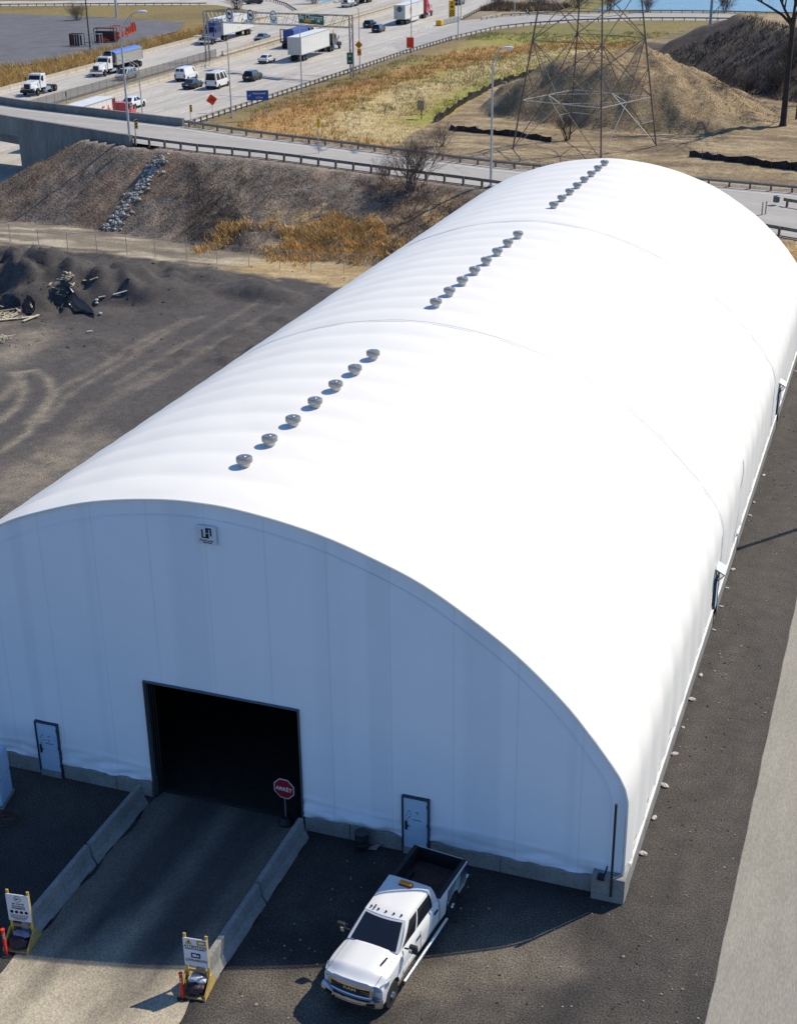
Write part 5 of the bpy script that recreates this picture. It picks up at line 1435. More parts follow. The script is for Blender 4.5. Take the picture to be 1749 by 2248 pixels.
for i, (x0, y0, x1, y1, lab) in enumerate(((495.5, 21, 513, 50.5, 'white truck sign with a down arrow, leftmost on the gantry'), (542, 25, 559, 51, 'white truck sign in the middle of the gantry'), (592, 27, 609, 52, 'white truck sign with a green ring, nearest the green exit sign'))):
    t, pn, w, h = plate(x0, y0, x1, y1, lab, M_swhite)
    truckpic(pn, w, h, h*.2, w*.45, M_sink if i < 2 else M_sgreen)
    if i == 0: 
        b = MB(); b.prism([(-.12*w, -.22*h), (.12*w, -.22*h), (0, -.32*h)], -.056, -.046); b.build('arrow', M_sink, pn)
    text('VOIE' if i == 0 else 'TRANSIT', h*.12, facing((0, -.05, -h*.40), 0), M_sink, pn, bold=.004)
t, pn, w, h = plate(655, 30.5, 711, 55.5, 'green Île Charron exit sign with an orange detour patch on the gantry', M_sgreen)
text('Île Charron', w*.195, facing((0, -.05, h*.22), 0), M_swt, pn, bold=.004)
b = MB(); b.prism([(-.30*w, -.02*h), (.03*w, -.02*h), (-.01*w, -.33*h), (-.26*w, -.33*h)], -.056, -.044); b.build('detour_patch', M_sorange, pn)
b = MB(); b.bar((.20*w, -.05, -.36*h), (.32*w, -.05, -.12*h), .02, .14, up=(0, 1, 0)); b.prism([(.22*w, -.06*h), (.36*w, -.03*h), (.35*w, -.25*h)], -.056, -.044); b.build('arrow', M_swt, pn)
# ------------------------------------------------------------------ signs on their own posts
def at_plane(base, rz, off=.12):
    n = np.array((math.sin(rz), -math.cos(rz), 0))
    def f(px, py):
        d = ray(px, py); return CAM+d*(((base+n*off-CAM) @ n)/(d @ n))
    return f
VIEW = math.atan2(*( -(_f[:2])))        # unused helper angle
def face_rz(base): return math.atan2(base[1]-CAM[1], base[0]-CAM[0])-R(90)
def post_sign(bases, z, x0, y0, x1, y1, label, m, rz=None, h_over=0.0, post_m=None, pr=.07):
    B = [G(*q, z) if z is not None else GR(*q) for q in bases]; c = sum(B)/len(B)
    rz = face_rz(c) if rz is None else rz
    t, pn, w, h = plate(x0, y0, x1, y1, label, m, rz=rz, at=at_plane(c, rz))
    ca, sa = math.cos(-rz), math.sin(-rz)
    for p in B:
        q = p-np.array(t.location); q = (q[0]*ca-q[1]*sa, .1, q[2]); b = MB(); b.bar((q[0], .1, q[2]), (q[0], .1, h/2-.05), pr*1.4); b.build('post', post_m or M_galv, t)
    return t, pn, w, h
t, pn, w, h = post_sign([(552, 258), (586, 271)], HZ, 541, 199, 590, 219.5, 'blue information sign on two posts beside the guard rail', M_sblue)
for i, s_ in enumerate(('Pont-tunnel', 'à 2 km')): text(s_, h*.27, facing((.08*w, -.05, h*(.2-.42*i)), 0), M_swt, pn, bold=.004)
b = MB(); b.add([(-.42*w, -.05, .0), (-.38*w, -.05, -.1*h), (-.26*w, -.05, .22*h), (-.37*w, -.05, .02*h)], [(0, 1, 2, 3)]); b.build('pictogram', M_swt, pn)
# green kilometre plate on the gantry column
pc = (GB[0]+GB[1])/2; rzc = face_rz(GB[0])
t, pn, w, h = plate(761, 115.5, 774, 141, 'green cycle-route style sign on the right leg of the gantry', M_sgreen, rz=rzc, at=at_plane(GB[0], rzc, .3))
t['label'] = 'small green sign with white marks on the right leg of the gantry'
text('30', h*.3, facing((0, -.05, h*.22), 0), M_swt, pn, bold=.004); text('Est', h*.22, facing((0, -.05, -h*.25), 0), M_swt, pn, bold=.004)
# orange signs on the lamp post by the gantry
lb = G(790, 159, HZ); rzl = face_rz(lb)
c = at_plane(lb, rzl, .25)(787.5, 98.5)
def diamond(c, rz, r, label, m, tilt=0.0):
    t = thing('road_sign', label, 'sign', c, rz); b = MB(); b.prism([(r*math.cos(R(90*i)+tilt), r*math.sin(R(90*i)+tilt)) for i in range(4)], -.04, .04); pn = b.build('panel', m, t); return t, pn
t, pn = diamond(c, rzl, 8.5/PXM(c), 'orange diamond merge sign on the lamp post beside the gantry', M_sorange)
b = MB(); b.bar((-.2, -.05, -.35), (-.05, -.05, .35), .02, .12, up=(0, 1, 0)); b.bar((.25, -.05, -.35), (.0, -.05, .05), .02, .12, up=(0, 1, 0)); b.build('pictogram', M_sink, pn)
t, pn, w, h = plate(784, 107.5, 793, 122, 'orange speed plate below the diamond on the lamp post beside the gantry', M_sorange, rz=rzl, at=at_plane(lb, rzl, .25)); text('45', h*.5, facing((0, -.05, 0), 0), M_sink, pn, bold=.004)
# red diamond works sign
def works(bq, z, cq, rpx, label, tilt, m=M_sred):
    B = G(*bq, z); rz = face_rz(B); c = at_plane(B, rz, .12)(*cq); r = rpx/PXM(c)
    t, pn = diamond(c, rz, r, label, m, tilt); b = MB(); b.bar((0, .08, B[2]-c[2]), (0, .08, 0), .06); b.build('post', M_galv, t); return t, pn, r
t, pn, r = works((459, 247), HZ, (465, 219), 12.5, 'red diamond road-works sign with black symbols beside the lanes', R(8))
b = MB()
for x0, z0, x1, z1 in ((-.45, -.1, -.1, .15), (-.35, -.25, -.25, .1), (-.05, .3, .1, -.05), (-.05, .1, .3, .0), (.15, .2, .35, -.2), (.0, -.2, .45, -.15)): b.bar((x0*r, -.05, z0*r), (x1*r, -.05, z1*r), .02, .17*r, up=(0, 1, 0))
b.build('pictogram', M_sink, pn)
t, pn, w, h = post_sign([(902, 116)], HZ, 892, 82, 908, 105, 'plain red rectangular sign beside the guard rail near the exit', M_sred)
t, pn, w, h = post_sign([(419, 263)], HZ, 416, 230, 422.5, 246.5, 'small yellow sign beyond the parapet end left of the red diamond', M_syel)
def hazard(pn, w, h):
    for k in range(3):
        b = MB(); z = h*(.3-.3*k); b.add([(-w/2, -.05, z-.08*h), (-w/2, -.05, z+.06*h), (w/2, -.05, z+.16*h), (w/2, -.05, z+.02*h)], [(0, 1, 2, 3)]); b.build('stripe', M_sink, pn)
hazard(pn, w, h)
t, pn, w, h = post_sign([(300, 318)], None, 296, 262, 303.5, 283, 'yellow and black striped hazard marker beside the tall lamp post at the bridge', M_syel); hazard(pn, w, h)
t, pn, w, h = post_sign([(700, 336)], None, 695, 261, 702.5, 280, 'slim yellow hazard marker on the far rail of the ramp', M_syel)
t, pn, w, h = post_sign([(147, 229)], HZ, 143.5, 201, 147.5, 213, 'small green kilometre marker on the reserve fence', M_sgreen, pr=.05)
# chevron board at the gore
t, pn, w, h = post_sign([(994, 43)], HZ, 985, 1, 998.5, 39, 'tall yellow board with black chevrons at the exit gore', M_syel)
for k in range(3):
    z = -h*(.10+.12*k); b = MB(); b.add([(-w*.46, -.05, z-.10*h), (0, -.05, z), (w*.46, -.05, z-.10*h), (w*.46, -.05, z-.05*h), (0, -.05, z+.05*h), (-w*.46, -.05, z-.05*h)], [(0, 1, 4, 5), (1, 2, 3, 4)]); b.build('chevron', M_sink, pn)
b = MB(); b.span((-w*.1, -.052, h*.28), (w*.1, -.045, h*.4)); b.span((-w*.2, -.052, h*.08), (w*.2, -.045, h*.2)); b.build('pictogram', M_sink, pn)
# crash cushion
p0, p1 = G(962, 57, HZ), G(1006, 46, HZ); d = (p1-p0)/np.linalg.norm(p1-p0)
t = thing('crash_cushion', 'grey crash cushion with a yellow nose at the exit gore', 'crash barrier', p0, math.atan2(d[1], d[0]))
L_ = float(np.linalg.norm(p1-p0))
MB().span((0, -.7, .1), (1.6, .7, 1.25)).build('nose', M_syel, t, bevel=.15)
for i in range(5): MB().span((1.7+i*(L_-1.8)/5, -.62, .1), (1.6+(i+1)*(L_-1.8)/5, .62, 1.15)).build('bay', mat('cushion_grey', (.30, .30, .29), .6, var=.15), t, bevel=.05)
# white chevrons along the far ramp
for px, py, lab in ((1157, 24, 'small dark chevron sign along the exit ramp left of the lattice tower'), (1335, 17, 'small dark chevron sign along the exit ramp right of the lattice tower')):
    t, pn, w, h = post_sign([(px, py+16)], HZ, px-4, py-6, px+4, py+6, lab, mat('dark_sign', (.03, .03, .032), .5))
    b = MB(); b.add([(-w*.2, -.05, -h*.4), (w*.3, -.05, 0), (-w*.2, -.05, h*.4), (-w*.45, -.05, h*.4), (w*.05, -.05, 0), (-w*.45, -.05, -h*.4)], [(0, 1, 4, 5), (1, 2, 3, 4)]); b.build('chevron', M_swt, pn)
# small white board by the right-hand silt fence
t, pn, w, h = post_sign([(1562, 352)], HZ, 1554, 335, 1565, 352, 'small pale board standing at the right-hand silt fence', M_swhite)
# ------------------------------------------------------------------ traffic
AWAY, TOWARD = math.atan2(1, -.07), math.atan2(-1, .08)
def between(fq, rq, W, z=HZ):
    """centre of a vehicle whose east-side wheels touch the road at fq and rq"""
    m = (G(*fq, z)+G(*rq, z))/2
    return np.array((m[0]-W/2, m[1], z+.02))
def frustum_pts(B, T, zb, zt):
    """B, T: (x front, x rear, half width) of belt and roof; bilinear side/front/rear surfaces"""
    def side(u, v, s): return np.array(((B[0]+(B[1]-B[0])*u)*(1-v)+(T[0]+(T[1]-T[0])*u)*v, s*(B[2]*(1-v)+T[2]*v), zb+(zt-zb)*v))
    def front(u, v): return np.array((B[0]*(1-v)+T[0]*v, (2*u-1)*(B[2]*(1-v)+T[2]*v), zb+(zt-zb)*v))
    def rear(u, v): return np.array((B[1]*(1-v)+T[1]*v, (2*u-1)*(B[2]*(1-v)+T[2]*v), zb+(zt-zb)*v))
    return side, front, rear
CARS = {
 'sedan': dict(L=4.75, W=1.84, prof=[(2.36, .30), (2.38, .55), (2.28, .72), (1.9, .80), (1.02, .96), (-1.75, 1.0), (-2.25, .98), (-2.37, .85), (-2.36, .32)], B=(1.15, -1.85, .80), T=(.25, -.95, .60), zb=.96, zt=1.44, r=.33, ax=(1.42, -1.40), sp=[(.06, .46), (.50, .93)]),
 'suv': dict(L=4.6, W=1.88, prof=[(2.28, .36), (2.30, .70), (2.2, .92), (1.8, 1.0), (1.1, 1.08), (-2.2, 1.10), (-2.30, .9), (-2.28, .38)], B=(1.2, -2.22, .82), T=(.45, -1.80, .64), zb=1.07, zt=1.66, r=.36, ax=(1.36, -1.38), sp=[(.05, .34), (.37, .64), (.67, .94)]),
 'coupe suv': dict(L=4.7, W=1.95, prof=[(2.32, .36), (2.35, .70), (2.2, .90), (1.8, .98), (1.1, 1.06), (-1.6, 1.12), (-2.2, 1.10), (-2.34, .9), (-2.32, .38)], B=(1.2, -2.2, .84), T=(.35, -1.35, .62), zb=1.05, zt=1.64, r=.39, ax=(1.42, -1.42), sp=[(.05, .42), (.46, .80)]),
 'minivan': dict(L=5.1, W=1.98, prof=[(2.5, .30), (2.52, .62), (2.35, .82), (1.75, 1.0), (-2.5, 1.05), (-2.54, .8), (-2.5, .32)], B=(1.75, -2.46, .88), T=(.70, -2.2, .68), zb=1.0, zt=1.74, r=.34, ax=(1.55, -1.5), sp=[(.07, .30), (.33, .62), (.65, .95)]),
 'cargo van': dict(L=5.6, W=2.02, prof=[(2.75, .32), (2.78, .75), (2.6, 1.0), (2.0, 1.16), (-2.76, 1.16), (-2.78, .4)], B=(2.05, -2.75, .96), T=(1.25, -2.65, .82), zb=1.15, zt=2.10, r=.36, ax=(1.8, -1.65), sp=[(.06, .22)]),
 'passenger van': dict(L=5.7, W=2.08, prof=[(2.8, .32), (2.83, .80), (2.6, 1.08), (2.1, 1.28), (-2.8, 1.28), (-2.84, .4)], B=(2.15, -2.80, 1.0), T=(1.35, -2.68, .84), zb=1.27, zt=2.52, r=.37, ax=(1.85, -1.75), sp=[(.06, .24), (.29, .60), (.64, .94)]),
}
def car(kind, loc, rz, m, label, cat, name, sc=1.04, rear_glass=True, sun_roof=None):
    K = CARS[kind]; W = K['W']/2
    t = thing(name, label, cat, loc, rz, 'vehicles on the expressway', sc)
    b = MB(); b.prism(K['prof'], -W, W); body = b.build('body', m, t, bevel=.10, seg=3)
    side, front, rear = frustum_pts(K['B'], K['T'], K['zb'], K['zt'])
    c = MB(); cs = [side(0, 0, -1), side(0, 0, 1), side(1, 0, 1), side(1, 0, -1), side(0, 1, -1), side(0, 1, 1), side(1, 1, 1), side(1, 1, -1)]
    c.add(cs, [(0, 1, 5, 4), (1, 2, 6, 5), (2, 3, 7, 6), (3, 0, 4, 7), (4, 5, 6, 7)]); cab = c.build('roof', m, t, bevel=.06, seg=2)
    e = .012
    def pane(P, off, nm):
        w = MB(); w.add([np.array(p)+np.array(off) for p in P], [(0, 1, 2, 3)]); w.build(nm, M_glass, t)
    pane([front(.07, .06), front(.93, .06), front(.93, .92), front(.07, .92)], (e*1.5, 0, e), 'windshield')
    if rear_glass: pane([rear(.08, .10), rear(.92, .10), rear(.90, .90), rear(.10, .90)], (-e*1.5, 0, e), 'rear_window')
    elif kind == 'cargo van':
        pane([rear(.10, .45), rear(.46, .45), rear(.46, .88), rear(.12, .88)], (-e*1.5, 0, e), 'rear_window'); pane([rear(.54, .45), rear(.90, .45), rear(.88, .88), rear(.54, .88)], (-e*1.5, 0, e), 'rear_window')
    for s in (-1, 1):
        for u0, u1 in K['sp']:
            hi = .88; pane([side(u0, .08, s), side(u1, .08, s), side(u1-.02, hi, s), side(min(u0+.05, u1-.06), hi, s)], (0, s*e, e*.4), 'side_window')
        for x in K['ax']:
            wh = MB(); wh.lathe([(K['r']*1.14, s*(W+.004)), (K['r']*1.14, s*(W+.010))], (x, 0, K['r']), 20, axis='Y'); wh.build('wheel_arch', M_trim, body)
            wheel(t, x, s*(W-.09), K['r'], .22, s)
        xf = K['prof'][1][0]; xr_ = -K['L']/2
        b = MB(); b.box((xf-.08, s*(W-.26), .66), (.22, .38, .15)); b.build('headlight', M_lamp, t, bevel=.03)
        b = MB(); b.box((xr_+.06, s*(W-.17), .88 if kind != 'passenger van' else 1.0), (.16, .28, .17 if 'van' not in kind else .42)); b.build('taillight', M_redl, t, bevel=.03)
        b = MB(); b.box((K['B'][0]-.15, s*(W+.06), K['zb']+.06), (.12, .18, .13)); b.build('mirror', m, t, bevel=.02)
    b = MB(); b.box((K['prof'][1][0]-.04, 0, .52), (.12, W*1.1, .22)); b.build('grille', M_trim, t, bevel=.02)
    b = MB(); b.box((-K['L']/2+.02, 0, .45), (.10, W*1.75, .20)); b.build('rear_bumper', M_trim, t, bevel=.02)
    b = MB(); b.box((-K['L']/2-.015, 0, .72), (.04, .42, .14)); b.build('number_plate', M_swhite, t)
    MB().span((K['L']/2-.35, -W*.86, .2), (-K['L']/2+.3, W*.86, .4)).build('underbody', M_trim, t)
    return t
P_white = M_wp
P_black = paint('black_car_paint', (.012, .013, .016)); P_dgrey = paint('dark_grey_paint', (.03, .033, .038)); P_silver = paint('silver_paint', (.42, .43, .45)); P_grey = paint('steel_grey_paint', (.13, .14, .155)); P_navy = paint('navy_paint', (.010, .016, .05)); P_red = paint('red_paint', (.45, .012, .03)); P_blue = paint('deep_blue_cab_paint', (.018, .035, .13))
car('coupe suv', between((318, 234), (296, 240.5), 2.0), AWAY, P_white, 'white sloping-back car just ahead of the red cab by the bridge', 'car', 'parked_car' if False else 'car')
car('cargo van', between((433, 172.5), (412, 178.5), 2.1), AWAY, P_white, 'white cargo van without side windows next to the central reserve', 'van', 'cargo_van', rear_glass=False)
car('sedan', between((444.5, 190.5), (426, 196.5), 1.9), AWAY, P_dgrey, 'dark grey sedan beside the white passenger van', 'car', 'car')
car('passenger van', between((503, 188.5), (480, 196), 2.2), AWAY, P_white, 'white high-roofed passenger van with windows all round', 'van', 'passenger_van')
car('suv', between((573.5, 174), (559, 179.5), 1.95), AWAY, P_black, 'black hatchback alone in the lanes behind the passenger van', 'car', 'car')
car('sedan', between((604, 135.5), (589, 140), 1.9), AWAY, P_white, 'white sedan with dark rear window driving in the shadow of the white trailer', 'car', 'car')
car('suv', between((826, 58), (814, 63), 1.95), AWAY, P_black, 'black car farther from the camera of the pair behind the red cab trailer', 'car', 'car')
car('suv', between((845, 68), (834.5, 73), 1.95), AWAY, P_navy, 'dark blue hatchback nearer the camera of the pair behind the red cab trailer', 'car', 'car')
car('suv', between((1019, 9), (1009, 12), 2.0), AWAY, P_dgrey, 'dark vehicle at the top edge beyond the yellow chevron board', 'car', 'car', sc=1.2)
car('minivan', between((277, 178), (302, 170.5), 2.0), TOWARD, P_silver, 'silver minivan beside the dump trailer behind the lamp post', 'minivan', 'minivan')
car('sedan', between((577, 93), (592, 88), 1.9), TOWARD, P_grey, 'grey sedan coming toward the camera beside the white box trailer', 'car', 'car', sc=1.1)
car('suv', (*G(557, 9, HZ)[:2], HZ+.03), R(-140), P_dgrey, 'dark grey car on the loop ramp at the top edge', 'car', 'car', sc=1.1)
# ---- heavy lorries: tractor and trailer share one frame of reference
M_trw = mat('trailer_white', (.70, .70, .66), .4, var=.04, scale=.6); M_trtop = mat('trailer_roof', (.66, .67, .68), .4, var=.06, scale=.5); M_alu = mat('dull_aluminium', (.45, .43, .38), .45, .4, var=.08, scale=.8)
def dual(par, x, r=.50, w=.26, Wd=1.22, single=False):
    for s in (-1, 1):
        t = wheel(par, x, s*(Wd-.14), r, w, s, M_rim)
        if not single: wheel(par, x, s*(Wd-.48), r, w, s, M_rim)
def tractor(t, x0, m, day=True, stack=True, hood=2.0, chrome=True, sleeper=1.6, roof=None):
    """conventional tractor, bumper at x0, reaching backwards; returns the x of the fifth wheel"""
    xc = x0-.35-hood                        # windshield foot
    ch = MB(); ch.span((x0-.5, -.42, .55), (x0-(7.0 if day else 8.0), -.28, .85)); ch.span((x0-.5, .28, .55), (x0-(7.0 if day else 8.0), .42, .85))
    ch.span((xc-2.4-(0 if day else sleeper), -.5, .86), (xc-4.3-(0 if day else sleeper), .5, 1.0)); ch.build('chassis', M_trim, t)
    h = MB(); A = [(x0-.05, .62, 1.05), (x0-.05, .62, 1.85), (xc+.05, .98, 1.10), (xc+.05, .86, 2.15)]
    vs = []
    for s in (-1, 1): vs += [(A[0][0], s*A[0][1], A[0][2]), (A[1][0]-.2, s*A[1][1]*.9, A[1][2]), (A[3][0], s*A[3][1], A[3][2]), (A[2][0], s*A[2][1], A[2][2])]
    h.add(vs, [(0, 1, 2, 3), (7, 6, 5, 4), (0, 4, 5, 1), (1, 5, 6, 2), (2, 6, 7, 3), (3, 7, 4, 0)])
    for s in (-1, 1): h.prism([(x0-.15, .75), (x0-.1, 1.05), (x0-.45, 1.28), (x0-1.35, 1.30), (x0-1.95, 1.0), (x0-2.0, .7), (x0-1.75, .7), (x0-1.6, 1.0), (x0-1.2, 1.15), (x0-.7, 1.12), (x0-.45, .9)], s*.80, s*1.22)
    hood_o = h.build('hood', m, t, bevel=.06)
    g = MB(); g.box((x0-.03, 0, 1.38), (.08, 1.0, .78)); g.build('grille', M_trim, hood_o, bevel=.03)
    g = MB(); g.box((x0-.05, 0, 1.38), (.09, 1.1, .88)); g.build('grille_surround', M_chrome, hood_o, bevel=.03)
    for s in (-1, 1): 
        q = MB(); q.box((x0-.12, s*.92, 1.08), (.14, .26, .2)); q.build('headlight', M_lamp, hood_o, bevel=.03)
    g = MB(); g.box((x0-.02, 0, .68), (.3, 2.4, .38)); g.build('bumper', M_chrome if chrome else M_trim, t, bevel=.05)
    zt = 2.95 if day else 3.05; L_ = 1.75 if day else 1.75+sleeper
    c = MB(); W = 1.05
    c.prism([(xc+.0, .95), (xc+.05, 2.05), (xc-.42, zt-.05), (xc-.75, zt), (xc-L_, zt), (xc-L_, .95)], -W, W); cab = c.build('cab', m, t, bevel=.09, seg=3)
    w = MB(); w.add([(xc+.075, -.92, 2.12), (xc+.075, .92, 2.12), (xc-.34, .86, zt-.20), (xc-.34, -.86, zt-.20)], [(0, 1, 2, 3)]); w.build('windshield', M_glass, cab)
    for s in (-1, 1):
        w = MB(); w.add([(xc-.12, s*(W+.012), 2.05), (xc-.98, s*(W+.012), 2.0), (xc-.98, s*(W+.012), 2.7), (xc-.45, s*(W+.012), 2.7)], [(0, 1, 2, 3)]); w.build('side_window', M_glass, cab)
        w = MB(); w.bar((xc-.05, s*1.1, 2.3), (xc-.05, s*1.42, 2.4), .05); w.box((xc-.05, s*1.42, 2.25), (.14, .10, .6)); w.build('mirror', M_trim, cab)
        w = MB(); w.tube([(xc-1.0, s*1.0, .72), (xc-2.5, s*1.0, .72)], .32, 12); w.build('fuel_tank', M_chrome, t, smooth=True)
        if stack: w = MB(); w.tube([(xc-L_-.15, s*.95, 1.0), (xc-L_-.15, s*.95, 3.7)], .085, 8); w.build('exhaust_stack', M_chrome, t, smooth=True)
    cl = MB()
    for i in range(5): cl.box((xc-.60, -.7+.35*i, zt+.04), (.12, .10, .08))
    cl.build('clearance_lamp', M_amber, cab)
    if roof: 
        f = MB(); f.prism([(xc-.55, zt-.05), (xc-1.9, roof), (xc-L_, roof), (xc-L_, zt-.05)], -W*.97, W*.97); f.build('roof_fairing', m, cab, bevel=.08)
    xw = xc-3.0-(0 if day else sleeper)
    dual(t, x0-1.15, single=True, w=.30); dual(t, xw); dual(t, xw-1.3)
    return xw-.65
def box_trailer(t, xk, L_=15.6, logo=None, m=None, reefer=False, skirts=False, top=4.15):
    """box van trailer with its kingpin at xk; the nose stands 0.9 m ahead"""
    x1 = xk+.9; x0 = x1-L_; m = m or M_trw
    b = MB(); b.span((x0, -1.30, 1.20), (x1, 1.30, top)); tr = b.build('trailer', m, t, bevel=.03)
    b = MB(); b.span((x0+.05, -1.27, top+.001), (x1-.05, 1.27, top+.02)); b.build('roof', M_trtop, tr)
    fr = MB()
    for s in (-1, 1):
        fr.span((x0+.01, s*1.295, 1.14), (x1-.01, s*1.325, 1.27)); fr.span((x0+.01, s*1.295, top-.10), (x1-.01, s*1.325, top+.01))
        for i in range(1, 13): x = x0+i*L_/13; fr.span((x-.02, s*1.298, 1.28), (x+.02, s*1.310, top-.11))
    fr.build('side_rail', M_alu, tr)
    d = MB()
    for s in (-1, 1): d.span((x0-.03, s*.03, 1.25), (x0-.005, s*1.24, top-.08))
    d.build('rear_door', mat('trailer_door', (.52, .50, .46), .45, var=.08), tr, bevel=.01)
    d = MB()
    for y in (-.95, -.3, .3, .95): d.bar((x0-.05, y, 1.22), (x0-.05, y, top-.1), .045)
    d.build('lock_rod', M_galv, tr)
    d = MB(); d.span((x0-.02, -1.2, .48), (x0+.08, 1.2, .60)); d.bar((x0+.03, -.6, .5), (x0+.03, -.6, 1.2), .09); d.bar((x0+.03, .6, .5), (x0+.03, .6, 1.2), .09); d.build('underride_guard', M_trim, tr)
    d = MB(); d.span((x0+.8, -.5, .75), (x0+5.2, .5, 1.15)); d.span((x1-3.4, -.45, .3), (x1-3.2, -.3, 1.2)); d.span((x1-3.4, .3, .3), (x1-3.2, .45, 1.2)); d.build('bogie', M_trim, tr)
    for x in (x0+1.5, x0+2.85): dual(tr, x)
    if skirts:
        for s in (-1, 1): 
            d = MB(); d.span((x0+4.5, s*1.26, .4), (x1-4.0, s*1.28, 1.15)); d.build('side_skirt', m, tr)
    if reefer:
        d = MB(); d.span((x1+.01, -.9, 1.9), (x1+.5, .9, top-.2)); d.build('cooling_unit', M_trw, tr, bevel=.05)
    if logo:
        for s in (-1,):
            logo(tr, x0, x1, top)
    return tr
def side_text(tr, body, size, x, z, m, east_is_right=True, **k):
    """lettering on the visible (east) flank; +1 away-bound right side is -y local, toward-bound left side is +y"""
    if east_is_right: M = Matrix.Translation((x, -1.33, z)) @ Matrix.Rotation(R(90), 4, 'X')
    else: M = Matrix.Translation((x, 1.33, z)) @ Matrix.Rotation(R(180), 4, 'Z') @ Matrix.Rotation(R(90), 4, 'X')
    return text(body, size, M, m, tr, **k)
def lorry(loc, rz, label, sc=1.07, name='semi_truck'): return thing(name, label, 'truck', loc, rz, 'vehicles on the expressway', sc)
def road_pt(q, W=2.5): 
    p = G(*q, HZ); return np.array((p[0]-W/2, p[1], HZ+.02))
# bobtail white tractor (front axle is 1.15 behind the bumper)
def at_axle(q, x_axle, rz, sc, W=2.5):
    p = road_pt(q, W*sc); return p-np.array((math.cos(rz), math.sin(rz), 0))*x_axle*sc
t = lorry(at_axle((86, 210.5), 2.85, TOWARD, 1.07), TOWARD, 'white day-cab tractor without a trailer at the left edge', name='tractor_unit')
xk = tractor(t, 4.0, M_wp, True, stack=False, chrome=False)
# dump trailer
t = lorry(at_axle((233, 168), 2.85, TOWARD, 1.04), TOWARD, 'white chrome-nosed tractor with a grey tipping trailer under a blue tarpaulin', 1.04)
xk = tractor(t, 4.0, M_wp, True, hood=2.3)
x1 = xk+.75; x0 = x1-10.6
b = MB(); b.span((x0, -1.28, 1.35), (x1, 1.28, 3.25)); tb = b.build('tipper_body', M_alu, t, bevel=.06)
tp = MB(); n = 26; vs = []
for i in range(n+1):
    u = i/n; x = x0-.02+(x1-x0+.04)*u; zc = 3.27+.28+.04*math.cos(u*math.pi*18)
    for j in range(7):
        v = j/6*2-1; vs.append((x, v*1.33, 3.20 if abs(v) > .99 else 3.27+(zc-3.27)*(1-v*v)))
tp.add(vs, [(i*7+j, i*7+j+1, i*7+j+8, i*7+j+7) for i in range(n) for j in range(6)]); tp.build('tarpaulin', mat('blue_tarpaulin', (.10, .20, .60), .6, var=.12, scale=1.2), tb, smooth=True)
b = MB()
for s in (-1, 1): b.span((x0, s*1.285, 3.12), (x1, s*1.345, 3.24)); b.span((x0, s*1.285, 1.33), (x1, s*1.33, 1.45)); b.span((x0+.02, s*1.285, 1.46), (x0+.14, s*1.34, 3.11)); b.span((x1-.14, s*1.285, 1.46), (x1-.02, s*1.34, 3.11))
b.build('rib', M_galv, tb)
b = MB(); b.span((x0+.3, -.45, .8), (x1-1, .45, 1.3)); b.build('subframe', M_trim, tb)
for x in (x0+.75, x0+2.2, x0+3.6, x0+5.4): dual(tb, x)
b = MB(); b.prism([(x1-.2, 1.5), (x1+.5, 2.2), (x1+.5, 3.0), (x1-.2, 3.3)], -1.0, 1.0); b.build('tarp_housing', P_dgrey, tb, bevel=.05)
# dark blue sleeper tractor with long white trailer
t = lorry(at_axle((468, 98.5), 2.85, TOWARD, 1.13), TOWARD, 'dark blue sleeper tractor with a long white trailer lettered Couture', 1.13)
xk = tractor(t, 4.0, P_blue, False, stack=False, sleeper=1.7, roof=4.0)
def lg1(tr, x0, x1, top):
    side_text(tr, 'Couture', 1.35, x0+3.6, 2.75, M_navy, False, bold=.012); side_text(tr, 'Couture', .45, x0+2.0, 3.75, M_red, False, bold=.012, shear=.3)
    b = MB(); b.span((x0+6.8, 1.312, 1.75), (x0+8.0, 1.325, 1.95)); b.build('placard', mat('pale_yellow_print', (.55, .52, .25), .5), tr)
box_trailer(t, xk+.3, 15.6, lg1)
# facing lorry at the very top
t = lorry(at_axle((772, 16.5), 2.85, TOWARD, 1.12), TOWARD, 'white-nosed tractor with a dark flat load at the top edge above the green exit sign', 1.12)
xk = tractor(t, 4.0, M_wp, True); x1 = xk+.8
b = MB(); b.span((x1-14, -1.25, 1.15), (x1, 1.25, 1.4)); fb = b.build('flatbed', M_trim, t); b = MB(); b.span((x1-13, -1.15, 1.41), (x1-1.5, 1.15, 2.7)); b.build('load', P_dgrey, fb, bevel=.05)
for x in (x1-13, x1-11.7, x1-10.4): dual(fb, x)
# white trailer with black tractor in the middle of the right lanes
def at_rear(q, x_rear_axle, rz, sc, W=2.5):
    p = road_pt(q, W*sc); return p-np.array((math.cos(rz), math.sin(rz), 0))*x_rear_axle*sc
t = lorry(at_rear((667, 135), -14.6, AWAY, 1.07), AWAY, 'plain white box trailer with a black tractor in the middle of the right-hand lanes', 1.07)
xk = tractor(t, 7.4, P_black, True, stack=True)
tr = box_trailer(t, -1.1, 15.6)
# red tractor with lettered trailer
t = lorry(at_rear((892, 54.5), -14.6, AWAY, 1.07), AWAY, 'red sleeper tractor with a white trailer bearing a round red emblem', 1.07)
xk = tractor(t, 8.9, P_red, False, stack=False, sleeper=1.5, roof=4.0)
def lg2(tr, x0, x1, top):
    b = MB(); b.lathe([(.62, -1.335), (.80, -1.335), (.80, -1.322), (.62, -1.322)], (x0+4.6, 0, 2.75), 24, axis='Y', cap=False); b.build('emblem', M_red, tr)
    side_text(tr, 'S.G', .75, x0+4.7, 2.95, M_red, True, bold=.012)
    b = MB(); b.lathe([(.0, -.0), (.62, 0), (.62, .01)], (x0-.045, 0, 3.3), 20, axis='X'); o = b.build('emblem', P_dgrey, tr)
box_trailer(t, -1.1, 15.6, lg2, skirts=True)
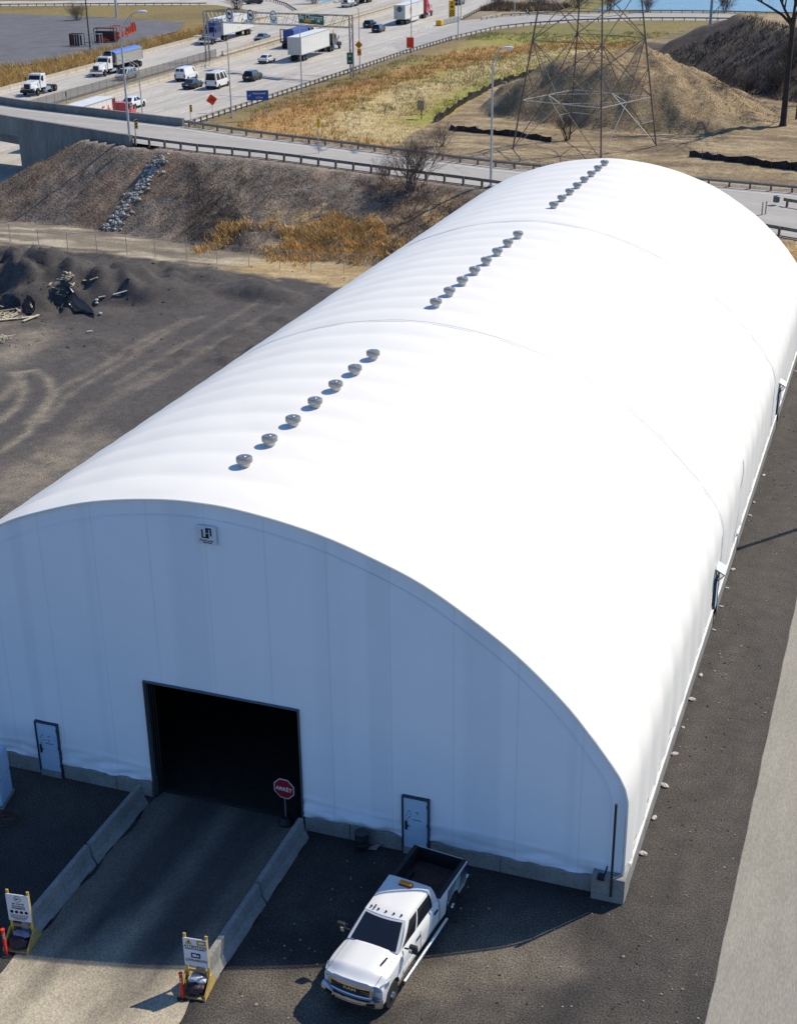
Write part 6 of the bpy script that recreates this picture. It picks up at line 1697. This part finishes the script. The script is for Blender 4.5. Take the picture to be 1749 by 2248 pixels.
# refrigerated trailer with crimson front, half hidden by the bridge parapet
c = G(262, 214, 5.2); t = lorry((c[0]-1.3, c[1]-1.3, HZ+.02), AWAY, 'white trailer lettered Erb with a crimson tractor half hidden behind the bridge parapet', 1.07)
xk = tractor(t, 7.2, P_red, True, stack=False)
def lg3(tr, x0, x1, top):
    side_text(tr, 'Erb', 1.75, x1-2.9, 2.75, M_red, True, bold=.012, shear=.2, sx=1.1)
    b = MB(); b.span((x1-4.2, -1.335, 1.75), (x1-1.4, -1.322, 1.9)); b.build('stripe', M_red, tr)
    b = MB(); b.span((x1-.95, -1.318, 1.3), (x1-.05, -1.312, 4.0)); b.build('crimson_band', mat('dark_crimson', (.16, .008, .02), .4), tr)
box_trailer(t, -.9, 15.6, lg3)
# dark lorry with chained load ahead in the left lane
p = G(612, 108, HZ); t = lorry((p[0]+1.0, p[1]+10, HZ+.02), AWAY, 'dark flat-bed lorry with a blue sheeted load showing over the white trailer', 1.07)
xk = tractor(t, 6.5, P_black, True, stack=True)
b = MB(); b.span((-9, -1.25, 1.1), (1.2, 1.25, 1.35)); fb = b.build('flatbed', M_trim, t); b = MB(); b.span((-8, -1.1, 1.36), (.6, 1.1, 3.3)); b.build('load', mat('blue_sheet_load', (.05, .10, .33), .6, var=.2, scale=2), fb, bevel=.08)
for x in (-8, -6.7): dual(fb, x)
b = MB(); b.bar((-9, -1.2, 1.3), (-9, -1.2, 3.6), .15); b.bar((-9, 1.2, 1.3), (-9, 1.2, 3.6), .15); b.bar((-9, -1.2, 3.5), (-9, 1.2, 3.5), .15); b.build('tail_frame', M_trim, fb)
# ------------------------------------------------------------------ stacked barricades and drums on the left lot
rr = random.Random(31)
M_or = mat('faded_orange', (.62, .10, .05), .6, var=.2, scale=3); M_brn = mat('rusty_brown_steel', (.075, .035, .03), .8, var=.3, scale=2)
for i in range(13):
    px = 278+i*1.7+rr.uniform(-.6, .6); py = 76-i*.62+rr.uniform(-.8, .8); p = G(px, py, HZ+.22); h = rr.uniform(1.3, 2.3); b = MB()
    b.lathe([(.3, 0), (.3, .08), (.16, .1), (.13, h), (.0, h+.05)], n=8); b.lathe([(.145, h*.6), (.145, h*.75)], n=8); o = b.build('traffic_drum', M_or); o.location = p; tag(o, 'orange traffic drum in the row along the edge of the left lot', 'traffic drum', 'orange drums along the left lot')
for i in range(26):
    px = 222+rr.uniform(0, 56); py = 96-(px-222)*.34+rr.uniform(-3, 4); p = G(px, py, HZ+.22); b = MB(); h = rr.uniform(.7, 1.2); a = rr.uniform(0, 3)
    b.bar((-.5, 0, 0), (-.5, .1, h), .12); b.bar((.5, 0, 0), (.5, .1, h), .12); b.bar((-.7, .05, h*.9), (.7, .05, h*.9), .04, .25); b.bar((-.7, .05, h*.5), (.7, .05, h*.5), .04, .22)
    o = b.build('barricade', M_or); o.location = p; o.rotation_euler = (rr.uniform(-.5, .5), rr.uniform(-.4, .4), a); tag(o, 'faded orange barricade in the heap on the edge of the left lot', 'barricade', 'barricades heaped on the left lot')
def crate(px0, py, w, d, h, m, label, rz=.1):
    p = G(px0, py, HZ+.22); t = thing('steel_rack', label, 'rack', p, rz)
    b = MB()
    for x in (-w/2, w/2):
        for y in (-d/2, d/2): b.bar((x, y, 0), (x, y, h), .12)
    for z in (.1, h): 
        for a, c in (((-w/2, -d/2), (w/2, -d/2)), ((w/2, -d/2), (w/2, d/2)), ((w/2, d/2), (-w/2, d/2)), ((-w/2, d/2), (-w/2, -d/2))): b.bar((*a, z), (*c, z), .1)
    b.build('frame', m, t)
    return t
t = crate(171, 100, 2.8, 1.2, 2.4, M_brn, 'rusty brown steel rack with dark boards at the left end of the barricade heap'); b = MB()
for i in range(5): b.span((-1.35+i*.55, -.62, .15), (-.9+i*.55, -.56, 2.3))
b.build('board', M_brn, t)
t = crate(192, 102, 2.6, 1.2, 2.3, M_galv, 'grey open steel rack beside the wooden pole on the left lot')
t = crate(212, 97, 2.4, 1.2, 2.1, M_galv, 'grey open steel rack right of the wooden pole on the left lot')
t = crate(234, 92, 4.6, 1.6, 2.8, M_brn, 'large dark rack with a slatted top in the middle of the barricade heap'); b = MB()
for i in range(9): b.span((-2.2+i*.5, -.8, 2.86), (-1.85+i*.5, .8, 2.92))
b.span((-2.2, -.4, .2), (2.2, .6, 2.2)); b.build('board', M_brn, t)
t = crate(258, 84, 2.2, 1.2, 2.6, M_or, 'orange steel rack at the right end of the barricade heap')
# ------------------------------------------------------------------ rubbish in the yard heaps
M_wd = mat('bleached_wood', (.55, .48, .34), .85, var=.25, scale=4); M_pl = mat('black_sheet_plastic', (.012, .012, .014), .22, var=.3, scale=1.5, bump=.06, bump_scale=2.5); M_pls = mat('pale_sheet_plastic', (.58, .58, .56), .5, var=.2, scale=3)
def plank(q0, q1, w, m, label, name='plank', up=.12, grp='scrap timber on the black heaps'):
    a, b_ = groundp(*q0, up), groundp(*q1, up); c = (a+b_)/2; b = MB(); b.bar(a-c, b_-c, w, .06); o = b.build(name, m); o.location = c; tag(o, label, 'plank', grp); return o
plank((249, 650), (280, 641), .16, M_pls, 'long white plank lying right of the black heap')
plank((217, 656), (232, 653), .14, M_wd, 'short pale plank lying left of the long white plank')
plank((198, 618), (215, 612), .2, M_wd, 'pale plank on top of the heap, right of the bundle of sticks')
plank((183, 619), (190, 618), .25, mat('yellowish_wood', (.5, .42, .15), .8), 'short yellow block on the heap right of the bundle of sticks')
plank((124, 638), (134, 635), .22, mat('orange_wood', (.45, .25, .10), .8), 'orange-brown plank on the face of the heap below the bundle of sticks')
plank((154, 634), (162, 645), .1, M_pls, 'thin pale lath on the crest of the black plastic sheet')
plank((192, 731), (204, 730), .14, M_pls, 'thin white lath alone on the gravel below the heaps')
plank((0, 706), (85, 697), .3, M_wd, 'long bleached log at the foot of the heap at the left edge')
plank((52, 708), (86, 694), .22, M_wd, 'shorter bleached log crossing the end of the long log')
for i, (px, py) in enumerate(((213, 661), (213, 668), (221, 691))):
    p = groundp(px, py, .12); b = rock_mesh(60+i, .16, .6); o = b.build('foam_chunk', M_pls); o.location = p; tag(o, 'white chunk of foam right of the black plastic sheet', 'foam chunk', 'foam chunks by the black heap')
def bundle(q, rx, label, n, seed):
    c = groundp(*q); t = MB(); r_ = random.Random(seed)
    for _ in range(n):
        x, y = r_.gauss(0, rx*.4), r_.gauss(0, .5); a = r_.uniform(0, 3.14); l = r_.uniform(.3, .9)*rx*.5; z = float(H(c[0]+x, c[1]+y))-c[2]+r_.uniform(.04, .22)
        t.bar((x-math.cos(a)*l, y-math.sin(a)*l, z), (x+math.cos(a)*l, y+math.sin(a)*l, z+r_.uniform(-.15, .15)), r_.uniform(.04, .09))
    o = t.build('stick_bundle', M_wd, kind='stuff'); o.location = c; tag(o, label, 'scrap wood'); return o
bundle((138, 618), 1.15, 'bundle of bleached sticks on the crest of the black heap', 30, 1); bundle((12, 695), 1.7, 'tangle of bleached branches at the left edge below the black heap', 34, 2); bundle((6, 745), 1.0, 'pale splintered wood at the left edge below the long log', 22, 3)
def drape(qs, label, m, seed, lift=.12):
    P = [groundp(*q, lift) for q in qs]; c = sum(P)/len(P); r_ = random.Random(seed); b = MB(); n = len(P)//2; k = 5; vs = []
    for i in range(n):
        a, e = P[i], P[-1-i]
        for j in range(k):
            u = j/(k-1); p = a+(e-a)*u; z = float(H(p[0], p[1]))+lift+r_.uniform(-.04, .14); vs.append((p[0]-c[0], p[1]-c[1], z-c[2]))
    b.add(vs, [(i*k+j, i*k+j+1, (i+1)*k+j+1, (i+1)*k+j) for i in range(n-1) for j in range(k-1)])
    o = b.build('plastic_sheet', m, smooth=True); o.location = c; tag(o, label, 'plastic sheet'); return o
drape([(138, 632), (146, 655), (152, 672), (165, 688), (200, 690), (211, 700), (204, 682), (190, 668), (172, 656), (158, 638)], 'black plastic sheet draped down the face of the heap', M_pl, 1)
drape([(4, 660), (6, 680), (30, 683), (48, 678), (44, 660), (30, 652), (14, 650), (6, 655)], 'glossy black plastic sheet over the heap at the left edge', M_pl, 2)
drape([(52, 670), (58, 690), (72, 694), (78, 668), (70, 655), (60, 652)], 'torn black plastic between the two heaps at the left', M_pl, 3)
# ------------------------------------------------------------------ grasses, reeds and weeds as many small blades
def blades(name, pts, hh, m, label, cat='grass', seed=0, n=6, w=.042, spread=.35, lean=.5):
    g_ = np.random.default_rng(seed); pts = np.asarray(pts); N = len(pts)*n
    base = np.repeat(pts, n, 0)+np.c_[g_.normal(0, spread, (N, 2)), np.zeros(N)]
    base[:, 2] = H(base[:, 0], base[:, 1])-.03
    h = hh*g_.uniform(.45, 1.15, N); a = g_.uniform(0, 2*np.pi, N); ww = w*g_.uniform(.6, 1.5, N)
    tip = base+np.c_[g_.normal(0, lean, (N, 2))*h[:, None], h]
    dx = np.c_[np.cos(a)*ww, np.sin(a)*ww, np.zeros(N)]
    co = np.stack([base-dx, base+dx, tip], 1).reshape(-1, 3)
    me = bpy.data.meshes.new(name); me.vertices.add(len(co)); me.vertices.foreach_set('co', co.ravel().astype(np.float32))
    me.loops.add(N*3); me.loops.foreach_set('vertex_index', np.arange(N*3, dtype=np.int32)); me.polygons.add(N); me.polygons.foreach_set('loop_start', np.arange(0, N*3, 3, dtype=np.int32)); me.update(calc_edges=True)
    me.materials.append(m); o = bpy.data.objects.new(name, me); COL.objects.link(o); o['kind'] = 'stuff'; tag(o, label, cat); return o
def scatter(x0, x1, y0, y1, n, keep, seed):
    g_ = np.random.default_rng(seed); x = g_.uniform(x0, x1, n); y = g_.uniform(y0, y1, n); k = keep(x, y); return np.c_[x[k], y[k], np.zeros(k.sum())]
M_reed = mat('orange_reeds', (.48, .28, .10), .9, var=.35, scale=.4); M_straw = mat('straw', (.62, .51, .29), .9, var=.3, scale=.5); M_gold = mat('golden_reeds', (.50, .34, .12), .9, var=.35, scale=.35)
M_olive = mat('olive_grass', (.27, .27, .07), .9, var=.4, scale=.4); M_weed = mat('brown_weeds', (.21, .16, .11), .9, var=.45, scale=.6); M_rust = mat('rust_weeds', (.30, .19, .115), .9, var=.35, scale=.6); M_dk = mat('dark_weeds', (.105, .082, .065), .9, var=.4, scale=.7)
fieldk = lambda x, y: (y > yf(x)+5) & (x > -73)
def near_silt(a, b):
    def k(x, y):
        d, _ = polyd(x, y, SILT); return fieldk(x, y) & (d > a+(fbm(x, y, .07, 3, 91)-.5)*10) & (d < b+(fbm(x, y, .07, 3, 92)-.5)*10)
    return k
blades('orange_reeds', scatter(-74, -15, 112, 280, 8000, near_silt(15, 27), 1), .8, M_reed, 'band of orange-brown reeds on the slope below the expressway', seed=1)
blades('straw_grass', scatter(-74, -15, 112, 260, 9000, near_silt(4, 15), 2), .42, M_straw, 'pale straw grass band left of the big mound', seed=2)
blades('olive_grass', scatter(-74, -15, 112, 285, 9000, lambda x, y: fieldk(x, y) & (polyd(x, y, SILT)[0] > 1) & (fbm(x, y, .06, 3, 95) > .45), 3), .55, M_olive, 'rough olive grass on the slope below the expressway', seed=3)
blades('golden_reeds', scatter(-165, -118, 120, 290, 13000, lambda x, y: (x < xl_(y)-1.2) & (x > xl_(y)-18+(fbm(x, y, .06, 3, 96)-.5)*12) & ~((x < -138) & (y > 196)), 4), 1.5, M_gold, 'tall golden reeds between the expressway and the left lot', seed=4)
emk = lambda x, y: (y > ytoe(x)+.5) & (y < yn(x)-2.0) & (x > -72) & (H(x, y) < zr(x))
blades('brown_weeds', scatter(-74, -10, 76, 106, 5000, emk, 5), .35, M_weed, 'brown dead weeds covering the slope below the ramp', seed=5, w=.03)
blades('dark_weeds', scatter(-74, -10, 76, 106, 5000, lambda x, y: emk(x, y) & (fbm(x+y*.6, y*.35, .075, 4, 121) > .5), 6), .45, M_dk, 'dark tangled weeds in patches on the slope below the ramp', seed=6, w=.035)
blades('rust_weeds', scatter(-74, -10, 76, 106, 5000, lambda x, y: emk(x, y) & (fbm(x, y, .11, 3, 98) > .55), 7), .32, M_rust, 'rusty dry weeds in patches on the slope below the ramp', seed=7, w=.03)
blades('orange_grass', scatter(-42, -14, 73, 88, 4500, lambda x, y: (y > ytoe(x)-2.5) & (y-ytoe(x) < 4.5+(fbm(x, y, .2, 3, 99)-.5)*5) & (fbm(x, y, .16, 3, 94) > .5), 8), .55, mat('orange_grass', (.66, .42, .15), .9, var=.35, scale=.6), 'bright orange dry grass at the foot of the ramp slope', seed=8, w=.05)
blades('rusty_scrub', scatter(-36, 12, 106, 135, 6000, lambda x, y: (y > yf(x)+2.0) & (y < yf(x)+13+(fbm(x, y, .1, 3, 93)-.5)*9) & (x < -4), 9), .8, mat('rusty_scrub', (.34, .185, .09), .9, var=.4, scale=.6), 'rusty brown scrub round the feet of the lattice tower', seed=9, w=.06)
blades('mound_grass', scatter(-40, 4, 149, 195, 3500, lambda x, y: (np.hypot((x+17.5)/20.5, (y-171)/20.5) < 1.02), 10), .28, mat('mound_grass', (.34, .27, .165), .9, var=.45, scale=.5), 'sparse dry grass on the big earth mound', seed=10, w=.04)
blades('bank_scrub', scatter(-25, 40, 180, 240, 5000, lambda x, y: (polyd(x, y, MB2)[0] > -1) & (polyd(x, y, MB2)[0] < 15), 11), .7, mat('bank_scrub', (.11, .085, .07), .9, var=.5, scale=.5), 'dark scrub on the earth bank at the upper right', seed=11, w=.06)
blades('verge_scrub', scatter(-135, -70, 300, 350, 5000, lambda x, y: ((y > 338) & (x > -86)) | ((x > -90) & (x < -60) & (y > 332)), 12), 1.6, mat('verge_scrub', (.24, .17, .10), .9, var=.4, scale=.3), 'brown scrub on the river bank beyond the exit ramp', seed=12, w=.12)
# ------------------------------------------------------------------ bare trees and shrubs
M_bark = mat('dark_bark', (.045, .036, .032), .9, var=.35, scale=2, bump=.03); M_twig = mat('grey_twigs', (.13, .10, .085), .9, var=.3, scale=1); M_twd = mat('dark_twigs', (.055, .043, .038), .9, var=.3, scale=1)
def branch(b, p, d, l, r, depth, g_, n=4, up=.15, sp=.55):
    pts = [p]; dd = d.copy()
    for i in range(3):
        dd = dd+g_.normal(0, .13, 3)+np.array((0, 0, up*.3)); dd /= np.linalg.norm(dd); pts.append(pts[-1]+dd*l/3)
    b.tube(pts, [r, r*.82, r*.68, r*.5], 5 if r > .03 else 3, cap=False)
    if depth <= 0: return
    for k in range(n):
        u = g_.uniform(.35, 1.0); i = min(2, int(u*3)); q = pts[i]+(pts[i+1]-pts[i])*(u*3-i)
        nd = dd+g_.normal(0, sp, 3); nd[2] += up; nd /= np.linalg.norm(nd)
        branch(b, q, nd, l*g_.uniform(.5, .8), r*.52, depth-1, g_, n, up, sp)
def tree(loc, h, r, label, seed, fork=.55, name='bare_tree', depth=4, lean=(0, 0)):
    g_ = np.random.default_rng(seed); t = thing(name, label, 'tree', loc)
    b = MB(); top = np.array((lean[0]*h*fork, lean[1]*h*fork, h*fork)); b.tube([(0, 0, -.3), (0, 0, .4), top*.5, top], [r*1.5, r*1.05, r*.9, r*.75], 9); b.build('trunk', M_bark, t, smooth=True)
    c = MB()
    for k in range(5):
        a = k*1.26+g_.uniform(-.3, .3); d = np.array((math.cos(a)*1.0, math.sin(a)*1.0, 1.0)) if k else np.array((.05, 0, 1.0)); d /= np.linalg.norm(d)
        branch(c, top-np.array((0, 0, g_.uniform(0, .12)*h*fork)), d, h*(1-fork)*.6, r*.52, depth, g_, 4, .12, .5)
    c.build('crown', M_bark, t); return t
p = groundp(1717, 276); tree(p, 24, .42, 'big bare tree with a thick dark trunk at the upper right', 5, fork=.58)
p = groundp(1746, 262); tree(p, 11, .12, 'thin bare sapling at the right edge beside the big dark trunk', 6, fork=.4, depth=3)
p = np.array((11.0, 190, 1.0)); tree(p, 15, .16, 'slender bare tree at the right edge behind the big dark trunk', 8, fork=.4, depth=3)
def shrub(q, h, w, label, seed, m=None, n=16, depth=3, z=None):
    p = groundp(*q) if z is None else np.array(q); g_ = np.random.default_rng(seed); t = MB()
    for k in range(n):
        a = g_.uniform(0, 6.28); s = g_.uniform(.1, 1); d = np.array((math.cos(a)*s*w/h, math.sin(a)*s*w/h, 1.0)); d /= np.linalg.norm(d)
        branch(t, np.array((g_.normal(0, w*.12), g_.normal(0, w*.12), -.1)), d, h*g_.uniform(.45, .75), .035*h/4+.008, depth, g_, 4, .1, .5)
    o = t.build('bare_shrub', m or M_twig); o.location = p; tag(o, label, 'shrub'); return o
shrub((905, 412), 4.6, 3.0, 'large bare shrub on the crest of the slope in front of the ramp', 1, n=22)
shrub((850, 405), 2.4, 2.4, 'low bare shrub left of the large bare shrub on the slope', 2, n=12)
shrub((968, 322), 2.8, 2.6, 'bare shrub beyond the ramp where the black silt fence begins', 3, n=16)
shrub((1243, 309), 3.4, 1.1, 'dark bare shrub at the back foot of the lattice tower', 4, M_twd, n=12)
shrub((925, 250), 3.0, .6, 'thin leafless sapling with a pale box in the straw grass', 5, n=4, depth=2)
for i, (q, h) in enumerate((((800, 245), 2.2), ((870, 225), 2.4), ((990, 200), 2.3), ((1030, 185), 2.6), ((1000, 232), 2.0), ((760, 262), 1.8), ((845, 255), 2.0), ((1060, 165), 2.2))):
    shrub(q, h, .5, 'thin leafless sapling standing in the straw grass left of the big mound', 20+i, n=3, depth=2)['group'] = 'saplings in the straw grass'
for i, (q, h, w, lab) in enumerate((((520, 20), 6, 5, 'brown bare bush by the loop ramp above the white trailer'), ((170, 46), 4, 3.5, 'low brown bush at the back of the left lot'), ((690, 8), 5, 5, 'bare bush on the river bank at the top beside the loop ramp'), ((1090, 20), 5, 6, 'brown bush beyond the exit ramp left of the tower'), ((1180, 18), 5, 7, 'brown bush beyond the exit ramp behind the tower legs'), ((1265, 16), 5, 6, 'grey bush beyond the exit ramp right of the tower legs'), ((1420, 26), 3.5, 2.5, 'small bush at the water edge left of the blue-grey pole'), ((1590, 26), 4, 3, 'small bare bush at the water edge right of the blue-grey pole'), ((1340, 20), 4, 3, 'bare bush at the near end of the water'))):
    p = G(*q, HZ); shrub(p, h, w, lab, 40+i, M_twd if i in (0, 5) else M_twig, n=26, depth=3, z=1)
for i, (q, h, w, lab) in enumerate((((1640, 205), 3, 4, 'dark tangled shrub at the foot of the earth bank'), ((1700, 195), 3.5, 4, 'dark tangled shrub on the earth bank behind the big trunk'), ((1590, 190), 2.4, 3.5, 'low dark shrub in the hollow between mound and bank'), ((1735, 150), 4, 3, 'dark shrub high on the earth bank at the right edge'))):
    shrub(q, h, w, lab, 60+i, M_twd, n=22)
# pale post with box in the straw
p = groundp(925, 262); t = thing('meter_box', 'pale box on a post in the straw grass left of the big mound', 'box', p)
MB().span((-.06, -.06, 0), (.06, .06, 1.6)).build('post', M_post, t); MB().span((-.5, -.3, 1.3), (.5, .3, 2.7)).build('box', mat('weathered_box', (.33, .27, .17), .8, var=.2), t, bevel=.03)
for i, (q, lab) in enumerate((((790, 275), 'thin pale stake in the straw grass, left of the two'), ((953, 360), 'thin pale stake behind the far rail of the ramp'))):
    p = groundp(*q); o = MB().span((-.05, -.05, 0), (.05, .05, 2.2)).build('stake', M_wd); o.location = p; tag(o, lab, 'stake')
# dark clods and stones strewn over the black yard
_g = np.random.default_rng(77); cl = MB(); _b = [rock_mesh(200+i, 1, .6, 6, 4) for i in range(5)]
for i in range(900):
    x, y = _g.uniform(-66, -18), _g.uniform(46, 75)
    if _g.uniform() > float(fbm(x, y, .15, 3, 5))*1.9-.45: continue
    s_ = _g.uniform(.04, .12)*(1.8 if _g.uniform() < .08 else 1); z = float(H(x, y)); rk = _b[i % 5]; ca, sa = math.cos(i), math.sin(i)
    cl.add([(x+s_*(v[0]*ca-v[1]*sa), y+s_*(v[0]*sa+v[1]*ca), z+s_*(v[2]*.8)) for v in rk.v], rk.f)
o = cl.build('soil_clods', mat('dark_clods', (.085, .075, .068), .95, var=.4, scale=3)); o['kind'] = 'stuff'; tag(o, 'dark clods of earth strewn over the black yard', 'soil')
# loose stones on the gravel round the building
def loose(name, n, cols, label, seed, keep):
    g_ = np.random.default_rng(seed); b = MB(); base = [rock_mesh(300+i, 1, .6, 5, 3) for i in range(5)]
    for i in range(n):
        x, y = g_.uniform(3.8, 18.4), g_.uniform(-9.5, 66)
        if not keep(x, y): continue
        s_ = g_.uniform(.018, .05)*(1.6 if g_.uniform() < .05 else 1)*(1 if y < 12 else 1.3); rk = base[i % 5]; z = float(H(x, y)); ca, sa = math.cos(i), math.sin(i)
        b.add([(x+s_*(v[0]*ca-v[1]*sa), y+s_*(v[0]*sa+v[1]*ca), z+s_*(.15+v[2])) for v in rk.v], rk.f)
    o = b.build(name, cols); o['kind'] = 'stuff'; tag(o, label, 'gravel')
_kp = lambda x, y: (x > 15.3 or (y < -.6 and x > 4)) and float(fbm(x, y, .5, 3, 19)) > .42
loose('loose_gravel', 1500, mat('pale_gravel', (.27, .25, .22), .9, var=.4, scale=9), 'loose pale gravel stones scattered on the dark yard round the dome', 5, _kp)
loose('dark_gravel', 1300, mat('dark_gravel', (.035, .032, .031), .9, var=.4, scale=9), 'loose dark gravel stones scattered on the yard round the dome', 6, _kp)
